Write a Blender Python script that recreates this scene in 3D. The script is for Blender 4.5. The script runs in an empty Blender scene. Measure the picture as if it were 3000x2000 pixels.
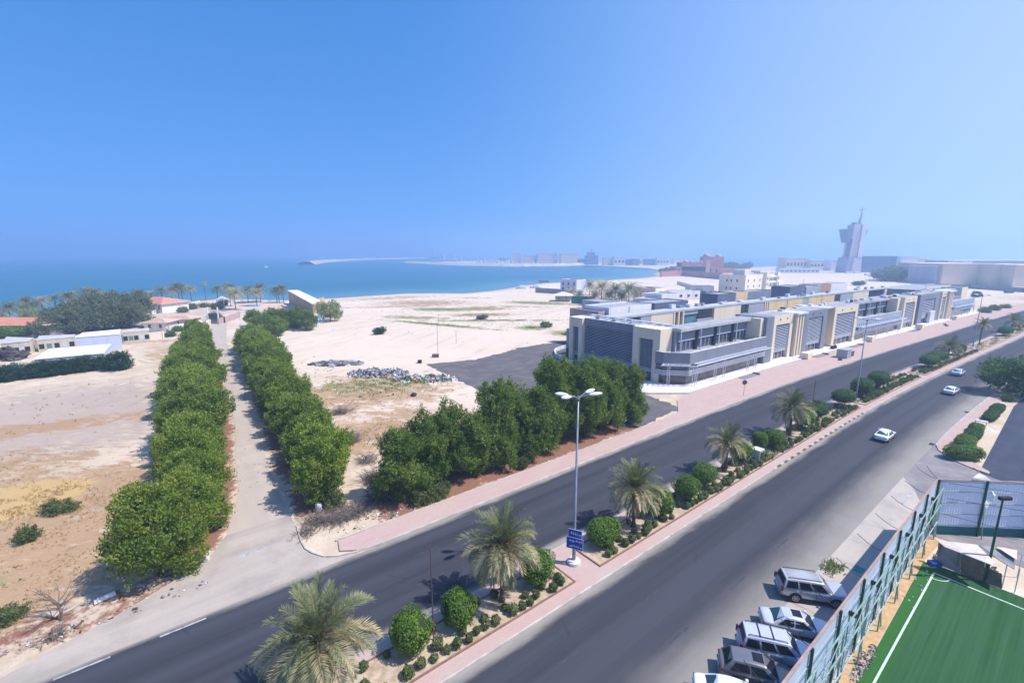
import bpy, math, random
import numpy as np
from mathutils import Vector, Matrix

SC = bpy.context.scene
COL = SC.collection
R = math.radians

# ------------------------------------------------------------------ camera
CAM_H = 28.0
FPX = 1340.0                       # focal length in pixels of the 3000 px wide photograph
PITCH = math.atan(255.0 / FPX)
cam_d = bpy.data.cameras.new('camera')
cam_d.sensor_width = 36.0
cam_d.lens = 36.0 * FPX / 3000.0
cam_d.clip_start = 0.5
cam_d.clip_end = 60000.0
cam = bpy.data.objects.new('camera', cam_d)
COL.objects.link(cam)
cam.location = (0, 0, CAM_H)
cam.rotation_euler = (math.pi / 2 - PITCH, 0, 0)
SC.camera = cam

# ------------------------------------------------------------------ sun and sky
SUN_EL = R(57.0)
SUN_DIR = Vector((0.985 * math.cos(SUN_EL), -0.174 * math.cos(SUN_EL), math.sin(SUN_EL))).normalized()
world = bpy.data.worlds.new('World')
SC.world = world
world.use_nodes = True
wn = world.node_tree
for n in list(wn.nodes):
    wn.nodes.remove(n)
sky = wn.nodes.new('ShaderNodeTexSky')
sky.sky_type = 'NISHITA'
sky.sun_disc = False
sky.sun_elevation = SUN_EL
sky.sun_rotation = math.atan2(SUN_DIR.x, SUN_DIR.y)
sky.altitude = 0.0
sky.air_density = 1.0
sky.dust_density = 0.3
sky.ozone_density = 2.5
hsv = wn.nodes.new('ShaderNodeHueSaturation')
hsv.inputs['Hue'].default_value = 0.5
hsv.inputs['Saturation'].default_value = 1.38
hsv.inputs['Value'].default_value = 1.12
bg = wn.nodes.new('ShaderNodeBackground')
bg.inputs['Strength'].default_value = 0.15
wo = wn.nodes.new('ShaderNodeOutputWorld')
# low sky seen through dusty air: sample the dome a little higher so that no pale band sits on the horizon
tc = wn.nodes.new('ShaderNodeTexCoord')
sp = wn.nodes.new('ShaderNodeSeparateXYZ')
cb_ = wn.nodes.new('ShaderNodeCombineXYZ')
mz = wn.nodes.new('ShaderNodeMath')
mz.operation = 'MULTIPLY_ADD'
mz.inputs[1].default_value = 0.52
mz.inputs[2].default_value = 0.25
wn.links.new(tc.outputs['Generated'], sp.inputs[0])
wn.links.new(sp.outputs[0], cb_.inputs[0])
wn.links.new(sp.outputs[1], cb_.inputs[1])
wn.links.new(sp.outputs[2], mz.inputs[0])
wn.links.new(mz.outputs[0], cb_.inputs[2])
wn.links.new(cb_.outputs[0], sky.inputs['Vector'])
# dustier, paler air on the sun's side
dt = wn.nodes.new('ShaderNodeVectorMath')
dt.operation = 'DOT_PRODUCT'
dt.inputs[1].default_value = (0.985, -0.174, 0.0)
wn.links.new(tc.outputs['Generated'], dt.inputs[0])
gl = wn.nodes.new('ShaderNodeMapRange')
gl.interpolation_type = 'SMOOTHSTEP'
gl.inputs[1].default_value = -0.4
gl.inputs[2].default_value = 0.95
gl.inputs[3].default_value = 0.0
gl.inputs[4].default_value = 0.62
wn.links.new(dt.outputs['Value'], gl.inputs[0])
gm = wn.nodes.new('ShaderNodeMix')
gm.data_type = 'RGBA'
gm.inputs[7].default_value = (4.3, 4.9, 6.2, 1)
wn.links.new(gl.outputs[0], gm.inputs[0])
wn.links.new(sky.outputs[0], hsv.inputs['Color'])
tn = wn.nodes.new('ShaderNodeMix')
tn.data_type = 'RGBA'
tn.blend_type = 'MULTIPLY'
tn.inputs[0].default_value = 1.0
tn.inputs[7].default_value = (1.12, 0.985, 1.06, 1)
wn.links.new(hsv.outputs[0], tn.inputs[6])
wn.links.new(tn.outputs[2], gm.inputs[6])
wn.links.new(gm.outputs[2], bg.inputs['Color'])
wn.links.new(bg.outputs[0], wo.inputs['Surface'])

sun_d = bpy.data.lights.new('sun', 'SUN')
sun_d.energy = 4.9
sun_d.angle = R(0.53)
sun_d.color = (1.0, 0.955, 0.89)
sun = bpy.data.objects.new('sun', sun_d)
COL.objects.link(sun)
sun.rotation_euler = SUN_DIR.to_track_quat('Z', 'Y').to_euler()
sun.location = (60, -20, 120)

SC.view_settings.view_transform = 'Standard'
SC.view_settings.look = 'None'
SC.view_settings.exposure = 0.28
SC.view_settings.gamma = 1.0
SC.view_settings.use_curve_mapping = False
SC.render.engine = 'CYCLES'
SC.cycles.max_bounces = 6
SC.cycles.diffuse_bounces = 2
SC.cycles.glossy_bounces = 2
SC.cycles.transmission_bounces = 3
SC.cycles.volume_bounces = 1
SC.cycles.transparent_max_bounces = 6
SC.cycles.caustics_reflective = False
SC.cycles.caustics_refractive = False
SC.cycles.use_denoising = True
try:
    SC.cycles.denoiser = 'OPENIMAGEDENOISE'
except Exception:
    pass

# ------------------------------------------------------------------ where things stand
AX = R(38.0)                       # heading of the avenue
CA, SA = math.cos(AX), math.sin(AX)
SO = [-200, 95, 111, 140, 167, 222, 250, 350, 450, 700, 1500]
OO = [0, 0, .5, 2, 3.7, 7.8, 9.5, 17.5, 27, 52, 140]
_ss = np.arange(-200, 1500, 2.0)
_oo = np.interp(_ss, SO, OO)
_k = np.ones(21) / 21.0
_oo = np.convolve(np.pad(_oo, 10, mode='edge'), _k, mode='valid')


def off(s):
    return float(np.interp(s, _ss, _oo))


def W(s, d, z=0.0):
    """avenue coordinates (metres along, metres across) to the world"""
    d = d - off(s)
    return Vector((s * CA - d * SA, s * SA + d * CA, z))


def PX(u, v, z=0.0):
    """the place at height z that the photograph shows at pixel (u, v)"""
    dx = (u - 1500) / FPX
    dy = (1000 - v) / FPX
    y = dy * math.sin(PITCH) + math.cos(PITCH)
    zz = dy * math.cos(PITCH) - math.sin(PITCH)
    t = (z - CAM_H) / zz
    return Vector((dx * t, y * t, z))


def SD(u, v, z=0.0):
    p = PX(u, v, z)
    s = p.x * CA + p.y * SA
    return s, -p.x * SA + p.y * CA + off(s)


def ZAT(v, y):
    """height seen at pixel row v over ground at depth y"""
    dy = (1000 - v) / FPX
    return CAM_H + (dy * math.cos(PITCH) - math.sin(PITCH)) / (dy * math.sin(PITCH) + math.cos(PITCH)) * y


def heading(s):
    a = W(s - 1, 0)
    b = W(s + 1, 0)
    return math.atan2(b.y - a.y, b.x - a.x)


ORD = ['first', 'second', 'third', 'fourth', 'fifth', 'sixth', 'seventh', 'eighth', 'ninth', 'tenth', 'eleventh',
       'twelfth', 'thirteenth', 'fourteenth', 'fifteenth', 'sixteenth', 'seventeenth', 'eighteenth', 'nineteenth',
       'twentieth', 'twenty-first', 'twenty-second', 'twenty-third', 'twenty-fourth', 'twenty-fifth', 'twenty-sixth',
       'twenty-seventh', 'twenty-eighth', 'twenty-ninth', 'thirtieth']

# ------------------------------------------------------------------ mesh helpers


def tag(o, label=None, cat=None, group=None, kind=None):
    if label:
        o['label'] = label
    if cat:
        o['category'] = cat
    if group:
        o['group'] = group
    if kind:
        o['kind'] = kind
    return o


def empty(name, loc=(0, 0, 0), rz=0.0):
    o = bpy.data.objects.new(name, None)
    o.empty_display_size = 0.2
    COL.objects.link(o)
    o.location = loc
    o.rotation_euler = (0, 0, rz)
    return o


def link_mesh(name, me, parent=None):
    o = bpy.data.objects.new(name, me)
    COL.objects.link(o)
    if parent is not None:
        o.parent = parent
    return o


def copy_tree(o, parent=None):
    c = o.copy()
    COL.objects.link(c)
    c.parent = parent
    for ch in list(o.children):
        copy_tree(ch, c)
    return c


class MB:
    """collects faces and builds one mesh object"""

    def __init__(self):
        self.v = []
        self.f = []
        self.uv = None

    def add(self, verts, faces):
        n = len(self.v)
        self.v.extend([tuple(p) for p in verts])
        self.f.extend([tuple(i + n for i in f) for f in faces])
        return self

    def hexa(self, p):
        """8 corners, bottom 0-3 counter-clockwise, top 4-7"""
        return self.add(p, [(3, 2, 1, 0), (4, 5, 6, 7), (0, 1, 5, 4), (1, 2, 6, 5), (2, 3, 7, 6), (3, 0, 4, 7)])

    def box(self, x0, x1, y0, y1, z0, z1):
        return self.hexa([(x0, y0, z0), (x1, y0, z0), (x1, y1, z0), (x0, y1, z0),
                          (x0, y0, z1), (x1, y0, z1), (x1, y1, z1), (x0, y1, z1)])

    def sbox(self, s0, s1, d0, d1, z0, z1, step=8.0):
        """box in avenue coordinates that follows the bend"""
        n = max(1, int(math.ceil((s1 - s0) / step))) if s1 > 95 else 1
        base = len(self.v)
        for i in range(n + 1):
            s = s0 + (s1 - s0) * i / n
            for d, z in ((d0, z0), (d1, z0), (d1, z1), (d0, z1)):
                self.v.append(tuple(W(s, d, z)))
        for i in range(n):
            a = base + i * 4
            b = a + 4
            for j in range(4):
                k = (j + 1) % 4
                self.f.append((a + j, b + j, b + k, a + k))
        self.f.append((base + 3, base + 2, base + 1, base))
        e = base + n * 4
        self.f.append((e, e + 1, e + 2, e + 3))
        # faces above wind inward for d1>d0; flip them
        for i in range(len(self.f) - n * 4 - 2, len(self.f)):
            self.f[i] = tuple(reversed(self.f[i]))
        return self

    def tube(self, pts, radii, n=8, caps=True):
        pts = [Vector(p) for p in pts]
        if not isinstance(radii, (list, tuple)):
            radii = [radii] * len(pts)
        base = len(self.v)
        up0 = Vector((0, 0, 1))
        for i, p in enumerate(pts):
            t = (pts[min(i + 1, len(pts) - 1)] - pts[max(i - 1, 0)]).normalized()
            u = t.cross(up0)
            if u.length < 1e-3:
                u = Vector((1, 0, 0))
            u.normalize()
            w = t.cross(u)
            for k in range(n):
                a = 2 * math.pi * k / n
                self.v.append(tuple(p + (u * math.cos(a) + w * math.sin(a)) * radii[i]))
        for i in range(len(pts) - 1):
            for k in range(n):
                a = base + i * n + k
                b = base + i * n + (k + 1) % n
                self.f.append((b, a, a + n, b + n))
        if caps:
            self.f.append(tuple(base + k for k in range(n)))
            self.f.append(tuple(base + (len(pts) - 1) * n + k for k in reversed(range(n))))
        return self

    def lathe(self, prof, n=12, c=(0, 0, 0)):
        base = len(self.v)
        for r, z in prof:
            for k in range(n):
                a = 2 * math.pi * k / n
                self.v.append((c[0] + r * math.cos(a), c[1] + r * math.sin(a), c[2] + z))
        m = len(prof)
        for i in range(m - 1):
            for k in range(n):
                a = base + i * n + k
                b = base + i * n + (k + 1) % n
                self.f.append((a, b, b + n, a + n))
        self.f.append(tuple(base + k for k in reversed(range(n))))
        self.f.append(tuple(base + (m - 1) * n + k for k in range(n)))
        return self

    def prism(self, poly, z0, z1):
        """counter-clockwise polygon (x, y) lifted from z0 to z1"""
        n = len(poly)
        b = len(self.v)
        self.v += [(p[0], p[1], z0) for p in poly] + [(p[0], p[1], z1) for p in poly]
        self.f.append(tuple(b + i for i in reversed(range(n))))
        self.f.append(tuple(b + n + i for i in range(n)))
        for i in range(n):
            j = (i + 1) % n
            self.f.append((b + i, b + j, b + n + j, b + n + i))
        return self

    def build(self, name, mat, parent=None, smooth=False, bevel=0.0):
        me = bpy.data.meshes.new(name)
        me.from_pydata(self.v, [], self.f)
        if self.uv is not None:
            l = me.uv_layers.new(name='UVMap')
            for poly in me.polygons:
                for li in poly.loop_indices:
                    l.data[li].uv = self.uv[me.loops[li].vertex_index]
        me.materials.append(mat)
        if smooth:
            me.polygons.foreach_set('use_smooth', [True] * len(me.polygons))
        me.update()
        o = link_mesh(name, me, parent)
        if bevel > 0:
            m = o.modifiers.new('bevel', 'BEVEL')
            m.width = bevel
            m.segments = 2
            m.limit_method = 'ANGLE'
            m.angle_limit = R(40)
        return o


def recalc(o):
    import bmesh
    bm = bmesh.new()
    bm.from_mesh(o.data)
    bmesh.ops.recalc_face_normals(bm, faces=bm.faces)
    bm.to_mesh(o.data)
    bm.free()
    return o


def quads_mesh(name, V, mat):
    """V: (n, 4, 3) array of quads"""
    n = len(V)
    me = bpy.data.meshes.new(name)
    me.vertices.add(n * 4)
    me.vertices.foreach_set('co', np.ascontiguousarray(V, dtype=np.float32).reshape(-1))
    me.loops.add(n * 4)
    me.loops.foreach_set('vertex_index', np.arange(n * 4, dtype=np.int32))
    me.polygons.add(n)
    me.polygons.foreach_set('loop_start', np.arange(0, n * 4, 4, dtype=np.int32))
    me.polygons.foreach_set('loop_total', np.full(n, 4, dtype=np.int32))
    me.materials.append(mat)
    me.update(calc_edges=True)
    return me


# ------------------------------------------------------------------ materials


class NT:
    def __init__(self, name):
        self.m = bpy.data.materials.new(name)
        self.m.use_nodes = True
        self.t = self.m.node_tree
        for n in list(self.t.nodes):
            self.t.nodes.remove(n)
        self.out = self.n('ShaderNodeOutputMaterial')

    def n(self, kind, **kw):
        nd = self.t.nodes.new(kind)
        for k, v in kw.items():
            if hasattr(nd, k):
                setattr(nd, k, v)
        return nd

    def l(self, a, b):
        self.t.links.new(a, b)

    def val(self, sock, v):
        if hasattr(v, 'is_output'):
            self.l(v, sock)
        else:
            sock.default_value = v

    def noise(self, vec, scale, detail=4.0, rough=0.55, dist=0.0):
        nd = self.n('ShaderNodeTexNoise')
        nd.inputs['Scale'].default_value = scale
        nd.inputs['Detail'].default_value = detail
        nd.inputs['Roughness'].default_value = rough
        nd.inputs['Distortion'].default_value = dist
        if vec is not None:
            self.l(vec, nd.inputs['Vector'])
        return nd.outputs['Fac']

    def ramp(self, fac, a, b, ca=(0, 0, 0, 1), cb=(1, 1, 1, 1)):
        nd = self.n('ShaderNodeValToRGB')
        nd.color_ramp.elements[0].position = a
        nd.color_ramp.elements[0].color = ca
        nd.color_ramp.elements[1].position = b
        nd.color_ramp.elements[1].color = cb
        self.l(fac, nd.inputs[0])
        return nd.outputs[0]

    def mix(self, fac, a, b, mode='MIX'):
        nd = self.n('ShaderNodeMix', data_type='RGBA', blend_type=mode)
        self.val(nd.inputs[0], fac)
        self.val(nd.inputs[6], a if hasattr(a, 'is_output') else tuple(a) + (1,) if len(a) == 3 else a)
        self.val(nd.inputs[7], b if hasattr(b, 'is_output') else tuple(b) + (1,) if len(b) == 3 else b)
        return nd.outputs[2]

    def math(self, op, a, b=0.0, c=None, clamp=False):
        nd = self.n('ShaderNodeMath', operation=op)
        nd.use_clamp = clamp
        self.val(nd.inputs[0], a)
        self.val(nd.inputs[1], b)
        if c is not None:
            self.val(nd.inputs[2], c)
        return nd.outputs[0]

    def mapr(self, v, a, b, c=0.0, d=1.0, smooth=True):
        nd = self.n('ShaderNodeMapRange')
        if smooth:
            nd.interpolation_type = 'SMOOTHSTEP'
        self.val(nd.inputs[0], v)
        for i, x in zip((1, 2, 3, 4), (a, b, c, d)):
            nd.inputs[i].default_value = x
        return nd.outputs[0]

    def obj(self):
        return self.n('ShaderNodeTexCoord').outputs['Object']

    def geo(self):
        return self.n('ShaderNodeNewGeometry').outputs['Position']

    def mapping(self, vec, scale=(1, 1, 1), rot=(0, 0, 0), loc=(0, 0, 0)):
        nd = self.n('ShaderNodeMapping')
        self.l(vec, nd.inputs[0])
        nd.inputs['Scale'].default_value = scale
        nd.inputs['Rotation'].default_value = rot
        nd.inputs['Location'].default_value = loc
        return nd.outputs[0]

    def attr(self, name):
        nd = self.n('ShaderNodeAttribute')
        nd.attribute_name = name
        return nd

    def bump(self, h, strength=0.3, dist=0.05):
        nd = self.n('ShaderNodeBump')
        nd.inputs['Strength'].default_value = strength
        nd.inputs['Distance'].default_value = dist
        self.l(h, nd.inputs['Height'])
        return nd.outputs[0]

    def bsdf(self, col, rough=0.7, metal=0.0, spec=0.3, normal=None, coat=0.0):
        b = self.n('ShaderNodeBsdfPrincipled')
        self.val(b.inputs['Base Color'], col if hasattr(col, 'is_output') else (tuple(col) + (1,) if len(col) == 3 else col))
        self.val(b.inputs['Roughness'], rough)
        self.val(b.inputs['Metallic'], metal)
        b.inputs['Specular IOR Level'].default_value = spec
        if coat:
            b.inputs['Coat Weight'].default_value = coat
            b.inputs['Coat Roughness'].default_value = 0.05
        if normal is not None:
            self.l(normal, b.inputs['Normal'])
        self.l(b.outputs[0], self.out.inputs['Surface'])
        return b


def hexc(r, g, b):
    """sRGB 0-255 to linear"""
    f = lambda c: (c / 255 / 12.92) if c / 255 <= 0.04045 else ((c / 255 + 0.055) / 1.055) ** 2.4
    return (f(r), f(g), f(b))


MATS = {}


def mat(name, col, col2=None, scale=1.5, rough=0.7, metal=0.0, spec=0.3, bump=0.0, bscale=30.0, streak=False, coat=0.0):
    """painted or plastered surface: two tones in soft blotches, fine grain and slight weather streaks"""
    if name in MATS:
        return MATS[name]
    k = NT(name)
    if col2 is None:
        col2 = tuple(c * 0.82 for c in col)
    v = k.geo()
    if streak:
        v2 = k.mapping(v, scale=(1.0, 1.0, 0.12))
    else:
        v2 = v
    f = k.noise(v2, scale, 5.0, 0.6)
    c = k.mix(k.ramp(f, 0.35, 0.68), col, col2)
    nrm = None
    if bump:
        nrm = k.bump(k.noise(v, bscale, 3.0), bump, 0.02)
    k.bsdf(c, rough, metal, spec, nrm, coat)
    MATS[name] = k.m
    return k.m


def leaf_mat(name, c1, c2, c3, trans=0.28):
    k = NT(name)
    g = k.n('ShaderNodeNewGeometry')
    rnd = g.outputs['Random Per Island']
    big = k.noise(k.obj(), 0.45, 3.0)
    c = k.mix(rnd, c1, c2)
    c = k.mix(k.ramp(big, 0.42, 0.66), c, c3)
    oi = k.n('ShaderNodeObjectInfo')
    c = k.mix(k.mapr(oi.outputs['Random'], 0, 1, 0.0, 0.35, False), c, tuple(x * 0.62 for x in c2))
    d = k.n('ShaderNodeBsdfPrincipled')
    k.l(c, d.inputs['Base Color'])
    d.inputs['Roughness'].default_value = 0.55
    d.inputs['Specular IOR Level'].default_value = 0.25
    t = k.n('ShaderNodeBsdfTranslucent')
    c2n = k.mix(0.5, c, (min(1, c1[0] * 1.6), min(1, c1[1] * 1.7), c1[2] * 0.7))
    k.l(c2n, t.inputs['Color'])
    m = k.n('ShaderNodeMixShader')
    m.inputs[0].default_value = trans
    k.l(d.outputs[0], m.inputs[1])
    k.l(t.outputs[0], m.inputs[2])
    k.l(m.outputs[0], k.out.inputs['Surface'])
    MATS[name] = k.m
    return k.m

# ------------------------------------------------------------------ haze (even air over land and sea)


def build_haze():
    k = NT('haze_air')
    v = k.n('ShaderNodeVolumePrincipled')
    v.inputs['Color'].default_value = (0.46, 0.68, 1.0, 1)
    v.inputs['Density'].default_value = 0.00066
    v.inputs['Anisotropy'].default_value = 0.30
    k.l(v.outputs[0], k.out.inputs['Volume'])
    o = MB().box(-13000, 13000, -2500, 13500, -6.0, 116.0).build('haze', k.m)
    tag(o, 'thin pale blue haze over the sea and the shore', 'haze', kind='stuff')


build_haze()

# ------------------------------------------------------------------ ground and sea
rng = np.random.default_rng(7)
random.seed(7)
COAST = [(-9000, -3000), (-1500, -260), (-620, 20), (-420, 95), (-300, 150), (-240, 182), (-212, 196), (-220, 228), (-226, 250),
         (-214, 268), (-203, 285), (-196, 300), (-172, 303), (-148, 296), (-132, 300), (-119, 311), (-100, 330), (-83, 346),
         (-60, 349), (-38, 348), (-21, 369), (-8, 398), (6, 434), (28, 468), (72, 498), (154, 568), (190, 622), (206, 690), (232, 760),
         (330, 900), (480, 1030), (700, 1180), (1150, 1500), (2100, 2100), (4600, 3500), (9500, 5200), (9500, -3000)]


def seg_dist(x, y, poly):
    """distance to the polygon's edge, positive inside"""
    P = np.array(poly, dtype=float)
    Q = np.roll(P, -1, axis=0)
    best = np.full(x.shape, 1e18)
    ins = np.zeros(x.shape, dtype=bool)
    for (ax, ay), (bx, by) in zip(P, Q):
        dx, dy = bx - ax, by - ay
        t = np.clip(((x - ax) * dx + (y - ay) * dy) / (dx * dx + dy * dy), 0, 1)
        best = np.minimum(best, (x - ax - t * dx) ** 2 + (y - ay - t * dy) ** 2)
        c = ((ay > y) != (by > y))
        with np.errstate(divide='ignore', invalid='ignore'):
            xi = (bx - ax) * (y - ay) / (by - ay) + ax
        ins ^= c & (x < xi)
    d = np.sqrt(best)
    return np.where(ins, d, -d)


def axis_steps(lo, f0, f1, hi, fine, mid0=None, mid1=None, mid=None):
    a = list(np.arange(f0, f1 + 1e-6, fine))
    cur, st = f1, fine
    if mid1 is not None:
        while cur < mid1:
            cur += mid
            a.append(cur)
        st = mid
    while cur < hi:
        st *= 1.16
        cur += st
        a.append(cur)
    cur, st = f0, fine
    b = []
    if mid0 is not None:
        while cur > mid0:
            cur -= mid
            b.append(cur)
        st = mid
    while cur > lo:
        st *= 1.16
        cur -= st
        b.append(cur)
    return np.array(b[::-1] + a)


def ell(x, y, cx, cy, rx, ry, rot=0.0, soft=0.45):
    c, s = math.cos(R(rot)), math.sin(R(rot))
    u = ((x - cx) * c + (y - cy) * s) / rx
    v = (-(x - cx) * s + (y - cy) * c) / ry
    r = np.sqrt(u * u + v * v)
    return np.clip((1 + soft - r) / (2 * soft), 0, 1)


def band(v, a, b, soft):
    return np.clip((v - a) / soft, 0, 1) * np.clip((b - v) / soft, 0, 1)


TRACK_L = [(40, 0.0), (47.1, 0.8), (51.3, 3.2), (59.2, 5.2), (69.9, 6.2), (84.6, 8.1), (107.6, 9.5), (145.7, 11.9), (176.6, 12.9), (222, 17.0), (262, 20)]
TRACK_R = [(40, 9.0), (48.3, 8.9), (56.2, 9.0), (67.3, 9.6), (82.5, 10.8), (105.2, 12.6), (143.4, 14.8), (176, 17.2), (217, 22.0), (262, 26)]
tl = lambda d: np.interp(d, [a for a, b in TRACK_L], [b for a, b in TRACK_L])
tr = lambda d: np.interp(d, [a for a, b in TRACK_R], [b for a, b in TRACK_R])


def build_ground():
    xs = axis_steps(-9000, -72, 62, 9500, 1.0, -262, 342, 2.0)
    ys = axis_steps(-3000, 18, 132, 9000, 1.0, -20, 430, 2.0)
    X, Y = np.meshgrid(xs, ys)
    x, y = X.ravel(), Y.ravel()
    dist = seg_dist(x, y, COAST)
    s = x * CA + y * SA
    d = -x * SA + y * CA + np.interp(s, _ss, _oo)
    z = np.where(dist > 0, 0.0, 0.0)
    z = np.clip(dist * 0.05 - 0.9, -4.0, -0.04)          # beach slope
    # gentle relief on the open lots
    wob = (np.sin(x * 0.31 + 1.3 * np.sin(y * 0.17)) * np.cos(y * 0.27 + 1.1 * np.sin(x * 0.13)) +
           0.6 * np.sin(x * 0.83 + y * 0.41) * np.cos(y * 0.71 - x * 0.22))
    wob += 0.5 * rng.standard_normal(x.shape)
    openlot = band(d, 54, 330, 10) * np.clip((78 - s) / 12, 0, 1)
    away = np.clip(np.maximum(tl(d) - 1 - s, s - tr(d) - 1) / 4, 0, 1)
    fieldl = band(d, 47, 200, 5) * np.clip((-3 - s) / 4, 0, 1)
    yardx = 1 - np.clip(ell(x, y, 4, 112, 34, 40, 30, .2) * 2, 0, 1)
    z += yardx * np.where(dist > 25, 1, 0) * np.maximum(openlot, fieldl) * away * wob * 0.09
    # what grows or lies on it: r dry grass, g green scrub, b leaf litter, a stubble and grey crust
    dry = np.zeros_like(x)
    grn = np.zeros_like(x)
    lit = np.zeros_like(x)
    stb = np.zeros_like(x)
    ochre = np.zeros_like(x)
    # open field on the left
    stb = np.maximum(stb, 1.1 * ell(x, y, -82, 76, 28, 22, 40) * np.clip((0 - s) / 5, 0, 1))
    stb = np.maximum(stb, 0.8 * ell(x, y, -72, 62, 22, 8, 38))
    dry = np.maximum(dry, 0.95 * ell(x, y, -50, 46, 12, 20, -38) * np.clip((1 - s) / 5, 0, 1))
    dry = np.maximum(dry, 0.75 * ell(x, y, -68, 54, 12, 9, 10))
    dry = np.maximum(dry, 0.9 * ell(x, y, -84, 68, 22, 4, 28))
    ochre = np.maximum(ochre, 1.0 * ell(x, y, -58, 48.5, 6.5, 4.6, 25, 0.25))
    dry = np.maximum(dry, 0.85 * ell(x, y, -42, 36, 11, 7, 38))
    grn = np.maximum(grn, 0.6 * ell(x, y, -46.5, 33, 3, 4, 20))
    lit = np.maximum(lit, 0.5 * ell(x, y, -34, 31, 8, 2.2, 38))
    # waste ground between the tree rows and the yard
    w1 = ell(x, y, -30, 92, 17, 13, 20)
    dry = np.maximum(dry, 0.85 * w1)
    grn = np.maximum(grn, 0.55 * ell(x, y, -31, 96, 13, 7, 10))
    grn = np.maximum(grn, 0.5 * ell(x, y, -20, 101, 7, 4, 20))
    dry = np.maximum(dry, 0.85 * ell(x, y, -20, 70, 12, 10, 30))
    stb = np.maximum(stb, 0.5 * ell(x, y, -12, 74, 9, 8, 30))
    # leaf litter under the avenue trees and along the track
    lit = np.maximum(lit, 0.95 * band(d, 42.4, 49.5, 1.6) * band(s, 14, 66, 5))
    lit = np.maximum(lit, 0.9 * band(s - tl(d), -5.5, 0.1, 0.9) * band(d, 46, 120, 4))
    lit = np.maximum(lit, 0.7 * band(s - tr(d), 0.3, 6.0, 1.0) * band(d, 46, 120, 4))
    # scrub on the beach
    for cx, cy, rx, ry, rot, g, q in ((-36, 236, 14, 4, -8, .9, .5), (-16, 240, 13, 5, 5, .35, .8), (-15, 215, 13, 3.2, 6, .4, .8),
                                      (16, 268, 16, 4.5, -20, .85, .4), (-52, 268, 22, 9, 0, .15, .65), (-44, 205, 13, 3, -15, .5, .6),
                                      (-30, 184, 22, 1.5, -28, .75, .5), (-8, 196, 24, 1.6, 2, .6, .5), (8, 176, 5, 3, -20, .85, .4),
                                      (22, 164, 6, 3.4, 0, .9, .3), (-80, 300, 30, 6, 30, .1, .5), (-25, 300, 10, 3, 0, .2, .45),
                                      (2, 250, 18, 2, -12, .3, .6), (40, 330, 25, 4, -30, .3, .5), (-60, 250, 26, 3, 12, .1, .55)):
        e = ell(x, y, cx, cy, rx * 1.1, ry * 1.7, rot, .6)
        grn = np.maximum(grn, 1.5 * g * e)
        dry = np.maximum(dry, 1.35 * q * e)
    dry = np.maximum(dry, 0.5 * ell(x, y, -116, 148, 20, 4, 20))
    dry = np.maximum(dry, 0.55 * ell(x, y, -100, 128, 5, 20, 40))
    stb = np.maximum(stb, 0.5 * ell(x, y, -160, 210, 50, 60, 0))
    # parking verge and pitch margin
    grn = np.maximum(grn, 0.35 * ell(x, y, 290, 225, 60, 14, 25))
    dry = np.maximum(dry, 0.4 * ell(x, y, 280, 240, 60, 20, 25))
    me = bpy.data.meshes.new('ground')
    ny, nx = X.shape
    me.vertices.add(nx * ny)
    me.vertices.foreach_set('co', np.stack([x, y, z], 1).astype(np.float32).ravel())
    i = np.arange(nx * ny).reshape(ny, nx)
    q = np.stack([i[:-1, :-1], i[:-1, 1:], i[1:, 1:], i[1:, :-1]], -1).reshape(-1, 4)
    # drop quads wholly under deep water far from shore
    keep = (dist[q].max(1) > -140)
    q = q[keep]
    nf = len(q)
    me.loops.add(nf * 4)
    me.loops.foreach_set('vertex_index', q.astype(np.int32).ravel())
    me.polygons.add(nf)
    me.polygons.foreach_set('loop_start', np.arange(0, nf * 4, 4, dtype=np.int32))
    me.polygons.foreach_set('loop_total', np.full(nf, 4, dtype=np.int32))
    a = me.color_attributes.new('cover', 'FLOAT_COLOR', 'POINT')
    a.data.foreach_set('color', np.stack([dry, grn, lit, stb], 1).astype(np.float32).ravel())
    b = me.color_attributes.new('cover2', 'FLOAT_COLOR', 'POINT')
    wet = np.clip(1 - (dist - 6) / 16.0, 0, 1)
    lot = np.clip(band(d, 60, 400, 20) * np.clip((s - 18) / 8, 0, 1), 0, 1)
    b.data.foreach_set('color', np.stack([ochre, wet, lot, np.ones_like(x)], 1).astype(np.float32).ravel())
    me.update(calc_edges=True)
    me.polygons.foreach_set('use_smooth', [True] * len(me.polygons))

    k = NT('sandy_ground')
    pos = k.geo()
    c1 = k.attr('cover')
    c2 = k.attr('cover2')
    sep = k.n('ShaderNodeSeparateColor')
    k.l(c1.outputs['Color'], sep.inputs[0])
    sep2 = k.n('ShaderNodeSeparateColor')
    k.l(c2.outputs['Color'], sep2.inputs[0])
    n_big = k.noise(pos, 0.035, 5.0, 0.6)
    n_mid = k.noise(pos, 0.22, 5.0, 0.65)
    n_fine = k.noise(pos, 1.6, 4.0, 0.7)
    n_grain = k.noise(pos, 9.0, 3.0, 0.7)
    # field furrows run roughly across the view
    fur = k.noise(k.mapping(pos, scale=(0.22, 0.75, 1), rot=(0, 0, R(-24))), 1.5, 5.0, 0.65)
    sandA = hexc(206, 188, 168)
    sandB = hexc(180, 160, 138)
    sandC = hexc(218, 202, 184)
    c = k.mix(k.ramp(n_big, 0.35, 0.65), sandA, sandB)
    c = k.mix(k.ramp(n_mid, 0.45, 0.72), c, sandC)
    c = k.mix(k.math('MULTIPLY', k.ramp(n_fine, 0.52, 0.75), 0.35), c, hexc(176, 154, 136))
    # lots scraped bare are paler and pinker
    c = k.mix(k.math('MULTIPLY', sep2.outputs[2], 0.6), c, k.mix(k.ramp(n_mid, 0.3, 0.7), hexc(222, 206, 192), hexc(208, 190, 174)))

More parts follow.
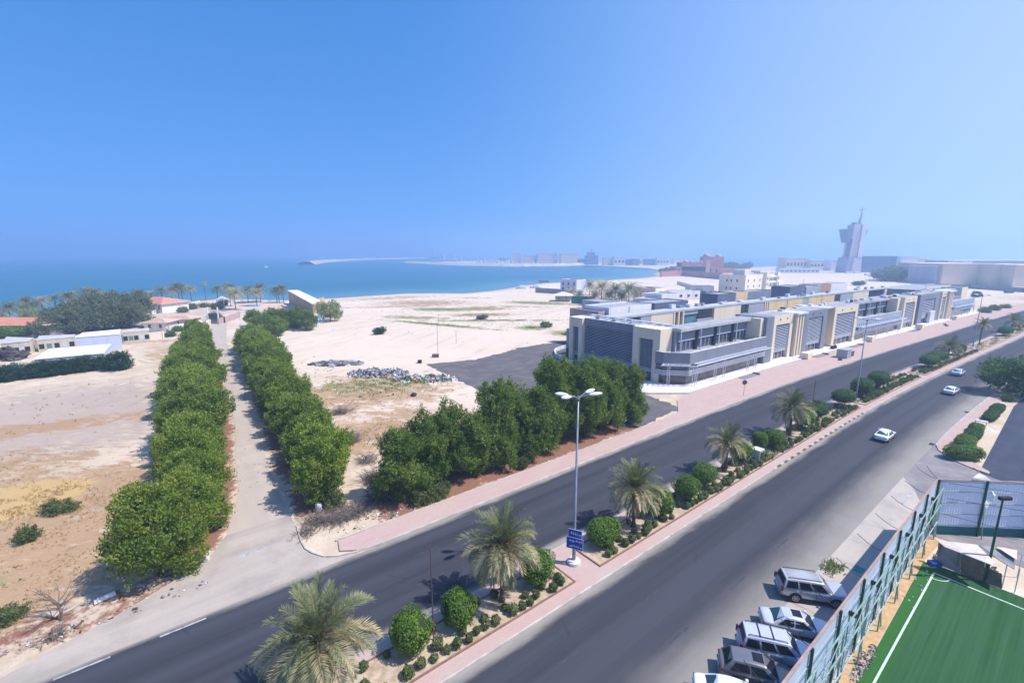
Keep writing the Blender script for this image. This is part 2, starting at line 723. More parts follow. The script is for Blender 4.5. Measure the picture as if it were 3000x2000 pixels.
    # faint wheel tracks across the open lots
    wv = k.n('ShaderNodeTexWave', wave_type='BANDS')
    wv.inputs['Scale'].default_value = 0.035
    wv.inputs['Distortion'].default_value = 9.0
    wv.inputs['Detail'].default_value = 1.5
    wv.inputs['Detail Scale'].default_value = 0.4
    k.l(k.mapping(pos, rot=(0, 0, R(25))), wv.inputs['Vector'])
    trk = k.math('MULTIPLY', k.math('MULTIPLY', k.mapr(wv.outputs['Fac'], .90, .97), k.mapr(wv.outputs['Fac'], 1.0, .985)), k.ramp(n_big, .42, .6))
    c = k.mix(k.math('MULTIPLY', trk, 0.45), c, hexc(168, 146, 126))

    def cover(m, gain=1.35, fine=n_fine, mid=n_mid):
        a = k.math('MULTIPLY', m, gain * .85)
        b = k.math('ADD', k.math('MULTIPLY', k.math('SUBTRACT', fine, .5), 2.0), k.math('MULTIPLY', k.math('SUBTRACT', mid, .5), 2.4))
        gate = k.mapr(m, .02, .22)
        return k.math('MULTIPLY', gate, k.mapr(k.math('ADD', a, b), 0.22, 0.78))
    # stubble and crust
    st = cover(c1.outputs['Alpha'], 1.1, fur, n_mid)
    c = k.mix(k.math('MULTIPLY', st, 0.75), c, k.mix(n_fine, hexc(150, 134, 128), hexc(178, 160, 150)))
    dr = cover(sep.outputs[0], 1.15, fur)
    c = k.mix(k.math('MULTIPLY', dr, 0.85), c, k.mix(n_fine, hexc(148, 112, 82), hexc(180, 150, 116)))
    oc = cover(sep2.outputs[0], 1.9)
    c = k.mix(k.math('MULTIPLY', oc, 0.9), c, k.mix(n_fine, hexc(182, 150, 98), hexc(194, 166, 118)))
    gr = cover(sep.outputs[1], 1.2)
    c = k.mix(k.math('MULTIPLY', gr, 0.8), c, k.mix(n_fine, hexc(112, 124, 78), hexc(146, 146, 98)))
    li = cover(sep.outputs[2], 1.35)
    c = k.mix(k.math('MULTIPLY', li, 0.9), c, k.mix(n_fine, hexc(108, 66, 52), hexc(146, 100, 80)))
    # damp strand
    we = k.math('MULTIPLY', sep2.outputs[1], k.ramp(n_mid, 0.3, 0.55))
    c = k.mix(k.math('MULTIPLY', we, 0.8), c, k.mix(n_fine, hexc(136, 120, 98), hexc(164, 148, 124)))
    c = k.mix(k.math('MULTIPLY', k.ramp(n_grain, 0.5, 0.8), 0.22), c, hexc(120, 104, 90))
    h = k.math('ADD', n_fine, k.math('MULTIPLY', n_grain, 0.5))
    k.bsdf(c, 0.95, 0, 0.1, k.bump(h, 0.55, 0.12))
    me.materials.append(k.m)
    o = link_mesh('ground', me)
    tag(o, 'pale sandy ground with dry grass patches running to the beach', 'ground', kind='structure')


build_ground()


def build_sea():
    xs = axis_steps(-12500, -420, 420, 12500, 14.0)
    ys = axis_steps(-2300, 150, 900, 13000, 14.0)
    X, Y = np.meshgrid(xs, ys)
    x, y = X.ravel(), Y.ravel()
    dist = -seg_dist(x, y, COAST)
    sh = np.exp(-np.clip(dist, 0, None) / 60.0)
    me = bpy.data.meshes.new('sea')
    ny, nx = X.shape
    me.vertices.add(nx * ny)
    me.vertices.foreach_set('co', np.stack([x, y, np.full_like(x, -0.62)], 1).astype(np.float32).ravel())
    i = np.arange(nx * ny).reshape(ny, nx)
    q = np.stack([i[:-1, :-1], i[:-1, 1:], i[1:, 1:], i[1:, :-1]], -1).reshape(-1, 4)
    q = q[dist[q].max(1) > -60]
    nf = len(q)
    me.loops.add(nf * 4)
    me.loops.foreach_set('vertex_index', q.astype(np.int32).ravel())
    me.polygons.add(nf)
    me.polygons.foreach_set('loop_start', np.arange(0, nf * 4, 4, dtype=np.int32))
    me.polygons.foreach_set('loop_total', np.full(nf, 4, dtype=np.int32))
    a = me.color_attributes.new('shallow', 'FLOAT_COLOR', 'POINT')
    a.data.foreach_set('color', np.stack([sh, sh, sh, sh], 1).astype(np.float32).ravel())
    me.update(calc_edges=True)
    k = NT('sea_water')
    pos = k.geo()
    s = k.attr('shallow').outputs['Fac']
    n1 = k.noise(k.mapping(pos, scale=(0.35, 1, 1), rot=(0, 0, R(12))), 0.012, 4.0)
    n2 = k.noise(k.mapping(pos, scale=(0.5, 1, 1)), 0.5, 4.0)
    n3 = k.noise(k.mapping(pos, scale=(0.6, 1, 1)), 0.09, 4.0)
    deep = k.mix(k.ramp(n1, 0.35, 0.68), (0.006, 0.098, 0.165), (0.012, 0.135, 0.20))
    c = k.mix(k.mapr(s, 0.12, 0.9), deep, (0.06, 0.205, 0.25))
    c = k.mix(k.math('MULTIPLY', k.mapr(s, 0.45, 1.0), k.ramp(n3, 0.4, 0.65)), c, (0.13, 0.19, 0.24))
    h = k.math('ADD', k.math('MULTIPLY', n2, 0.35), n3)
    k.bsdf(c, 0.3, 0, 0.22, k.bump(h, 0.6, 0.5))
    me.materials.append(k.m)
    o = link_mesh('sea', me)
    tag(o, 'calm blue sea reaching to the hazy horizon', 'sea', kind='structure')


build_sea()

# ------------------------------------------------------------------ roads and pavements


def strip(name, m, s0, s1, d0, d1, z, step=4.0, label=None, cat='road'):
    """flat sheet in avenue coordinates; d0 and d1 may be functions of s. UV holds (s, d) in metres"""
    f0 = d0 if callable(d0) else (lambda s: d0)
    f1 = d1 if callable(d1) else (lambda s: d1)
    b = MB()
    b.uv = []
    n = max(1, int((s1 - s0) / step))
    for i in range(n + 1):
        s = s0 + (s1 - s0) * i / n
        for d in (f0(s), f1(s)):
            b.v.append(tuple(W(s, d, z)))
            b.uv.append((s, d))
    for i in range(n):
        a = i * 2
        b.f.append((a, a + 2, a + 3, a + 1))
    o = b.build(name, m)
    tag(o, label, cat, kind='structure')
    return o


def poly_sheet(name, m, sdpts, z, label, cat='ground', jit=0.0):
    if jit:
        g_ = random.Random(3)
        q_ = []
        for i_, (a_, b2_) in enumerate(zip(sdpts, sdpts[1:] + sdpts[:1])):
            L_ = math.hypot(b2_[0] - a_[0], b2_[1] - a_[1])
            n_ = max(1, int(L_ / 0.9))
            for j_ in range(n_):
                f_ = j_ / n_
                q_.append((a_[0] + (b2_[0] - a_[0]) * f_ + g_.gauss(0, jit), a_[1] + (b2_[1] - a_[1]) * f_ + g_.gauss(0, jit)))
        sdpts = q_
    b = MB()
    b.uv = []
    for s, d in sdpts:
        b.v.append(tuple(W(s, d, z)))
        b.uv.append((s, d))
    b.f.append(tuple(range(len(sdpts))))
    o = b.build(name, m)
    import bmesh
    bm = bmesh.new()
    bm.from_mesh(o.data)
    bmesh.ops.recalc_face_normals(bm, faces=bm.faces)
    for f in bm.faces:
        if f.normal.z < 0:
            f.normal_flip()
    bmesh.ops.triangulate(bm, faces=bm.faces)
    bm.to_mesh(o.data)
    bm.free()
    return tag(o, label, cat, kind='structure')


def asphalt(name, dl, dh, base=(0.029, 0.030, 0.039), dust=(0.36, 0.325, 0.29), dustw=1.2, ldust=None):
    """worn asphalt; dl/dh are the edges in metres across, where wind-blown sand settles"""
    k = NT(name)
    uv = k.n('ShaderNodeUVMap').outputs[0]
    sx = k.n('ShaderNodeSeparateXYZ')
    k.l(uv, sx.inputs[0])
    s, d = sx.outputs[0], sx.outputs[1]
    streak = k.noise(k.mapping(uv, scale=(0.018, 0.9, 1)), 1.0, 5.0, 0.62)
    streak2 = k.noise(k.mapping(uv, scale=(0.006, 0.32, 1), loc=(3, 7, 0)), 1.0, 4.0, 0.55)
    grain = k.noise(uv, 14.0, 3.0, 0.7)
    blot = k.noise(uv, 0.16, 5.0, 0.6)
    c = k.mix(k.ramp(streak, 0.32, 0.7), base, tuple(x * 1.6 for x in base))
    c = k.mix(k.math('MULTIPLY', k.ramp(streak2, 0.42, 0.62), 0.65), c, tuple(x * 2.1 for x in base))
    c = k.mix(k.math('MULTIPLY', k.ramp(blot, 0.55, 0.75), 0.35), c, tuple(x * 2.0 for x in base))
    c = k.mix(k.math('MULTIPLY', k.ramp(grain, 0.45, 0.75), 0.25), c, tuple(x * 2.4 for x in base))
    # cracks sealed with tar
    vor = k.n('ShaderNodeTexVoronoi', feature='DISTANCE_TO_EDGE')
    vor.inputs['Scale'].default_value = 0.16
    k.l(k.mapping(uv, scale=(0.35, 1.6, 1)), vor.inputs['Vector'])
    crack = k.math('MULTIPLY', k.math('LESS_THAN', vor.outputs[0], 0.006), k.ramp(blot, 0.5, 0.6))
    c = k.mix(k.math('MULTIPLY', crack, 0.3), c, tuple(x * 0.55 for x in base))
    # sand blown against the kerbs
    jit = k.math('MULTIPLY', k.math('SUBTRACT', k.noise(k.mapping(uv, scale=(0.12, 0.5, 1)), 1.0, 5.0, 0.65), 0.5), 1.8)
    lo = k.mapr(k.math('SUBTRACT', k.math('ADD', d, jit), dl), 0.0, dustw, 1.0, 0.0)
    hi = k.mapr(k.math('SUBTRACT', dh, k.math('ADD', d, jit)), 0.0, ldust or dustw, 1.0, 0.0)
    e = k.math('MAXIMUM', lo, hi)
    c = k.mix(k.math('MULTIPLY', e, 0.85), c, k.mix(k.ramp(blot, 0.3, 0.7), dust, tuple(x * 0.78 for x in dust)))
    k.bsdf(c, 0.82, 0, 0.25, k.bump(grain, 0.25, 0.01))
    return k.m


def dusty(name, c1, c2, c3, sc=(0.05, 0.5, 1)):
    k = NT(name)
    uv = k.n('ShaderNodeUVMap').outputs[0]
    n1 = k.noise(k.mapping(uv, scale=sc), 1.0, 5.0, 0.6)
    n2 = k.noise(uv, 0.28, 5.0, 0.65)
    n3 = k.noise(uv, 6.0, 4.0, 0.7)
    c = k.mix(k.ramp(n1, 0.35, 0.7), c1, c2)
    c = k.mix(k.math('MULTIPLY', k.ramp(n2, 0.48, 0.72), 0.7), c, c3)
    c = k.mix(k.math('MULTIPLY', k.ramp(n3, 0.5, 0.8), 0.25), c, tuple(x * 0.6 for x in c1))
    k.bsdf(c, 0.92, 0, 0.15, k.bump(n3, 0.3, 0.02))
    return k.m


def pavers(name, c1, c2, size=0.4):
    k = NT(name)
    uv = k.n('ShaderNodeUVMap').outputs[0]
    br = k.n('ShaderNodeTexBrick')
    k.l(uv, br.inputs['Vector'])
    br.inputs['Scale'].default_value = 1.0
    br.inputs['Brick Width'].default_value = size
    br.inputs['Row Height'].default_value = size * 0.5
    br.inputs['Mortar Size'].default_value = 0.012
    br.inputs['Color1'].default_value = tuple(c1) + (1,)
    br.inputs['Color2'].default_value = tuple(x * 0.93 for x in c1) + (1,)
    br.inputs['Mortar'].default_value = tuple(x * 0.72 for x in c1) + (1,)
    n = k.noise(k.mapping(uv, scale=(0.25, 0.7, 1)), 1.0, 5.0, 0.65)
    n2 = k.noise(uv, 2.2, 4.0, 0.7)
    c = k.mix(k.ramp(n, 0.4, 0.68), br.outputs[0], c2)
    c = k.mix(k.math('MULTIPLY', k.ramp(n2, 0.5, 0.8), 0.3), c, tuple(x * 0.7 for x in c2))
    k.bsdf(c, 0.9, 0, 0.15, k.bump(br.outputs['Fac'], -0.3, 0.01))
    return k.m


M_FAR = asphalt('far_asphalt', 28.9, 39.8, dustw=0.9, ldust=0.9)
M_NEAR = asphalt('near_asphalt', 11.9, 22.9, base=(0.030, 0.031, 0.040), dustw=4.8, ldust=1.0)
M_PINK = pavers('pink_pavers', hexc(190, 160, 154), hexc(182, 164, 156))
M_TERR = pavers('white_terrace_paving', hexc(224, 218, 214), hexc(206, 198, 194), 1.2)
M_KERB = mat('kerb_concrete', hexc(196, 188, 182), hexc(160, 152, 146), 0.8, 0.9, bump=0.2)
M_PAINT = mat('worn_road_paint', hexc(190, 190, 190), hexc(120, 120, 126), 2.0, 0.8)
M_FAINT = mat('faded_road_paint', hexc(74, 76, 86), hexc(52, 54, 64), 2.0, 0.85)
M_SOIL = mat('bed_soil', hexc(192, 174, 152), hexc(156, 134, 112), 1.6, 0.95, bump=0.6, bscale=6)
M_DUST = dusty('dusty_lane', hexc(164, 154, 146), hexc(180, 168, 158), hexc(144, 134, 128))
M_TRACK = dusty('track_surface', hexc(182, 168, 156), hexc(170, 158, 148), hexc(192, 178, 164), (0.5, 0.05, 1))
M_APRON = dusty('parking_surface', hexc(176, 166, 158), hexc(188, 177, 168), hexc(152, 144, 140))
M_SIDE = dusty('side_street_surface', hexc(140, 134, 134), hexc(118, 114, 118), hexc(168, 160, 154), (0.25, 0.25, 1))
M_YARD = dusty('old_yard_asphalt', hexc(92, 88, 92), hexc(106, 102, 104), hexc(128, 120, 116), (0.12, 0.5, 1))
M_SHADEYARD = dusty('dark_yard_asphalt', hexc(62, 66, 82), hexc(70, 74, 90), hexc(80, 84, 98))  # asphalt coloured dark and bluish to stand for an off-view building's cast shade

strip('far_carriageway', M_FAR, -70, 900, 28.7, 39.85, 0.0, 5, 'dark asphalt carriageway between the planted median and the trees')
strip('near_carriageway', M_NEAR, -70, 900, 11.9, 23.0, 0.0, 5, 'dark asphalt carriageway with three white cars between median and parking')
# dusty lane that opens into the side track
LANE = [(-70, 41.0), (-20, 41.0), (-11.1, 41.7), (-9.2, 42.6), (-6.9, 43.4), (-4.9, 44.2), (-1.5, 46.1), (1.2, 47.8), (3.0, 51.0), (8.95, 51.0), (8.9, 48.3), (8.6, 45.1), (9.0, 42.5), (10.0, 41.0), (12.5, 39.95), (12.5, 39.8), (-70, 39.8)]
poly_sheet('dusty_lane', M_DUST, LANE, 0.006, 'dusty pale lane beside the carriageway at the mouth of the track', 'lane')
tb = MB()
tb.uv = []
for i in range(44):
    d = 50.9 + (262 - 50.9) * i / 43
    for s in (float(tl(d)), float(tl(d)) * .5 + float(tr(d)) * .5, float(tr(d))):
        tb.v.append(tuple(W(s, d, 0.012)))
        tb.uv.append((s, d))
for i in range(43):
    for j in (0, 1):
        a = i * 3 + j
        tb.f.append((a, a + 1, a + 4, a + 3))
tag(tb.build('sandy_track', M_TRACK), 'pale track running between two rows of trees to the gate', 'track', kind='structure')

# lane markings
for j, (s, d, ln, w, tilt) in enumerate([(-8.3, 39.35, 2.9, .16, 0), (-2.6, 39.35, 2.9, .16, 0), (-14.2, 39.3, 2.9, .16, 0)]):
    o = MB().sbox(s, s + ln, d - w / 2, d + w / 2, 0.004, 0.010).build('lane_marking', M_PAINT)
    tag(o, 'white dash on the dusty lane edge', 'road marking', 'dashes along the dusty lane', 'structure')
for dd in (19.3, 15.6, 32.4, 36.1):
    for j in range(28):
        s = -6 + dd * 0.37 + j * 9.0
        o = MB().sbox(s, s + 2.6, dd - .07, dd + .07, 0.003, 0.007).build('lane_marking', M_FAINT)
        tag(o, 'faint worn lane dash on the avenue asphalt', 'road marking', 'worn lane dashes', 'structure')
o = MB().sbox(3.5, 5.9, 46.0, 46.4, 0.010, 0.014).build('lane_marking', M_PAINT)
tag(o, 'worn white give-way line at the mouth of the track', 'road marking', kind='structure')

# parking strip, side street, yards
poly_sheet('parking_strip', M_APRON, [(-70, 7.2), (59.3, 7.2), (62, 7.6), (66, 8.8), (70, 10.3), (73, 11.95), (-70, 11.95)], 0.006, 'dusty pale parking strip between carriageway and metal fence', 'parking')
poly_sheet('side_street', M_SIDE, [(73, 11.95), (90.5, 11.95), (87.5, 11.2), (85.2, 9.6), (83, 7.0), (81, 2.0), (79, -20), (60, -20), (59.5, 7.0), (62, 7.6), (66, 8.8), (70, 10.3)], 0.003, 'side street mouth behind the metal fence corner', 'road')
o = MB().sbox(64.5, 70.2, 10.2, 10.4, 0.007, 0.012).build('lane_marking', M_PAINT)
tag(o, 'long white stop line at the side street mouth', 'road marking', kind='structure')
yard_px = [(1251, 1067), (1404, 1051), (1519, 1019), (1691, 993), (1740, 1000), (1700, 1060), (1885, 1150), (1990, 1195), (1900, 1238), (1830, 1255), (1700, 1215), (1560, 1190), (1440, 1160), (1312, 1099)]
poly_sheet('old_yard', M_YARD, [SD(*q) for q in yard_px], 0.03, 'worn dark asphalt yard behind the roadside trees', 'yard', .28)
poly_sheet('dark_yard', M_SHADEYARD, [(82.3, 6.2), (125, 7.9), (300, 7.9), (300, -60), (80, -60), (80.5, 2)], 0.02, 'asphalt yard behind the clipped hedges with building shade painted into its colour', 'yard')


# pavements: real slabs with a kerb step
def slab(name, m, outline, z, label):
    b = MB()
    b.uv = []
    n = len(outline)
    for zz in (0.0, z):
        for s, d in outline:
            b.v.append(tuple(W(s, d, zz)))
            b.uv.append((s, d))
    b.f.append(tuple(range(n, 2 * n)))
    for i in range(n):
        j = (i + 1) % n
        b.f.append((i, j, n + j, n + i))
    o = b.build(name, m)
    import bmesh
    bm = bmesh.new()
    bm.from_mesh(o.data)
    bmesh.ops.triangulate(bm, faces=[f for f in bm.faces if len(f.verts) > 4])
    bmesh.ops.recalc_face_normals(bm, faces=bm.faces)
    bm.to_mesh(o.data)
    bm.free()
    return tag(o, label, 'pavement', kind='structure')


def run(s0, s1, d, step=6.0):
    n = max(1, int((s1 - s0) / step))
    return [(s0 + (s1 - s0) * i / n, d(s0 + (s1 - s0) * i / n) if callable(d) else d) for i in range(n + 1)]


def kerb(name, pts, w, z, label, side=1):
    """kerb stones as a low wall along points in avenue coordinates"""
    b = MB()
    P = [Vector(W(s, d, 0)) for s, d in pts]
    for i, p in enumerate(P):
        t = (P[min(i + 1, len(P) - 1)] - P[max(i - 1, 0)]).normalized()
        nn = Vector((-t.y, t.x, 0)) * w * side
        for q, zz in ((p, -.02), (p + nn, -.02), (p + nn, z), (p, z)):
            b.v.append((q.x, q.y, zz))
    for i in range(len(P) - 1):
        a = i * 4
        for j in range(4):
            k2 = (j + 1) % 4
            b.f.append((a + j, a + 4 + j, a + 4 + k2, a + k2))
    b.f.append((0, 1, 2, 3))
    e = (len(P) - 1) * 4
    b.f.append((e, e + 1, e + 2, e + 3))
    o = recalc(b.build(name, M_KERB))
    return tag(o, label, 'kerb', kind='structure')


PZ = 0.12
inner = lambda s: float(np.interp(s, [9, 20, 60, 72, 78, 84, 400], [42.9, 43.0, 42.9, 43.5, 47.5, 48.5, 48.5]))
corner = [(8.95, 48.3), (8.75, 46.6), (8.6, 45.1), (8.65, 43.6), (9.0, 42.5), (9.7, 41.3), (10.8, 40.5), (12.4, 40.05), (15, 39.85)]
slab('left_pavement', M_PINK, [(11.6, 42.9), (11.2, 41.2), (12.6, 40.25), (15, 40.0)] + run(20, 420, 40.0) + [(420, 48.5)] + [(s, inner(s)) for s in (300, 200, 150, 120, 100, 84, 80, 78, 75, 72, 66, 60, 40, 20)], PZ, 'pink paved footway along the far side of the avenue')
kerb('left_kerb', corner + run(20, 420, 39.85), 0.16, PZ + .012, 'pale kerb along the pink footway')
kerb('back_kerb', [(11.4, 43.0)] + run(16, 70, 42.95), 0.14, PZ + .03, 'low back edging between pink footway and trees')
slab('median', M_PINK, run(-70, 620, 23.15) + run(-70, 620, 28.55)[::-1], PZ, 'pink paved median strip between the carriageways')
kerb('median_kerb', run(-70, 620, 22.98, 4), 0.17, PZ + .012, 'pale kerb on the near side of the median')
kerb('median_kerb', run(-70, 620, 28.72, 4), 0.17, PZ + .012, 'pale kerb on the far side of the median', -1)
GAPS = [(25.8, 29.2), (100.5, 103.2), (137.5, 140.5), (188, 191)]
beds = []
a = -30.0
for g0, g1 in GAPS:
    beds.append((a, g0))
    a = g1
beds.append((a, 420.0))
for i, (a, b_) in enumerate(beds):
    slab('planting_bed', M_SOIL, run(a, b_, 24.35, 5) + run(a, b_, 27.5, 5)[::-1], PZ + .05, ORD[i].capitalize() + ' soil bed of the median counted from the near palm')
    mb = MB()
    M_EDGE = mat('brick_edging', hexc(150, 110, 98), hexc(120, 86, 78), 3.0, 0.9)
    mb.sbox(a, b_, 24.22, 24.34, PZ - .02, PZ + .11)
    mb.sbox(a, b_, 27.51, 27.63, PZ - .02, PZ + .11)
    mb.sbox(a - .12, a, 24.22, 27.63, PZ - .02, PZ + .11)
    mb.sbox(b_, b_ + .12, 24.22, 27.63, PZ - .02, PZ + .11)
    tag(mb.build('bed_edging', M_EDGE), 'low brick edging around the ' + ORD[i] + ' median bed', 'edging', kind='structure')
# painted kerb stones further up the median
M_KY = mat('kerb_yellow_paint', hexc(206, 190, 160), hexc(170, 150, 124), 2.0, 0.85)
M_KB = mat('kerb_dark_paint', hexc(104, 100, 102), hexc(80, 78, 80), 2.0, 0.85)
kp = empty('painted_kerb', W(66, 22.96))
tag(kp, 'kerb stones with worn alternating dark and pale paint on the median edge', 'kerb', kind='structure')
for j in range(34):
    s = 62 + j * 1.05
    o = MB().sbox(s, s + 1.0, 22.93, 23.18, 0.0, PZ + .03).build('kerb_stone', M_KB if j % 2 else M_KY)
    o.parent = kp
    o.matrix_parent_inverse = Matrix.Translation(kp.location).inverted()
# right pavement
rp_curve = [(82.6, 5.4), (83.0, 6.6), (84.0, 8.4), (85.6, 10.0), (87.4, 11.1), (89.6, 11.75), (92, 11.85)]
slab('right_pavement', M_PINK, [(s + .15, d - .15) for s, d in rp_curve] + run(96, 420, 11.75) + run(96, 420, 9.9)[::-1] + [(90, 9.9), (87.4, 9.0), (84.5, 6.3), (83.5, 5.4)], PZ, 'pink paved footway beside the clipped hedges')
kerb('right_kerb', rp_curve + run(96, 420, 11.9), 0.16, PZ + .012, 'curved pale kerb at the side street corner', -1)
slab('terrace', M_TERR, [(76.2, 55.0), (77.2, 53.6), (83.4, 48.9)] + run(84.5, 300, 48.7) + [(322, 48.7), (322, 54)] + run(100, 300, 54)[::-1] + [(86, 58), (82, 60)], 0.30, 'white paved terrace in front of the grey and beige building')

# ------------------------------------------------------------------ vegetation
L_ROW = leaf_mat('row_tree_leaf', hexc(126, 148, 50), hexc(78, 104, 38), hexc(146, 158, 66))
L_FRONT = leaf_mat('front_tree_leaf', hexc(118, 142, 56), hexc(70, 98, 42), hexc(138, 152, 72))
L_GREY = leaf_mat('grey_tree_leaf', hexc(112, 122, 88), hexc(84, 98, 74), hexc(128, 130, 96))
L_DARK = leaf_mat('dark_hedge_leaf', hexc(52, 84, 56), hexc(40, 70, 48), hexc(62, 92, 58))
L_TOP = leaf_mat('topiary_leaf', hexc(104, 136, 42), hexc(78, 112, 34), hexc(116, 142, 50))
L_BUSH = leaf_mat('bush_leaf', hexc(104, 118, 66), hexc(80, 98, 54), hexc(116, 124, 78))
L_PALE = leaf_mat('pale_tree_leaf', hexc(140, 152, 92), hexc(112, 128, 78), hexc(156, 160, 104))
L_FROND = leaf_mat('palm_leaf', hexc(128, 134, 96), hexc(96, 108, 76), hexc(140, 142, 108), 0.2)
L_FRONDY = leaf_mat('palm_leaf_yellowing', hexc(184, 170, 130), hexc(154, 144, 108), hexc(192, 178, 140), 0.2)
L_DEAD = leaf_mat('palm_leaf_dry', hexc(166, 144, 110), hexc(134, 112, 84), hexc(176, 152, 116), 0.15)
M_BARK = mat('bark', hexc(112, 96, 82), hexc(82, 70, 60), 3.0, 0.95, bump=0.5)
M_PTRUNK = mat('palm_trunk_bark', hexc(120, 102, 84), hexc(84, 70, 58), 6.0, 0.95, bump=0.8, bscale=14)
M_TWIG = mat('dry_twig', hexc(132, 120, 114), hexc(98, 88, 84), 4.0, 0.95)
M_DATE = mat('date_fruit', hexc(224, 142, 48), hexc(196, 112, 34), 5.0, 0.6)
M_STALK = mat('date_stalk', hexc(214, 170, 84), hexc(184, 138, 62), 5.0, 0.7)


def leaves(P, N, size, g, jitter=0.7, aspect=0.62):
    """leaf-sized quads at points P facing roughly along N"""
    n = len(P)
    nn = N + g.standard_normal((n, 3)) * jitter
    nn /= np.linalg.norm(nn, axis=1, keepdims=True) + 1e-9
    a = g.standard_normal((n, 3))
    t = np.cross(nn, a)
    t /= np.linalg.norm(t, axis=1, keepdims=True) + 1e-9
    b = np.cross(nn, t)
    sz = (size * (0.65 + 0.7 * g.random(n)))[:, None]
    t = t * sz
    b = b * sz * aspect
    return np.stack([P - t, P - b * 0.9, P + t, P + b * 0.9], 1) if True else None


def crown_points(lobes, n, g, clump=0.0, shell=0.30, up=0.35):
    """points in the outer shell of a heap of ellipsoids, gathered into clumps"""
    C = np.array([l[0] for l in lobes], float)
    Rr = np.array([l[1] for l in lobes], float)
    area = (Rr[:, 0] * Rr[:, 1] + Rr[:, 0] * Rr[:, 2] + Rr[:, 1] * Rr[:, 2])
    P, N = [], []
    got = 0
    while got < n:
        m = int((n - got) * 1.6) + 200
        k = g.choice(len(lobes), m, p=area / area.sum())
        d = g.standard_normal((m, 3))
        d /= np.linalg.norm(d, axis=1, keepdims=True)
        r = 1 - shell * g.random(m) ** 1.6
        if clump:
            # hummocky surface: low-frequency bumps per lobe
            ph = np.sin(d[:, 0] * 6.1 + k * 1.7) * np.sin(d[:, 1] * 5.7 + k * 2.3) * np.sin(d[:, 2] * 6.6 + k * 0.9)
            r = r * (1 + clump * ph)
        p = C[k] + d * Rr[k] * r[:, None]
        q = (p[:, None, :] - C[None]) / Rr[None]
        inside = (np.sqrt((q ** 2).sum(2)) < 0.72)
        inside[np.arange(m), k] = False
        ok = (~inside.any(1)) & (p[:, 2] > 0.05)
        nn = d / Rr[k]
        nn /= np.linalg.norm(nn, axis=1, keepdims=True)
        nn[:, 2] += up
        P.append(p[ok])
        N.append(nn[ok])
        got += ok.sum()
    return np.concatenate(P)[:n], np.concatenate(N)[:n]


def limb_mesh(name, lobes, h, r, g):
    b = MB()
    b.tube([(0, 0, -.1), (g.normal(0, .08), g.normal(0, .08), h * .25), (g.normal(0, .2), g.normal(0, .2), h * .55), (g.normal(0, .3), g.normal(0, .3), h * .8)],
           [r, r * .8, r * .5, r * .15], 8)
    for (c, q) in lobes[:8]:
        z0 = h * (0.12 + 0.3 * g.random())
        st = Vector((0, 0, z0))
        en = Vector(c) * 0.9
        mid = st.lerp(en, 0.5) + Vector((g.normal(0, .2), g.normal(0, .2), g.normal(0, .2)))
        b.tube([st, mid, en], [r * .45, r * .3, r * .08], 6)
    me = bpy.data.meshes.new(name)
    me.from_pydata(b.v, [], b.f)
    me.materials.append(M_BARK)
    me.polygons.foreach_set('use_smooth', [True] * len(me.polygons))
    me.update()
    return me


def tree_kind(seed, kind, h, w):
    g = np.random.default_rng(seed)
    lobes = []
    if kind == 'round':
        for i in range(26):
            a = g.random() * 6.28
            rr = w * 0.5 * math.sqrt(g.random()) * 0.72
            zz = h * (0.18 + 0.62 * g.random())
            taper = 1.0 - 0.45 * max(0, (zz / h - 0.5) * 2)
            q = w * (0.09 + 0.11 * g.random())
            lobes.append(((math.cos(a) * rr * taper, math.sin(a) * rr * taper, zz), (q, q, q * (0.85 + .5 * g.random()))))
        for i in range(18):
            a = g.random() * 6.28
            rr = w * 0.5 * math.sqrt(g.random())
            lobes.append(((math.cos(a) * rr, math.sin(a) * rr, h * (1.08 - .6 * rr / (w * .5)) - .8 * g.random()), (w * .065, w * .065, w * .11)))
        lobes.append(((0, 0, h * .45), (w * .32, w * .32, h * .36)))
    elif kind == 'plume':
        for i in range(38):
            a = g.random() * 6.28
            rr = w * 0.47 * math.sqrt(g.random())
            zz = h * (0.12 + 0.72 * g.random() ** 0.9)
            taper = 1.0 - 0.7 * max(0, (zz / h - 0.35)) / .65
            q = w * (0.065 + 0.075 * g.random())
            lobes.append(((math.cos(a) * rr * taper, math.sin(a) * rr * taper, zz), (q, q, q * (1.0 + 1.0 * g.random()))))
        for i in range(15):
            a = g.random() * 6.28
            rr = w * 0.34 * math.sqrt(g.random())
            lobes.append(((math.cos(a) * rr, math.sin(a) * rr, h * (1.02 - .55 * rr / (w * .34)) - .3 * g.random()), (w * .05, w * .05, w * (.09 + .07 * g.random()))))
        lobes.append(((0, 0, h * .42), (w * .24, w * .24, h * .40)))
    elif kind == 'spread':
        for i in range(16):
            a = g.random() * 6.28
            rr = w * 0.5 * math.sqrt(g.random()) * 0.8
            zz = h * (0.30 + 0.50 * g.random()) * (1 - 0.25 * rr / (w * .5))
            q = w * (0.12 + 0.09 * g.random())
            lobes.append(((math.cos(a) * rr, math.sin(a) * rr, zz), (q * 1.15, q * 1.15, q * .8)))
        lobes.append(((0, 0, h * .5), (w * .30, w * .30, h * .3)))
    return g, lobes


TREES = {}


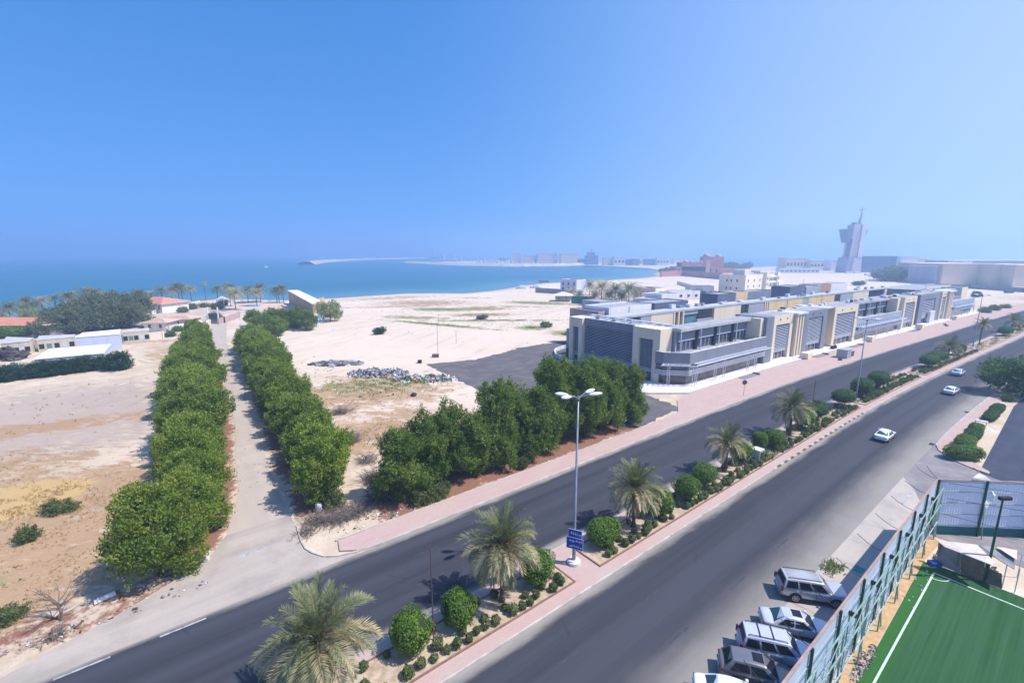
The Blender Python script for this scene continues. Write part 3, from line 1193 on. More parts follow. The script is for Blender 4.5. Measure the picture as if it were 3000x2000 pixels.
def tree_proto(key, seed, kind, h, w, lmat, n, size, clump=0.12, spray=0.55):
    g, lobes = tree_kind(seed, kind, h, w)
    # feathery sprays of leaves that point out and up, over a thinner inner layer
    nf = int(n * 0.20)
    Pf, Nf = crown_points(lobes, nf, g, clump, 0.45)
    Pf = Pf - Nf * 0.12
    per = 34
    nc = int((n - nf) / per)
    P0, N0 = crown_points(lobes, nc, g, clump, 0.20)
    D = N0 * 0.75 + np.array([0, 0, spray]) + g.standard_normal((nc, 3)) * 0.35
    D /= np.linalg.norm(D, axis=1, keepdims=True)
    ln = (0.45 + 0.75 * g.random(nc)) * size * 6.6
    t = g.random((nc, per)) * 1.25 - 0.35
    wd = size * 1.55 * (1.15 - 0.75 * np.clip(t, 0, 1))
    rad = g.standard_normal((nc, per, 3)) * wd[:, :, None]
    P = (P0[:, None, :] + D[:, None, :] * (t * ln[:, None])[:, :, None] + rad).reshape(-1, 3)
    A = (D[:, None, :] + g.standard_normal((nc, per, 3)) * 0.55).reshape(-1, 3)
    A /= np.linalg.norm(A, axis=1, keepdims=True)
    B = np.cross(A, g.standard_normal(A.shape))
    B /= np.linalg.norm(B, axis=1, keepdims=True) + 1e-9
    sz = (size * (0.6 + 0.8 * g.random(len(P))))[:, None]
    V = np.stack([P - A * sz, P - B * sz * .45, P + A * sz, P + B * sz * .45], 1)
    V = np.concatenate([leaves(Pf, Nf, np.full(nf, size * 1.1), g), V])
    cm = quads_mesh('crown', V, lmat)
    tm = limb_mesh('trunk', lobes, h * .8, 0.035 * h ** .5 * 2.2, g)
    TREES[key] = (tm, cm)


def plant(key, name, loc, rz, sc, label, cat='tree', group=None, lmat=None):
    tm, cm = TREES[key]
    e = empty(name, loc, rz)
    e.scale = sc if isinstance(sc, (tuple, list)) else (sc, sc, sc)
    t = link_mesh('trunk', tm, e)
    c = link_mesh('crown', cm, e)
    return tag(e, label, cat, group)


for i in range(4):
    tree_proto('row%d' % i, 100 + i, 'round', 8.0, 7.2, L_ROW, 30000, 0.118)
for i in range(4):
    tree_proto('front%d' % i, 200 + i, 'plume', 11.0, 6.4, L_FRONT, 32000, 0.118, spray=0.9)
for i in range(3):
    tree_proto('grey%d' % i, 300 + i, 'spread', 9.0, 12.0, L_GREY, 9000, 0.34)
tree_proto('pale0', 400, 'spread', 9.0, 10.0, L_PALE, 5200, 0.26)
for i in range(2):
    tree_proto('dark%d' % i, 500 + i, 'round', 4.2, 5.0, L_DARK, 6500, 0.17, 0.08)
for i in range(2):
    tree_proto('bush%d' % i, 520 + i, 'round', 2.4, 4.2, L_BUSH, 3000, 0.15, 0.15)
tree_proto('right0', 600, 'spread', 8.0, 11.0, leaf_mat('street_tree_leaf', hexc(92, 122, 56), hexc(66, 98, 46), hexc(108, 134, 66)), 14000, 0.22)

rr = random.Random(5)
# row left of the track
n_l = 24
for i in range(n_l):
    d = 47.6 + i * 5.3
    big = float(np.interp(d, [48, 65, 100, 150, 175], [.88, 1.18, 1.42, 1.2, .95]))
    s = float(tl(d)) - 3.6 * big - .3 + rr.uniform(-.8, .5)
    k = rr.uniform(0.88, 1.12) * big
    plant('row%d' % (i % 4), 'track_tree', W(s, d, -.05), rr.uniform(0, 6.28), (k, k * rr.uniform(.85, 1.1), k / big ** .65 * rr.uniform(.85, 1.18)),
          'dense green tree, ' + ORD[i] + ' from the avenue in the row left of the track', 'tree', 'tree row left of the track')
# row right of the track
n_r = 18
for i in range(n_r):
    d = 52.2 + i * 6.0
    big = float(np.interp(d, [50, 80, 110, 160], [.98, 1.0, 1.18, 1.35]))
    s = float(tr(d)) + 3.6 * big + 1.0 + rr.uniform(-.6, .8)
    k = rr.uniform(0.86, 1.10) * big
    plant('row%d' % ((i + 2) % 4), 'track_tree', W(s, d, -.05), rr.uniform(0, 6.28), (k, k * rr.uniform(.85, 1.1), k / big ** .6 * rr.uniform(.8, 1.1)),
          'dense green tree, ' + ORD[i] + ' from the avenue in the row right of the track', 'tree', 'tree row right of the track')
# clump by the blue canopy
for i, (u, v, k) in enumerate([(770, 985, .95), (800, 968, 1.0), (838, 965, 1.0), (872, 962, 1.05), (900, 966, .9), (745, 955, .8), (815, 985, .85)]):
    p = PX(u, v)
    plant('row%d' % (i % 4), 'clump_tree', p, rr.uniform(0, 6.28), (k * 1.2, k * 1.2, k * 1.05),
          'dark green tree, ' + ORD[i] + ' placed in the clump beside the blue canopy', 'tree', 'tree clump by the blue canopy')
# row along the avenue
front = [(19.8, 46.4, .74, .9), (23.6, 47.6, .84, .92), (27.6, 48.6, .90, .88), (30.2, 46.2, .74, .9), (34.0, 46.9, 1.02, .95), (37.6, 48.4, .92, .95), (40.8, 46.2, .90, .95), (44.4, 47.4, 1.18, 1.05),
         (48.6, 48.8, 1.06, 1.0), (50.6, 46.2, .96, .98), (54.6, 47.2, 1.04, 1.0), (58.6, 47.8, .98, .96), (61.6, 46.4, .86, .9), (56.4, 50.6, .96, .95)]
for i, (s, d, kz, kw) in enumerate(front):
    plant('front%d' % (i % 4), 'avenue_tree', W(s, d, -.05), rr.uniform(0, 6.28), (kw * 1.12, kw * 1.12, kz * 1.1),
          'tall plumed green tree, ' + ORD[i] + ' from the track in the row by the pink footway', 'tree', 'tree row along the pink footway')
for i, (s, d, k) in enumerate([(21.5, 44.6, .75), (23.5, 44.3, .6), (36.4, 44.4, .55), (13.2, 50.0, .75), (24.5, 45.2, .5)]):
    plant('bush%d' % (i % 2), 'low_bush', W(s, d, 0), rr.uniform(0, 6.28), k,
          'low green bush, ' + ORD[i] + ' in number at the foot of the roadside trees', 'bush', 'bushes under the roadside trees')

# hedges of the left compound
hp = [PX(u, v) for u, v in [(-60, 1128), (0, 1120), (55, 1113), (110, 1106), (165, 1099), (220, 1092), (268, 1086)]]
for i, p in enumerate(hp):
    plant('dark%d' % (i % 2), 'hedge_shrub', p + Vector((0, 1.5, 0)), rr.uniform(0, 6.28), (1.25, 1.15, .82),
          'dark green hedge shrub, ' + ORD[i] + ' from the left in the hedge before the white roofed shed', 'hedge', 'hedge before the white roofed shed')
plant('dark1', 'hedge_shrub', PX(334, 1086) + Vector((0, 1.6, 0)), 1.0, (1.15, 1.15, 1.05), 'rounded dark green shrub standing alone right of the long hedge', 'hedge')
# grey-green trees of the compound
for i, (u, v, k) in enumerate([(125, 985, .75), (175, 975, .95), (235, 972, 1.0), (290, 968, 1.05), (350, 962, 1.2), (395, 958, 1.0), (170, 945, .9), (250, 942, 1.05), (320, 935, 1.25), (380, 930, 1.3), (340, 918, 1.1)]):
    plant('grey%d' % (i % 3), 'garden_tree', PX(u, v), rr.uniform(0, 6.28), (k * .95, k * .95, k),
          'grey green spreading tree, ' + ORD[i] + ' planted in the dense garden behind the sheds', 'tree', 'garden trees behind the sheds')
plant('pale0', 'garden_tree', PX(98, 962), 0.5, (.62, .62, .95), 'yellow green young tree at the left of the garden', 'tree')
plant('pale0', 'lone_tree', PX(968, 940), 0.2, (1.15, 1.15, 1.05), 'pale green spreading tree beside the blue canopy on the sand', 'tree')
for i, (u, v, k) in enumerate([(640, 905, 1.2), (655, 890, 1.1), (628, 935, 1.1), (560, 905, 1.1), (535, 915, 1.0), (600, 900, .9), (430, 968, .8), (498, 985, .7), (520, 970, .7)]):
    plant('bush%d' % (i % 2), 'garden_bush', PX(u, v), rr.uniform(0, 6.28), (k * 1.3, k * 1.3, k),
          'olive garden bush, ' + ORD[i] + ' along the drive behind the gate', 'bush', 'bushes behind the gate')
# trees further off
for i, (u, v, kx, kz, key) in enumerate([(2045, 868, .55, .6, 'grey0'), (2425, 846, 1.0, .7, 'dark0'), (2455, 842, 1.6, .9, 'dark1'), (2515, 836, 1.9, 1.0, 'dark0'), (2860, 870, 1.1, .9, 'dark1'), (1930, 858, .3, .25, 'grey1'),
                                         (2610, 824, 2.4, 1.5, 'grey1'), (2640, 822, 2.6, 1.7, 'grey2'), (2675, 820, 2.6, 1.6, 'grey0'), (2710, 817, 2.4, 1.3, 'grey1'), (2590, 820, 2.0, 1.3, 'grey2')]):
    plant(key, 'distant_tree', PX(u, v), rr.uniform(0, 6.28), (kx, kx, kz),
          'distant dusty green tree, ' + ORD[i] + ' among the trees beyond the long building', 'tree', 'trees beyond the long building')
# street tree at the right edge
plant('right0', 'street_tree', W(134.5, 8.2), 0.6, (1.0, 1.0, 1.0), 'broad green street tree at the right edge shading the near carriageway', 'tree')
plant('bush1', 'verge_bush', W(128.5, 9.4), 0.6, (.5, .5, .45), 'small low bush at the foot of the street tree', 'bush')
for i in range(5):
    plant('bush%d' % (i % 2), 'verge_bush', W(318 + i * 9, 47.5 + (i % 2) * 2), i, (1.1, 1.1, .8), 'green verge bush, ' + ORD[i] + ' in the patch past the far end of the long building', 'bush', 'bushes past the long building')
# bushes and scrub on the field and the sand
plant('bush0', 'field_bush', PX(172, 1497), 0.3, (.85, .62, .42), 'larger grey green bush beside the ochre patch in the field', 'bush')
plant('bush1', 'field_bush', PX(78, 1580), 2.0, (.62, .5, .5), 'smaller grey green bush left in the brown field', 'bush')
plant('bush0', 'field_bush', PX(18, 1820), 1.0, (.6, .5, .4), 'green weed clump at the lower left edge of the field', 'bush')
plant('dark0', 'sand_bush', PX(1112, 978), 0.7, (.85, .75, .60), 'dark date-like bush alone on the bare sand lot', 'bush')
plant('grey0', 'sand_bush', PX(1410, 934), 0.7, (.4, .4, .22), 'grey rounded bush on the strip across the sand', 'bush')
plant('bush0', 'sand_bush', PX(1600, 958), 0.2, (1.1, .8, .8), 'tall green weed clump near the corner of the dark yard', 'bush')


# ---- date palms
def frond_mesh(name, L, e0, droop, nl, lw, ll, lmat, seed, curl=0.0):
    """one feather frond leaving the origin along +x, rising at angle e0 and bending down"""
    g = np.random.default_rng(seed)
    m = 14
    pts = [np.array([0.10, 0, 0.0])]
    ang = e0
    for i in range(m):
        ang = e0 - droop * ((i + 1) / m) ** 1.25
        pts.append(pts[-1] + np.array([math.cos(ang), curl * (i / m), math.sin(ang)]) * L / m)
    pts = np.array(pts)
    t = np.linspace(0, 1, m + 1)
    Q = []
    # rachis
    for i in range(m):
        w0 = 0.045 * (1 - t[i]) + 0.012
        w1 = 0.045 * (1 - t[i + 1]) + 0.012
        a, b = pts[i], pts[i + 1]
        Q.append([a + [0, -w0, 0], a + [0, w0, 0], b + [0, w1, 0], b + [0, -w1, 0]])
        Q.append([a + [0, 0, -w0], a + [0, 0, w0], b + [0, 0, w1], b + [0, 0, -w1]])
    for k in range(nl):
        u = 0.16 + 0.84 * (k + 0.5) / nl
        p = np.array([np.interp(u, t, pts[:, j]) for j in range(3)])
        tan = np.array([np.interp(min(1, u + .04), t, pts[:, j]) for j in range(3)]) - np.array([np.interp(max(0, u - .04), t, pts[:, j]) for j in range(3)])
        tan /= np.linalg.norm(tan)
        nrm = np.array([-tan[2], 0, tan[0]])
        ln = ll * (0.55 + 0.9 * math.sin(math.pi * min(1, 0.15 + u * 0.82))) * (0.85 + 0.3 * g.random())
        for sd_ in (-1, 1):
            d = tan * (0.55 + 0.35 * u) + np.array([0, sd_, 0]) * (0.85 - 0.25 * u) + nrm * (0.45 + 0.2 * g.standard_normal())
            d /= np.linalg.norm(d)
            side = np.cross(d, nrm)
            side /= np.linalg.norm(side)
            side *= lw * (0.8 + .4 * g.random())
            q = p + d * ln
            q = q + np.array([0, 0, -0.12 * ln])
            mid = p + d * ln * .5
            Q.append([p, mid - side, q, mid + side])
    return quads_mesh(name, np.array(Q), lmat)


def trunk_mesh(h, r, seed):
    g = random.Random(seed)
    prof = []
    n = max(6, int(h / 0.16))
    for i in range(n):
        z = h * i / (n - 1)
        f = 1.25 - 0.5 * min(1, z / 0.7) + 0.12 * (z / h)
        prof.append((r * f * (1.08 if i % 2 else 0.93), z))
    return MB().lathe(prof, 10)


NEAR_FR = []
for i, (e0, dr, L) in enumerate([(R(82), R(40), 2.7), (R(66), R(62), 2.9), (R(50), R(80), 3.0), (R(34), R(88), 3.0), (R(14), R(86), 2.9), (R(-8), R(70), 2.7)]):
    NEAR_FR.append(frond_mesh('frond', L, e0, dr, 46, .022, .50, L_FRONDY if i in (3, 4) else L_FROND, 40 + i))
NEAR_ALT = frond_mesh('frond', 2.9, R(28), R(96), 46, .022, .50, L_FROND, 77)
DEAD_FR = [frond_mesh('dry_frond', 2.5, R(-30), R(56), 40, .020, .42, L_DEAD, 60), frond_mesh('dry_frond', 2.3, R(-52), R(34), 40, .020, .40, L_DEAD, 61)]


def date_palm(loc, h, spread, seed, label, dates=False, dead=8, group='date palms of the median', nf=46, wild=1.0):
    g = random.Random(seed)
    e = empty('date_palm', loc, g.uniform(0, 6.28))
    tm = trunk_mesh(h, 0.24, seed)
    tm.build('trunk', M_PTRUNK, e)
    # leaf base crown
    cb = MB()
    for k in range(26):
        a = k * 2.399
        z = h - 0.45 + 0.022 * k
        st = Vector((math.cos(a) * .2, math.sin(a) * .2, z))
        cb.tube([st, st + Vector((math.cos(a) * .32, math.sin(a) * .32, .42))], [.06, .03], 5)
    cb.build('leaf_bases', M_PTRUNK, e)
    for k in range(nf):
        f = (k + 0.5) / nf
        idx = min(5, int(f * 6))
        a = k * 2.39996 + g.uniform(-.15, .15)
        me = NEAR_FR[idx] if g.random() > 0.2 or idx < 2 else NEAR_ALT
        o = link_mesh('frond', me, e)
        o.location = (0, 0, h - 0.05 - 0.3 * f)
        o.rotation_euler = (g.uniform(-.25, .25), g.uniform(-.10, .10) * wild, a)
        q = spread * g.uniform(.88, 1.1)
        o.scale = (q, q * g.uniform(.9, 1.1), q)
    for k in range(dead):
        a = g.uniform(0, 6.28)
        o = link_mesh('dry_frond', DEAD_FR[k % 2], e)
        o.location = (0, 0, h - 0.35)
        o.rotation_euler = (g.uniform(-.2, .2), g.uniform(-.1, .1), a)
        q = spread * g.uniform(.8, 1.0)
        o.scale = (q, q, q)
    if dates:
        for k in range(dates):
            a = [-2.4, -0.6, 0.7, -1.5][k % 4] - e.rotation_euler.z
            b = MB()
            c = Vector((math.cos(a), math.sin(a), 0))
            pts = [Vector((0, 0, h)), c * .6 + Vector((0, 0, h + .25)), c * 1.05 + Vector((0, 0, h - .05))]
            b.tube(pts, [.04, .03, .02], 5)
            bunch = b.build('date_stalk', M_STALK, e)
            b2 = MB()
            for j in range(60):
                st = pts[-1]
                en = st + Vector((g.gauss(0, .16), g.gauss(0, .16), -g.uniform(.2, .75)))
                b2.tube([st, en], [.010, .022], 4)
            b2.build('date_bunch', M_DATE, bunch)
    return tag(e, label, 'palm', group)


date_palm(W(5.4, 26.0, PZ), 5.2, 1.18, 11, 'large date palm at the lower edge of the picture on the median', nf=58, dead=12)
date_palm(W(19.6, 26.4, PZ), 5.2, 1.12, 12, 'date palm with orange date bunches left of the blue road sign', dates=3, dead=12, nf=54)
date_palm(W(36.6, 26.3, PZ), 4.6, 1.08, 13, 'bushy date palm just right of the blue road sign', dead=12, nf=50, dates=1)
date_palm(W(56.0, 26.6, PZ), 4.2, 1.05, 14, 'slender date palm with bare trunk between trimmed bushes and white cabinet', nf=34, dead=5)
date_palm(W(76.0, 26.6, PZ), 4.7, 1.15, 15, 'wide date palm with drooping dry fronds halfway up the median', nf=46, dead=12)
date_palm(W(168.5, 26.6, PZ), 3.4, 1.2, 16, 'low spreading palm beside two boxed hedges far up the median', nf=36, dead=6)
date_palm(W(201.8, 27.0, PZ), 6.6, .92, 17, 'tall single palm beyond the third lamp post on the median', nf=30, dead=3)
date_palm(W(244, 26.6, PZ), 4.2, 1.2, 18, 'farthest palm of the median near the right edge', nf=34, dead=4)

# far palms: one crown mesh each
FARP = []
for i in range(3):
    g = np.random.default_rng(700 + i)
    acc = []
    for k in range(40):
        f = (k + .5) / 40
        e0 = R(80 - 92 * f)
        a = k * 2.39996
        fm = []
        L = 3.0
        m = 6
        ang = e0
        p = np.array([.1, 0, 0.0])
        c, s_ = math.cos(a), math.sin(a)
        rot = np.array([[c, -s_, 0], [s_, c, 0], [0, 0, 1]])
        for q in range(m):
            ang = e0 - R(75) * ((q + 1) / m) ** 1.2
            p2 = p + np.array([math.cos(ang), 0, math.sin(ang)]) * L / m
            for sg in (-1, 1):
                for jj in range(3):
                    bse = p + (p2 - p) * jj / 3
                    w = 0.55 * math.sin(math.pi * min(1, .2 + .75 * (q + jj / 3) / m)) + .08
                    tip = bse + (p2 - p) / np.linalg.norm(p2 - p) * .35 + np.array([0, sg * w, -.05 - .1 * g.random()])
                    mid = (bse + tip) / 2
                    t_ = (p2 - p) / np.linalg.norm(p2 - p) * .055
                    acc.append([rot @ bse, rot @ (mid - t_), rot @ tip, rot @ (mid + t_)])
            p = p2
    FARP.append(quads_mesh('crown', np.array(acc), [L_FROND, L_FRONDY, L_FROND][i]))
FTR = []
for i in range(2):
    b = MB().lathe([(.3, 0), (.22, .5), (.2, 3), (.2, 6.0)], 8)
    me = bpy.data.meshes.new('trunk')
    me.from_pydata(b.v, [], b.f)
    me.materials.append(M_PTRUNK)
    FTR.append(me)


def far_palm(p, h, k, label, group, seed):
    g = random.Random(seed)
    k *= 1.35
    h *= 1.12
    e = empty('coast_palm', p, g.uniform(0, 6.28))
    t = link_mesh('trunk', FTR[0], e)
    t.scale = (1, 1, h / 6.0)
    c = link_mesh('crown', FARP[seed % 3], e)
    c.location = (0, 0, h)
    c.scale = (k, k, k)
    return tag(e, label, 'palm', group)


z1 = lambda a, b: (a * 750 / 2352, 780 + b * 750 / 2352)
coast = [(110, 545, 6.5, 1.25), (20, 560, 3.8, 1.2), (265, 470, 6.5, 1.3), (240, 500, 5, 1.1), (400, 450, 6, 1.1), (520, 420, 6, 1.0), (660, 450, 8, 1.3), (680, 420, 7, 1.2), (820, 420, 9, 1.3), (900, 440, 9, 1.3), (940, 430, 7, 1.2), (1020, 400, 7, 1.0),
         (1310, 345, 6, 1.1), (1400, 345, 5, 1.0), (1240, 350, 5, 1.0), (1495, 345, 7, 1.1), (1590, 350, 7, 1.2), (1650, 345, 9, 1.3), (1680, 340, 8, 1.2), (1760, 325, 7, 1.1), (780, 430, 6, 1.1), (330, 470, 5, 1.0)]
for i, (a, b, h, k) in enumerate(coast):
    far_palm(PX(*z1(a, b)), h, k, 'seaside date palm, ' + ORD[i] + ' planted along the left garden shore', 'palms along the left garden shore', i)
z2 = lambda a, b: (600 + a * 750 / 2352, 700 + b * 750 / 2352)
for i, (a, b, h, k) in enumerate([(285, 650, 7.5, 1.6), (240, 620, 9, 1.5), (400, 590, 7, 1.3), (480, 615, 6.5, 1.3), (515, 585, 8, 1.4), (665, 585, 6.5, 1.3), (685, 585, 7, 1.2), (725, 585, 7.5, 1.3), (125, 600, 8, 1.0), (10, 560, 9, .6)]):
    far_palm(PX(*z2(a, b)), h, k, 'date palm, ' + ORD[i] + ' of the palms around the pool terrace', 'palms around the pool terrace', 40 + i)
z3 = lambda a, b: (1200 + a * 750 / 2352, 700 + b * 750 / 2352)
for i, (a, b, h, k) in enumerate([(1650, 530, 7, 1.6), (1760, 610, 9.5, 1.9), (1885, 610, 8, 1.9), (2010, 620, 8.5, 1.9), (1700, 600, 4.5, 1.6), (1830, 615, 5, 1.7), (1950, 615, 4.5, 1.6), (1480, 545, 3.5, 1.4), (1560, 560, 3.2, 1.4), (2080, 600, 6, 1.4)]):
    far_palm(PX(*z3(a, b)), h, k, 'dark date palm, ' + ORD[i] + ' in the grove behind the long building', 'palm grove behind the long building', 60 + i)


# ---- clipped bushes of the median
def topiary_mesh(name, shape, seed, n, size, lmat, lumps=0):
    g = np.random.default_rng(seed)
    rx, ry, rz, pw = shape
    d = g.standard_normal((n, 3))
    d /= np.linalg.norm(d, axis=1, keepdims=True)
    # superellipsoid surface
    q = (np.abs(d[:, 0] / 1.0) ** pw + np.abs(d[:, 1]) ** pw + np.abs(d[:, 2]) ** pw) ** (-1.0 / pw)
    b = 1 + 0.05 * np.sin(d[:, 0] * 7 + seed) * np.sin(d[:, 1] * 6) * np.sin(d[:, 2] * 8 + 1)
    if lumps:
        b = b + lumps * np.sin(d[:, 0] * 4.2 + seed * 2.1) * np.cos(d[:, 1] * 3.7 + seed) * (0.6 + np.sin(d[:, 2] * 3.3))
    P = d * (q * b * (1 - 0.10 * g.random(n)))[:, None] * np.array([rx, ry, rz])
    N = d / np.array([rx, ry, rz])
    N /= np.linalg.norm(N, axis=1, keepdims=True)
    me = quads_mesh(name, leaves(P, N, np.full(n, size), g, 0.55), lmat)
    return me


def core_mesh(shape, seed):
    rx, ry, rz, pw = shape
    b = MB()
    n, m = 14, 8
    for i in range(m + 1):
        t = math.pi * i / m
        for k in range(n):
            a = 2 * math.pi * k / n
            d = np.array([math.sin(t) * math.cos(a), math.sin(t) * math.sin(a), math.cos(t)])
            q = (abs(d[0]) ** pw + abs(d[1]) ** pw + abs(d[2]) ** pw) ** (-1 / pw) * .86
            b.v.append((d[0] * q * rx, d[1] * q * ry, d[2] * q * rz))
    for i in range(m):
        for k in range(n):
            a = i * n + k
            c = i * n + (k + 1) % n
            b.f.append((a, a + n, c + n, c))
    me = bpy.data.meshes.new('inner_foliage')
    me.from_pydata(b.v, [], b.f)
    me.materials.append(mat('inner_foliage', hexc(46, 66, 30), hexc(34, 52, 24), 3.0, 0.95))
    me.update()
    return me


def clip_bush(loc, shape, rz, lift, seed, label, lmat=None, lumps=0, n=2600, size=.075, group='clipped bushes of the median', stems=3, name='clipped_bush', cat='bush'):
    lmat = lmat or L_TOP
    e = empty(name, loc, rz)
    c = link_mesh('foliage', topiary_mesh('foliage', shape, seed, n, size, lmat, lumps), e)
    c.location = (0, 0, lift + shape[2])
    k = link_mesh('inner_foliage', core_mesh(shape, seed), e)
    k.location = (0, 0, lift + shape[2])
    g = random.Random(seed)
    for j in range(stems):
        b = MB()
        x = (j - (stems - 1) / 2) * shape[0] * .35
        b.tube([(x * .7, g.uniform(-.1, .1), 0), (x, g.uniform(-.2, .2), lift * .7), (x * 1.15, g.uniform(-.2, .2), lift + shape[2] * .6)], [.06, .05, .03], 6)
        b.build('stem', M_BARK, e)
    return tag(e, label, cat, group)


HB = leaf_mat('boxed_bush_leaf', hexc(72, 104, 48), hexc(52, 84, 40), hexc(84, 112, 54))
# (s, d, half-length, half-width, half-height, lift, power, lumps, leaf, label)
TB = [(11.6, 26.6, 1.2, 1.3, 1.15, .35, 2.8, .17, L_TOP, 'round bright green clipped bush right of the near palm'),
      (15.5, 26.5, 1.05, 1.2, 1.1, .35, 2.9, .10, L_TOP, 'round clipped bush left of the palm with date bunches'),
      (23.2, 26.2, 1.35, 1.15, 1.2, .3, 2.8, .13, L_TOP, 'clipped bush between the palm with date bunches and the lamp post'),
      (31.9, 26.3, 1.65, 1.15, 1.0, .4, 2.8, .06, L_TOP, 'smooth oval clipped bush right of the blue road sign'),
      (40.6, 26.0, 1.5, 1.3, 1.15, .4, 2.4, .14, L_TOP, 'lumpy clipped bush right of the bushy date palm'),
      (45.6, 25.8, 1.5, 1.3, 1.05, .6, 2.4, .16, L_TOP, 'lumpy clipped bush on bare stems, middle of three in line'),
      (50.2, 26.3, 1.6, 1.2, 1.0, .6, 2.6, .05, L_TOP, 'oval clipped bush left of the slender date palm'),
      (60.4, 26.6, 1.5, 1.2, .95, .6, 2.5, .06, L_TOP, 'clipped bush beside the white cabinet'),
      (66.0, 26.8, .9, .9, 1.0, .7, 3.0, .06, L_TOP, 'narrow upright clipped bush just past the white cabinet'),
      (69.2, 26.2, 1.4, 1.2, 1.0, .5, 2.5, .05, L_TOP, 'rounded clipped bush in front of the wide date palm'),
      (81.0, 26.4, 1.6, 1.3, 1.0, .7, 2.6, .05, L_TOP, 'clipped bush half hidden by the wide date palm'),
      (86.6, 26.9, 2.1, 1.4, .95, .7, 2.8, .02, HB, 'oval clipped bush right of the wide date palm'),
      (90.0, 27.6, 1.2, 1.0, .8, .8, 2.6, .04, HB, 'small clipped bush behind the oval one right of the wide palm'),
      (99.0, 26.6, 2.4, 1.6, 1.0, .9, 3.0, .0, HB, 'mushroom shaped clipped bush left of the second lamp post'),
      (108.4, 26.6, 2.5, 1.6, 1.35, .8, 3.2, .0, HB, 'tall boxed bush at the foot of the second lamp post'),
      (118.5, 26.8, 2.7, 1.6, 1.1, 1.1, 3.6, .0, HB, 'flat topped boxed bush right of the second lamp post'),
      (150.8, 26.2, 3.4, 1.6, 1.0, 1.0, 3.8, .0, HB, 'long boxed hedge block behind the silver car'),
      (159.0, 26.6, 3.2, 1.5, .9, 1.0, 3.8, .0, HB, 'second long boxed hedge block before the low palm'),
      (176.5, 26.4, 2.2, 1.5, 1.3, .6, 3.0, .0, HB, 'boxed bush between the low palm and the third lamp post'),
      (232.0, 26.4, 3.2, 1.6, 1.1, .8, 3.4, .0, HB, 'dark boxed bush left of the farthest palm'),
      (256.0, 26.4, 3.4, 1.6, 1.2, .8, 3.4, .0, HB, 'dark boxed bush right of the farthest palm')]
for i, (s, d, a, b, c, lift, pw, lump, lm, lab) in enumerate(TB):
    near = s < 80
    clip_bush(W(s, d, PZ + .04), (a * 1.1, b * 1.1, c * 1.1, pw), heading(s) + rr.uniform(-.15, .15), lift, 30 + i, lab, lm, lump, 3600 if near else 2200, .075 if near else .11)

# hedges of the right footway
RH = [(86.2, 8.3, 2.5, 1.2, .95, 3.0, 'dark rounded hedge at the side street corner', -R(42)), (92.0, 9.0, 2.4, 1.15, .8, 3.4, 'bright clipped hedge behind the corner hedge', 0),
      (97.6, 9.0, 2.6, 1.0, .6, 3.4, 'flatter clipped hedge in the middle of the right footway', 0), (101.4, 9.2, 1.6, .9, .65, 3.0, 'short clipped hedge end with a sprout on top', 0),
      (112.0, 9.0, 3.0, .9, .55, 3.4, 'low clipped hedge right of the white bench', 0), (117.6, 9.1, 3.2, .9, .6, 3.4, 'farthest low clipped hedge of the right footway', 0)]
for i, (s, d, a, b, c, pw, lab, tw) in enumerate(RH):
    clip_bush(W(s, d, 0.02), (a, b, c, pw), heading(s) + tw, .05, 80 + i, lab, L_TOP if i in (0, 1, 3) else HB, .02, 3000, .09, 'clipped hedges of the right footway', 2, 'clipped_hedge', 'hedge')

# small shrubs planted in lines in the beds
SHR = []
for i in range(4):
    g = np.random.default_rng(900 + i)
    n = 420
    d = g.standard_normal((n, 3))
    d /= np.linalg.norm(d, axis=1, keepdims=True)
    P = d * (1 - .3 * g.random(n))[:, None] * np.array([.40, .40, .42]) * (1 + .12 * np.sin(d[:, :1] * 6 + i))
    P[:, 2] += .40
    SHR.append(quads_mesh('small_shrub', leaves(P, d, np.full(n, .085), g, .7), L_BUSH if i % 2 else leaf_mat('shrub_leaf_%d' % i, hexc(122, 132, 84), hexc(96, 108, 68), hexc(134, 140, 98))))
cnt = 0
for bi, (a, b_) in enumerate(beds):
    rows = [(24.75, .92), (25.45, 1.9)] if a < 100 else [(24.75, 1.1), (25.6, 1.5)]
    rows.append((27.1, 1.6))
    for d, stp in rows:
        s = max(a + .5, -2)
        while s < min(b_ - .4, 190 if d < 25 else 150):
            s += stp * rr.uniform(.8, 1.25)
            if s > b_ - .4:
                break
            if rr.random() < .10 or cnt >= 296:
                continue
            o = link_mesh('small_shrub', SHR[rr.randrange(4)])
            o.location = W(s, d + rr.uniform(-.16, .16), PZ + .03)
            k = rr.uniform(.72, 1.12)
            o.scale = (k, k, k * rr.uniform(.8, 1.15))
            o.rotation_euler = (0, 0, rr.uniform(0, 6.28))
            wh = ('near edge line' if d < 25 else 'middle' if d < 26.5 else 'far edge line') + ' of the ' + ORD[bi] + ' median bed'
            tag(o, 'small rounded shrub in the ' + wh, 'shrub', 'small shrubs in the ' + wh)
            cnt += 1
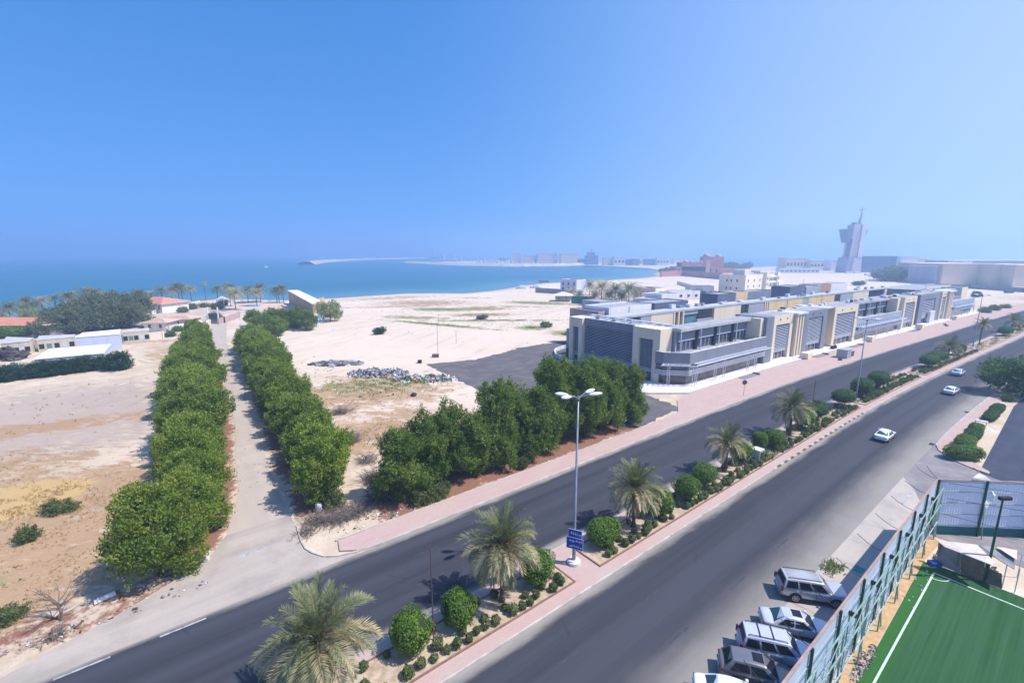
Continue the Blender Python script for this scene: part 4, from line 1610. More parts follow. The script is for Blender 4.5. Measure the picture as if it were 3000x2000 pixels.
# low ground cover further up the beds, too fine to count
g = np.random.default_rng(33)
acc_p = []
for (a, b_) in beds[1:]:
    n = int((min(b_, 300) - max(a, 58)) * 60)
    if n <= 0:
        continue
    s = g.uniform(max(a, 58) + .4, min(b_, 300) - .4, n)
    d = g.uniform(24.5, 27.4, n)
    patch = np.sin(s * .55) * np.sin(d * 2.1 + s * .21) + .25 * g.standard_normal(n)
    for ss, dd, pp in zip(s, d, patch):
        if pp > -0.1:
            w_ = W(ss, dd, PZ + .1 + .28 * g.random())
            acc_p.append((w_.x, w_.y, w_.z))
acc_p = np.array(acc_p)
N = np.tile(np.array([0, 0, 1.0]), (len(acc_p), 1))
me = quads_mesh('bed_ground_cover', leaves(acc_p, N, np.full(len(acc_p), .13), g, .8), L_BUSH)
tag(link_mesh('bed_ground_cover', me), 'low leafy ground cover filling the farther median beds', 'ground cover', kind='stuff')


# ---- dry grass and scrub standing on the field and waste ground
def tufts(name, regions, n, hgt, lmat, seed, label):
    g = np.random.default_rng(seed)
    Q = []
    tot = sum(r[4] for r in regions)
    for cx, cy, rx, ry, wgt, rot in regions:
        m = int(n * wgt / tot)
        c, s_ = math.cos(R(rot)), math.sin(R(rot))
        for _ in range(m):
            u, v = g.normal(0, .5), g.normal(0, .5)
            x = cx + u * rx * c - v * ry * s_
            y = cy + u * rx * s_ + v * ry * c
            if math.sin(x * .9 + 2 * math.sin(y * .6)) * math.sin(y * 1.1) < -.25:
                continue
            for b in range(4):
                a = g.random() * 6.28
                h = hgt * (.5 + g.random())
                w = h * .16
                tip = np.array([x + math.cos(a) * h * .7, y + math.sin(a) * h * .7, h * .75 + .05])
                bs = np.array([x + g.normal(0, .12), y + g.normal(0, .12), -.05])
                sd_ = np.array([-math.sin(a), math.cos(a), 0]) * w
                Q.append([bs - sd_, bs + sd_, tip + sd_ * .3, tip - sd_ * .3])
    me = quads_mesh(name, np.array(Q), lmat)
    return tag(link_mesh(name, me), label, 'grass', kind='stuff')


L_DRY = leaf_mat('dry_grass', hexc(184, 158, 112), hexc(156, 126, 88), hexc(196, 170, 126), .2)
L_GRN = leaf_mat('green_weed', hexc(136, 146, 84), hexc(110, 126, 70), hexc(152, 156, 98), .2)
tufts('dry_grass', [(-50, 46, 11, 18, 3, -38), (-58, 48, 7, 5, 2, 25), (-42, 35, 9, 6, 1, 38), (-30, 92, 16, 12, 3, 20), (-20, 70, 10, 8, 1.5, 30), (-70, 55, 14, 9, 1.2, 10), (-16, 215, 13, 3, 1, 6), (-16, 240, 13, 5, 1, 5), (-116, 148, 18, 3, .6, 20)], 8500, .15, L_DRY, 3, 'dry yellow grass on the field and the waste ground')
tufts('green_weeds', [(-31, 96, 13, 7, 2, 10), (-20, 101, 7, 4, 1, 20), (-46, 33, 3, 4, .5, 20), (-36, 236, 14, 4, 1, -8), (16, 268, 15, 4, 1, -20), (-30, 184, 21, 1.4, 1, -28), (-8, 196, 23, 1.5, 1, 2), (8, 176, 4, 2.5, .6, -20), (22, 164, 5, 3, .7, 0), (29.5, 37.3, 1.7, .7, .35, 38)], 3200, .26, L_GRN, 4, 'green weeds in patches on the waste ground and the sand')
tufts('sand_scrub', [(-20, 230, 75, 60, 3, 20), (-50, 270, 50, 30, 1.5, 0), (0, 190, 45, 20, 1.5, -10), (-85, 78, 26, 22, .7, 40), (-40, 100, 10, 30, .5, 30), (30, 290, 60, 40, 1, 0)], 1500, .30, leaf_mat('sand_scrub', hexc(172, 160, 126), hexc(146, 138, 108), hexc(180, 168, 136), .15), 8, 'sparse low scrub dotted over the sand and the field')


# ---- bare brush
def brush(name, loc, r, h, n, seed, label, cat='dry bush', group=None, rad=.027):
    g = random.Random(seed)
    b = MB()
    for i in range(n):
        a = g.uniform(0, 6.28)
        st = Vector((g.gauss(0, r * .35), g.gauss(0, r * .35), 0))
        el = g.uniform(.2, 1.3)
        L = h * g.uniform(.6, 1.4)
        p1 = st + Vector((math.cos(a) * math.cos(el), math.sin(a) * math.cos(el), math.sin(el))) * L * .5
        a2 = a + g.gauss(0, .6)
        p2 = p1 + Vector((math.cos(a2) * math.cos(el * .6), math.sin(a2) * math.cos(el * .6), math.sin(el * .5))) * L * .5
        b.tube([st, p1, p2], [rad, rad * .7, rad * .3], 3, False)
        for q in range(3):
            a3 = a2 + g.gauss(0, 1.0)
            p3 = p1.lerp(p2, g.random()) + Vector((math.cos(a3), math.sin(a3), g.uniform(-.3, .5))) * L * .28
            b.tube([p1.lerp(p2, .3 * q), p3], [rad * .5, rad * .25], 3, False)
    o = b.build(name, M_TWIG)
    o.location = loc
    return tag(o, label, cat, group)


for i, (u, v, r, h, n) in enumerate([(930, 1530, 1.6, 1.0, 90), (990, 1520, 1.8, 1.1, 110), (1050, 1500, 1.8, 1.1, 110), (1110, 1460, 1.7, 1.3, 110), (1150, 1430, 1.4, 1.6, 80), (1090, 1405, 1.6, 1.4, 80), (1000, 1210, 2.2, 1.5, 90), (1030, 1290, 2.0, 1.4, 70), (900, 1560, 1.3, .6, 50), (1080, 1350, 1.6, 1.2, 60)]):
    brush('dry_brush', PX(u, v), r * 1.2, h, int(n * 1.9), 50 + i, 'grey leafless brush heap, ' + ORD[i] + ' in the waste corner between the tree rows', 'brush', 'leafless brush by the track corner')
# dead tree on the left verge
e = empty('dead_tree', PX(180, 1815))
g = random.Random(9)
b = MB()
b.tube([(0, 0, -.1), (.05, .05, .7), (-.1, .1, 1.5)], [.13, .10, .07], 7)
b.build('trunk', M_TWIG, e)
b = MB()
for i in range(16):
    a = g.uniform(0, 6.28)
    st = Vector((-.05, .08, g.uniform(.8, 1.5)))
    p1 = st + Vector((math.cos(a), math.sin(a), g.uniform(.4, 1.1))) * g.uniform(.5, .9)
    p2 = p1 + Vector((math.cos(a + .3), math.sin(a + .3), g.uniform(.1, .9))) * g.uniform(.5, .9)
    b.tube([st, p1, p2], [.045, .03, .012], 5, False)
    for q in range(7):
        a2 = a + g.gauss(0, .9)
        b.tube([p1.lerp(p2, g.random()), p2 + Vector((math.cos(a2), math.sin(a2), g.uniform(-.2, .8))) * .55], [.014, .005], 3, False)
b.build('branches', M_TWIG, e)
tag(e, 'leafless dead tree on the left verge above the dusty lane', 'dead tree')
brush('fallen_branches', PX(165, 1865), 1.1, .7, 45, 99, 'tangled fallen branches under the dead tree', 'branches', None, .035)

# ------------------------------------------------------------------ long grey and beige building
M_GREYP = mat('grey_panel', hexc(132, 136, 147), hexc(118, 122, 134), 0.25, 0.55, spec=0.4, streak=True)
M_GREYL = mat('light_grey_panel', hexc(170, 173, 183), hexc(156, 159, 170), 0.25, 0.55, spec=0.4, streak=True)
M_STONE = mat('beige_stone', hexc(230, 215, 192), hexc(218, 201, 176), 0.5, 0.85, streak=True)
M_STONEY = mat('yellow_stone', hexc(222, 196, 152), hexc(210, 182, 138), 0.5, 0.85, streak=True)
M_ROOFW = mat('roof_membrane', hexc(166, 166, 170), hexc(140, 140, 146), 0.3, 0.85)
M_WHITE = mat('white_metal', hexc(214, 216, 222), hexc(198, 200, 208), 0.5, 0.5)
M_ROOFE = mat('roof_edge', hexc(186, 187, 191), hexc(166, 167, 172), .3, .8)
M_SLAT = mat('louvre_blade', hexc(196, 202, 218), hexc(178, 184, 202), 0.5, 0.5)
M_DARK = mat('dark_recess', hexc(40, 44, 56), hexc(30, 34, 44), 0.5, 0.7)
M_WALLW = mat('white_plaster', hexc(232, 230, 232), hexc(216, 212, 214), 0.35, 0.85, streak=True)
M_CREAM = mat('cream_plaster', hexc(234, 226, 208), hexc(220, 210, 190), 0.35, 0.85, streak=True)


def glass(name, col, rough=0.12):
    k = NT(name)
    n = k.noise(k.mapping(k.geo(), scale=(1, 1, .6)), 0.35, 3.0)
    c = k.mix(k.ramp(n, .35, .7), col, tuple(min(1, x * 1.7 + .01) for x in col))
    k.bsdf(c, rough, 0.0, 0.8)
    return k.m


G_DARK = glass('shopfront_glass', (0.030, 0.026, 0.034))
G_BLUE = glass('dark_blue_glass', (0.022, 0.035, 0.06))
G_TEAL = glass('teal_glass', (0.06, 0.17, 0.19))


def keep(o, e):
    o.parent = e
    o.matrix_parent_inverse = Matrix.Translation(e.location).inverted()
    return o


OFF = empty('office_building', W(120, 60))
tag(OFF, 'long three storey grey and beige building with louvred towers beside the avenue', 'building')


def bx(name, m, s0, s1, d0, d1, z0, z1, parent=None):
    o = MB().sbox(s0, s1, d0, d1, z0, z1).build(name, m)
    if parent is None or parent is OFF:
        keep(o, OFF)
    else:
        o.parent = parent
    return o


def prism_sd(name, m, pts, z0, z1, parent=None):
    o = recalc(MB().prism([W(s, d)[:2] for s, d in pts], z0, z1).build(name, m))
    if parent is None:
        keep(o, OFF)
    else:
        o.parent = parent
    return o


def louvre(s0, s1, d, z0, z1, pitch, backm=None, slatm=None, th=.34, depth=.22):
    p = bx('louvre_panel', backm or M_DARK, s0, s1, d, d + .3, z0, z1)
    n = int((z1 - z0) / pitch)
    for i in range(n):
        z = z0 + (i + .5) * (z1 - z0) / n
        bx('slat', slatm or M_SLAT, s0 + .02, s1 - .02, d - depth, d - .01, z - pitch * th / 2, z + pitch * th / 2, p)
    return p


def frame(s0, s1, d, m, top=12.3, jamb=1.7, head=2.2, louv=(3.4, 10.0), pitch=.42, depth=6.8):
    """tower: stone or metal portal round a louvred bay with a shopfront below"""
    bx('jamb', m, s0, s0 + jamb, d, d + depth, 0, top)
    bx('jamb', m, s1 - jamb, s1, d, d + depth, 0, top)
    bx('head', m, s0 + jamb, s1 - jamb, d + .01, d + depth, louv[1], top - .01)
    louvre(s0 + jamb, s1 - jamb, d + .45, louv[0], louv[1], pitch)
    bx('spandrel', M_GREYL, s0 + jamb, s1 - jamb, d + .35, d + 1.2, 2.3, louv[0])
    bx('shopfront', G_DARK, s0 + jamb, s1 - jamb, d + .9, d + 1.1, .3, 2.3)
    n = 4
    for i in range(1, n):
        s = s0 + jamb + (s1 - s0 - 2 * jamb) * i / n
        bx('post', M_WHITE, s - .06, s + .06, d + .5, d + .62, .3, 2.3)
    bx('roof', M_ROOFW, s0 + .15, s1 - .15, d + .15, d + depth - .2, top, top + .04)
    for i in range(2):
        s = s0 + jamb + (s1 - s0 - 2 * jamb) * (i + .5) / 2
        bx('spotlight', M_DARK, s - .14, s + .14, d - .16, d - .001, top - 1.25, top - .95)


# core and roofs
bx('core', M_GREYP, 92, 318, 57.0, 65.5, 0.02, 7.6)
bx('core_deck', M_ROOFW, 124, 282, 58.8, 65.4, 7.6, 7.66)
bx('roof_slab', M_ROOFE, 89.6, 124, 54.9, 58.9, 11.3, 12.0)
bx('roof_slab', M_ROOFE, 178, 221, 55.0, 58.9, 11.3, 12.0)
bx('roof_slab', M_ROOFE, 282, 300, 55.4, 58.9, 11.3, 12.0)
for (a, b_) in ((90.5, 123), (180, 220)):
    bx('roof_deck', M_ROOFW, a, b_, 55.3, 58.5, 12.0, 12.05)

# end elevation facing the yard
bx('end_core', M_GREYP, 86.6, 93.5, 57.2, 84.0, 0.02, 11.5)
bx('end_panel', M_GREYP, 86.1, 86.62, 64.2, 80.0, 10.2, 12.0)
p = bx('louvre_panel', M_DARK, 86.45, 86.58, 64.2, 80.0, 2.9, 10.2)
for i in range(19):
    z = 2.9 + (i + .5) * 7.3 / 19
    bx('slat', M_GREYL, 86.12, 86.44, 64.2, 80.0, z - .07, z + .07, p)
bx('end_band', M_GREYL, 86.2, 86.6, 64.2, 80.0, 1.8, 2.9)
bx('end_window', G_BLUE, 86.4, 86.55, 64.4, 79.8, .2, 1.8)
for (d0, d1, ja, jb) in ((57.0, 64.2, 1.8, 1.7), (80.0, 84.6, 1.3, 1.3)):
    bx('pier', M_STONE, 85.2, 89.5, d0, d0 + ja, 0, 12.0)
    bx('pier', M_STONE, 85.2, 89.5, d1 - jb, d1, 0, 12.0)
    bx('head', M_STONE, 85.21, 89.5, d0 + ja, d1 - jb, 9.6, 11.99)
    p = bx('louvre_panel', M_DARK, 86.0, 86.3, d0 + ja, d1 - jb, 2.8, 9.6)
    for i in range(15):
        z = 2.8 + (i + .5) * 6.8 / 15
        bx('slat', M_GREYL, 85.7, 85.99, d0 + ja, d1 - jb, z - .08, z + .08, p)
    bx('end_window', G_BLUE, 86.0, 86.2, d0 + ja, d1 - jb, .2, 2.0)
    bx('end_band', M_GREYL, 85.9, 86.3, d0 + ja, d1 - jb, 2.0, 2.8)
bx('corner_glazing', G_TEAL, 86.0, 92, 84.65, 86.4, 0.2, 8.5)
bx('corner_base', M_DARK, 86.0, 92, 84.65, 86.4, 0.0, 3.2)
# parapets and roof pergola of the end block
bx('parapet', M_WHITE, 86.1, 86.5, 64.2, 80.0, 12.0, 12.12)
bx('parapet', M_WHITE, 92.8, 93.4, 58, 84, 11.5, 12.1)
for i in range(9):
    d = 60 + i * 2.7
    bx('pergola_beam', M_WHITE, 87.2, 92.6, d, d + .22, 11.95, 12.15)
bx('pergola_rail', M_WHITE, 88.9, 89.1, 59, 83.5, 12.15, 12.3)
bx('pergola_rail', M_WHITE, 91.2, 91.4, 59, 83.5, 12.15, 12.3)
bx('roof_deck', M_ROOFW, 87, 92.6, 58, 84, 11.5, 11.56)
for i in range(3):
    bx('air_conditioner', M_GREYL, 89.4, 90.6, 68 + i * 5, 69.4 + i * 5, 11.56, 12.6)


# podium with canopy
def podium(s0, s1, chamfer, slots=True):
    def ring(i, c=True):
        if chamfer:
            return [(84.6 + i, 57.6), (84.6 + i, 55.5 + i * .41), (88.4 + i * .41, 51.6 + i), (s1, 51.6 + i), (s1, 57.6)]
        return [(s0, 57.6), (s0, 51.6 + i), (s1, 51.6 + i), (s1, 57.6)]
    f = (lambda nm, m, i, z0, z1: prism_sd(nm, m, ring(i), z0, z1)) if s1 < 125 else (lambda nm, m, i, z0, z1: bx(nm, m, s0, s1, 51.6 + i, 57.6, z0, z1))
    f('shopfront', G_DARK, .9, .1, 2.35)
    f('fascia', M_GREYL, 0, 2.35, 3.55)
    f('slot', M_DARK, .35, 3.55, 4.75)
    for z in (3.9, 4.3):
        f('slot_blade', M_GREYL, .12, z, z + .12)
    f('wall_band', M_GREYP if chamfer else M_GREYL, 0.02, 4.75, 6.4)
    # parapet: ring wall
    if chamfer:
        o1, i1 = ring(.02), ring(.4)
        for k in range(3):
            a, b_, c, d_ = o1[k], o1[k + 1], i1[k + 1], i1[k]
            prism_sd('parapet', M_GREYP, [a, b_, c, d_], 6.4, 7.35)
            prism_sd('coping', M_WHITE, [a, b_, c, d_], 7.35, 7.42)
    else:
        bx('parapet', M_GREYL, s0, s1, 51.62, 52.0, 6.4, 7.35)
        bx('coping', M_WHITE, s0, s1, 51.6, 52.02, 7.35, 7.42)
    # terrace planter rail of pale glass
    bx('terrace_deck', M_ROOFW, max(s0, 89.7), s1 - .1, 52.0, 57.0, 6.4, 6.46)
    # canopy
    c0 = 90.0 if chamfer else s0 + .3
    bx('canopy_rail', M_WHITE, c0 - 1.6 if chamfer else c0, s1, 49.9, 50.1, 4.72, 4.92)
    bx('canopy_rail', M_WHITE, c0, s1, 51.35, 51.55, 4.72, 4.92)
    n = int((s1 - c0) / .95)
    for i in range(n):
        s = c0 + .3 + i * (s1 - c0 - .5) / n
        bx('canopy_slat', M_SLAT, s, s + .34, 50.1, 51.35, 4.76, 4.88)
    if chamfer:
        a, b_ = Vector(W(83.1, 55.0, 4.82)), Vector(W(88.2, 49.95, 4.82))
        for p0, p1 in ((a, b_), (Vector(W(84.4, 55.6, 4.82)), Vector(W(88.5, 51.4, 4.82)))):
            t = (p1 - p0).normalized()
            nn = Vector((-t.y, t.x, 0)) * .1
            keep(MB().hexa([p0 - nn - Vector((0, 0, .1)), p1 - nn - Vector((0, 0, .1)), p1 + nn - Vector((0, 0, .1)), p0 + nn - Vector((0, 0, .1)), p0 - nn + Vector((0, 0, .1)), p1 - nn + Vector((0, 0, .1)), p1 + nn + Vector((0, 0, .1)), p0 + nn + Vector((0, 0, .1))]).build('canopy_rail', M_WHITE), OFF)
        for i in range(6):
            f_ = (i + .3) / 6
            p0 = a.lerp(b_, f_)
            p1 = Vector(W(84.4, 55.6, 4.82)).lerp(Vector(W(88.5, 51.4, 4.82)), f_)
            keep(MB().tube([p0, p1], .12, 4).build('canopy_slat', M_SLAT), OFF)
    # slender posts
    if chamfer:
        posts = [(84.6, 54.3), (84.9, 54.0), (88.2, 50.6), (88.8, 50.4), (89.5, 50.4), (96.4, 50.4), (97.2, 50.4), (100.3, 50.4), (101.1, 50.4), (111, 50.4), (111.8, 50.4), (114.4, 50.4), (115.2, 50.4)]
    else:
        posts = [(s0 + (s1 - s0) * q, 50.4) for q in (.1, .12, .35, .37, .6, .62, .85, .87)]
    for s, d in posts:
        keep(MB().tube([W(s, d, .1), W(s, d, 4.75)], .07, 6).build('post', M_WHITE), OFF)


podium(85, 122, True)
podium(178, 219, False)
podium(279.5, 316, False)


# recessed top storey behind the terraces
def upper(s0, s1, nb, win=G_BLUE):
    w = (s1 - s0) / nb
    bx('upper_wall', M_GREYL, s0, s1, 56.3, 58.6, 6.46, 11.3)
    for i in range(nb):
        a = s0 + i * w
        bx('shutter_box', M_GREYP, a + .5, a + w - .9, 55.9, 56.28, 9.0, 11.28)
        bx('shutter_sill', M_WHITE, a + .5, a + w - .9, 55.85, 56.28, 8.9, 9.0)
        wn_ = bx('window', win, a + .6, a + w - 1.0, 56.12, 56.29, 6.9, 8.85)
        for j in range(1, 4):
            s = a + .6 + (w - 1.6) * j / 4
            bx('mullion', M_WHITE, s - .05, s + .05, 56.04, 56.12, 6.9, 8.85, wn_)
        bx('upper_pier', M_DARK, a + w - .9, a + w - .1, 55.7, 56.28, 6.46, 11.28)
        keep(MB().tube([W(a + .1, 55.1, 6.46), W(a + .1, 55.1, 11.3)], .12, 8).build('upper_post', M_WHITE), OFF)


upper(90.0, 121.5, 4)
upper(180, 217, 4)
upper(283, 299, 2)
bx('corner_block', M_STONE, 85.19, 89.6, 57.0, 57.3, 7.0, 12.01)
for (a, b_) in ((91.5, 121),):
    for j in range(9):
        s = a + (b_ - a) * j / 9
        bx('planter', mat('terrace_planter', hexc(206, 206, 198), hexc(180, 184, 170), 1.5, .9), s, s + 2.6, 52.5, 53.1, 6.46, 7.1)
# side walls of the towers above the terraces
bx('side_wall', M_STONE, 120.2, 124.6, 52.6, 58.9, 6.4, 12.0)
bx('side_return', M_GREYP, 121.8, 125.6, 51.8, 60, 0, 12.3)
bx('side_wall', M_STONE, 216.5, 220.2, 52.6, 58.9, 6.4, 12.05)
# towers
frame(125.6, 136.6, 52.0, M_STONE, louv=(3.3, 9.8))
for s in (137.1, 138.7, 140.3):
    bx('fin', M_STONE, s, s + .7, 51.2, 54, 0, 11.9)
bx('fin_back', M_GREYP, 136.6, 142.4, 54, 60, 0, 11.8)
bx('fin_cap', M_WHITE, 136.4, 142.6, 50.9, 58, 11.9, 12.35)
p = louvre(139.4, 140.3, 53.4, 3.0, 11.0, .5)
frame(142.6, 157.0, 51.7, M_GREYP, jamb=2.6, louv=(3.4, 10.3), pitch=.40)
bx('recess_wall', M_STONEY, 157.0, 161.0, 55.0, 60.5, 0, 12.1)
bx('recess_roof', M_WHITE, 157.0, 161.0, 51.9, 60.5, 12.1, 12.4)
bx('recess_return', M_STONEY, 156.9, 157.02, 52.2, 55, 0, 12.1)
frame(161.0, 178.0, 51.4, M_STONE, louv=(3.5, 10.2), pitch=.46)
frame(219.4, 233.0, 51.4, M_STONE, louv=(3.5, 10.2), pitch=.60)
bx('gap_wall', M_GREYP, 233.0, 236.6, 52.6, 60, 0, 12.2)
bx('gap_slot', M_DARK, 236.6, 238.0, 53.6, 60, 0, 12.0)
frame(238.0, 262.6, 51.7, M_GREYP, jamb=5.0, louv=(4.2, 10.2), pitch=.66)
bx('gap_wall', M_GREYP, 262.6, 264.0, 52.6, 60, 0, 12.2)
frame(264.0, 271.0, 51.4, M_STONE, jamb=1.2, louv=(3.5, 10.2), pitch=.66)
for s in (271.5, 273.5, 275.5):
    bx('fin', M_STONE, s, s + .8, 50.6, 54, 0, 11.9)
bx('fin_back', M_GREYP, 271.0, 279.0, 54, 60, 0, 11.9)
bx('fin_cap', M_WHITE, 270.6, 279.6, 50.4, 58, 11.9, 12.4)
bx('sign_board', M_WHITE, 249.5, 255.5, 50.7, 51.6, .3, 5.0)

# diagonal striped sun blades over the second and third podium
for (a, b_) in ((180, 217.5), (283, 313)):
    n = int((b_ - a) / 1.6)
    for i in range(n):
        s = a + i * 1.6
        keep(MB().hexa([W(s, 51.25, 3.35), W(s + .5, 51.25, 3.35), W(s + .5, 51.55, 3.35), W(s, 51.55, 3.35),
                        W(s + 1.1, 51.25, 5.7), W(s + 1.6, 51.25, 5.7), W(s + 1.6, 51.55, 5.7), W(s + 1.1, 51.55, 5.7)]).build('sun_blade', M_SLAT), OFF)

# roof clutter
cl = random.Random(3)
for i in range(26):
    s = cl.uniform(126, 276)
    d = cl.uniform(53.5, 57)
    bx('air_conditioner', cl.choice([M_GREYL, M_WHITE, M_DARK]), s, s + cl.uniform(.8, 1.8), d, d + cl.uniform(.7, 1.2), 12.3, 12.3 + cl.uniform(.4, .9))
for i in range(14):
    s = 128 + i * 11
    bx('roof_pipe', M_WHITE, s, s + 8, 57.6, 57.75, 12.3, 12.5)

# rear bar with panels along the court
bx('rear_core', M_GREYP, 93.4, 290, 77.2, 80.2, 0.02, 11.4)
bx('rear_annex', M_GREYP, 93.4, 290, 80.2, 89, 0.02, 9.4)
bx('rear_roof', M_ROOFE, 93.4, 290, 76.2, 80.4, 11.4, 12.0)
bx('rear_deck', M_ROOFW, 94, 289, 80.5, 88.8, 9.4, 9.46)
seg = [(95, 104, 'd'), (104, 108.5, 'g'), (108.5, 118.5, 'b'), (118.5, 124, 'c'), (124, 131, 't'), (131, 139.5, 'd'), (139.5, 155, 'b'), (155, 160, 'd'), (160, 170, 'g'), (170, 174, 'c'),
       (174, 186, 'y'), (186.5, 198, 'y'), (198, 203, 'g'), (203, 214, 'y'), (214.5, 226, 'y'), (226, 232, 'd'), (232, 245, 'g'), (245, 262, 'b'), (262, 271, 'd'), (271, 281, 'd'), (281, 288, 'b')]
for a, b_, k in seg:
    if k in 'by':
        bx('court_panel', M_STONE if k == 'b' else M_STONEY, a, b_, 76.3, 77.18, 7.4, 11.42)
        bx('court_panel', M_STONE if k == 'b' else M_STONEY, a, b_, 76.3, 77.18, 0, 6.2)
        bx('strip_window', G_DARK, a + .4, b_ - .4, 76.8, 77.15, 6.2, 7.4)
    elif k == 'g':
        bx('court_panel', M_GREYL, a, b_, 76.35, 77.18, 0, 11.38)
        bx('strip_window', G_DARK, a + 2, b_ - .6, 76.3, 76.34, 6.4, 7.6)
    elif k == 't':
        bx('court_glazing', G_TEAL, a, b_, 76.9, 77.15, 5, 10.2)
        bx('glazing_head', M_GREYL, a, b_, 76.5, 77.18, 10.2, 11.38)
    elif k == 'd':
        bx('court_glazing', G_BLUE, a + .5, b_ - .5, 76.9, 77.15, 5, 11.0)
        bx('glazing_sill', M_GREYL, a, b_, 76.5, 77.18, 7.5, 8.3)
    else:
        for q in (a + .3, (a + b_) / 2 - .3, b_ - .9):
            bx('court_column', M_STONE, q, q + .6, 76.2, 76.9, 0, 11.4)
# link blocks across the court and at the far end
bx('link_block', M_GREYP, 284, 300, 64, 79, 0, 11.2)
bx('link_roof', M_ROOFW, 284, 300, 66, 79, 11.2, 11.5)
bx('far_end_wall', M_GREYP, 300, 318, 57.6, 72, 0, 7.2)

# ------------------------------------------------------------------ blocks behind
def block(name, pts, z0, z1, m, label, cat='building', roofm=None, group=None, para=.35):
    """building from a ground outline (avenue coordinates), with parapet roof"""
    c = sum((Vector(W(s, d)) for s, d in pts), Vector()) / len(pts)
    e = empty(name, (c.x, c.y, 0))
    poly = [W(s, d)[:2] for s, d in pts]
    w = recalc(MB().prism(poly, z0, z1).build('wall', m))
    keep(w, e)
    inn = [(c.x + (p[0] - c.x) * .94, c.y + (p[1] - c.y) * .94) for p in poly]
    keep(recalc(MB().prism(inn, z1, z1 + .04).build('roof', roofm or M_ROOFW)), e)
    # parapet lip
    for i in range(len(poly)):
        j = (i + 1) % len(poly)
        a, b_ = Vector(poly[i]), Vector(poly[j])
        ai, bi = Vector(inn[i]), Vector(inn[j])
        keep(recalc(MB().prism([a, b_, b_.lerp(bi, .5), a.lerp(ai, .5)], z1, z1 + para).build('parapet', m)), e)
    return tag(e, label, cat, group), e


def rect(s0, s1, d0, d1):
    return [(s0, d0), (s1, d0), (s1, d1), (s0, d1)]


def wins(e, m, face, n, z0, z1, w, a, b_, d, name='window'):
    """windows on the d-face between s=a and s=b_"""
    for i in range(n):
        s = a + (b_ - a) * (i + .5) / n
        o = MB().sbox(s - w / 2, s + w / 2, d - .06, d + .1, z0, z1).build(name, m)
        keep(o, e)


M_MAUVE = mat('mauve_plaster', hexc(186, 160, 158), hexc(172, 146, 146), .4, .85)
M_BLUEG = mat('blue_grey_panel', hexc(100, 108, 130), hexc(86, 94, 116), .4, .6)
t, e = block('service_block', rect(108, 128, 91, 101), 0, 11.8, M_WALLW, 'long white walled block rising behind the near end of the building')
for s in (112, 117.4, 123.6):
    keep(MB().sbox(s, s + 3.2, 90.9, 91.02, 8.3, 8.9).build('strip_window', G_DARK), e)
keep(MB().sbox(116.9, 117.2, 90.9, 91.0, 8, 12).build('drain_pipe', M_GREYP), e)
block('service_block', rect(104.5, 107.8, 92, 104), 0, 10.8, M_MAUVE, 'mauve windowless block at the left of the white walled one')
block('service_block', rect(129, 147, 90.5, 100), 0, 11.9, M_BLUEG, 'low blue grey block right of the white walled one')
block('service_block', rect(118, 127, 104, 112), 0, 12.0, M_GREYL, 'pale roof block peeping over the white walled one')
block('service_block', rect(142, 149, 101, 110), 0, 11.6, M_CREAM, 'small cream block before the palms behind the building')
block('service_block', rect(149.5, 160, 103, 112), 0, 13.0, M_WALLW, 'plain white stair block behind the court')
block('service_block', rect(164, 176, 90, 97), 0, 13.2, M_BLUEG, 'dark blue roof block at the middle of the rear bar')
block('service_block', rect(177, 186, 91, 97), 0, 13.2, M_STONEY, 'ochre roof block right of the dark blue one')
block('service_block', rect(187, 206, 92, 98), 0, 12.9, M_GREYP, 'long grey roof block behind the ochre panels')
block('service_block', rect(222, 236, 92, 100), 0, 13.6, M_BLUEG, 'blue roof block behind the rear bar at the right')
block('service_block', rect(237, 252, 92, 100), 0, 13.0, M_GREYL, 'grey roof block next to the second blue one')
block('service_block', rect(253, 268, 94, 102), 0, 13.2, mat('terracotta_panel', hexc(190, 150, 128), hexc(176, 134, 112), .5, .85), 'terracotta coloured roof block beyond the grey ones')
block('service_block', rect(272, 292, 96, 106), 0, 12.8, M_WALLW, 'white roof block at the far end of the rear bar')
block('annex_block', rect(302, 372, 74, 92), 0, 9.8, M_STONE, 'long beige windowless annex beyond the building')
block('annex_block', rect(296, 352, 66, 73), 0, 9.0, M_BLUEG, 'dark blue screen wall before the beige annex')
block('annex_block', rect(322, 332, 58, 66), 0, 11.2, M_STONE, 'tall beige block end standing past the building')
cl2 = random.Random(8)
for i in range(22):
    s, d = cl2.uniform(110, 286), cl2.uniform(76.8, 79)
    bx('air_conditioner', cl2.choice([M_GREYL, M_WHITE, M_GREYP]), s, s + cl2.uniform(.9, 2.4), d, d + cl2.uniform(.8, 1.6), 12.06, 12.06 + cl2.uniform(.5, 1.3))
# antennas on the far roof
for i, (s, d, h) in enumerate([(283, 62, 5.5), (96, 80, 3.5), (215, 84, 6)]):
    keep(MB().tube([W(s, d, 12), W(s, d, 12 + h)], .08, 5).build('roof_mast', M_WHITE), OFF)
# dish at the far tower
keep(MB().lathe([(.1, 0), (1.2, .25), (1.4, .5), (1.3, .52), (.1, .2)], 14, tuple(W(281, 60, 14.2))).build('satellite_dish', M_WHITE), OFF)

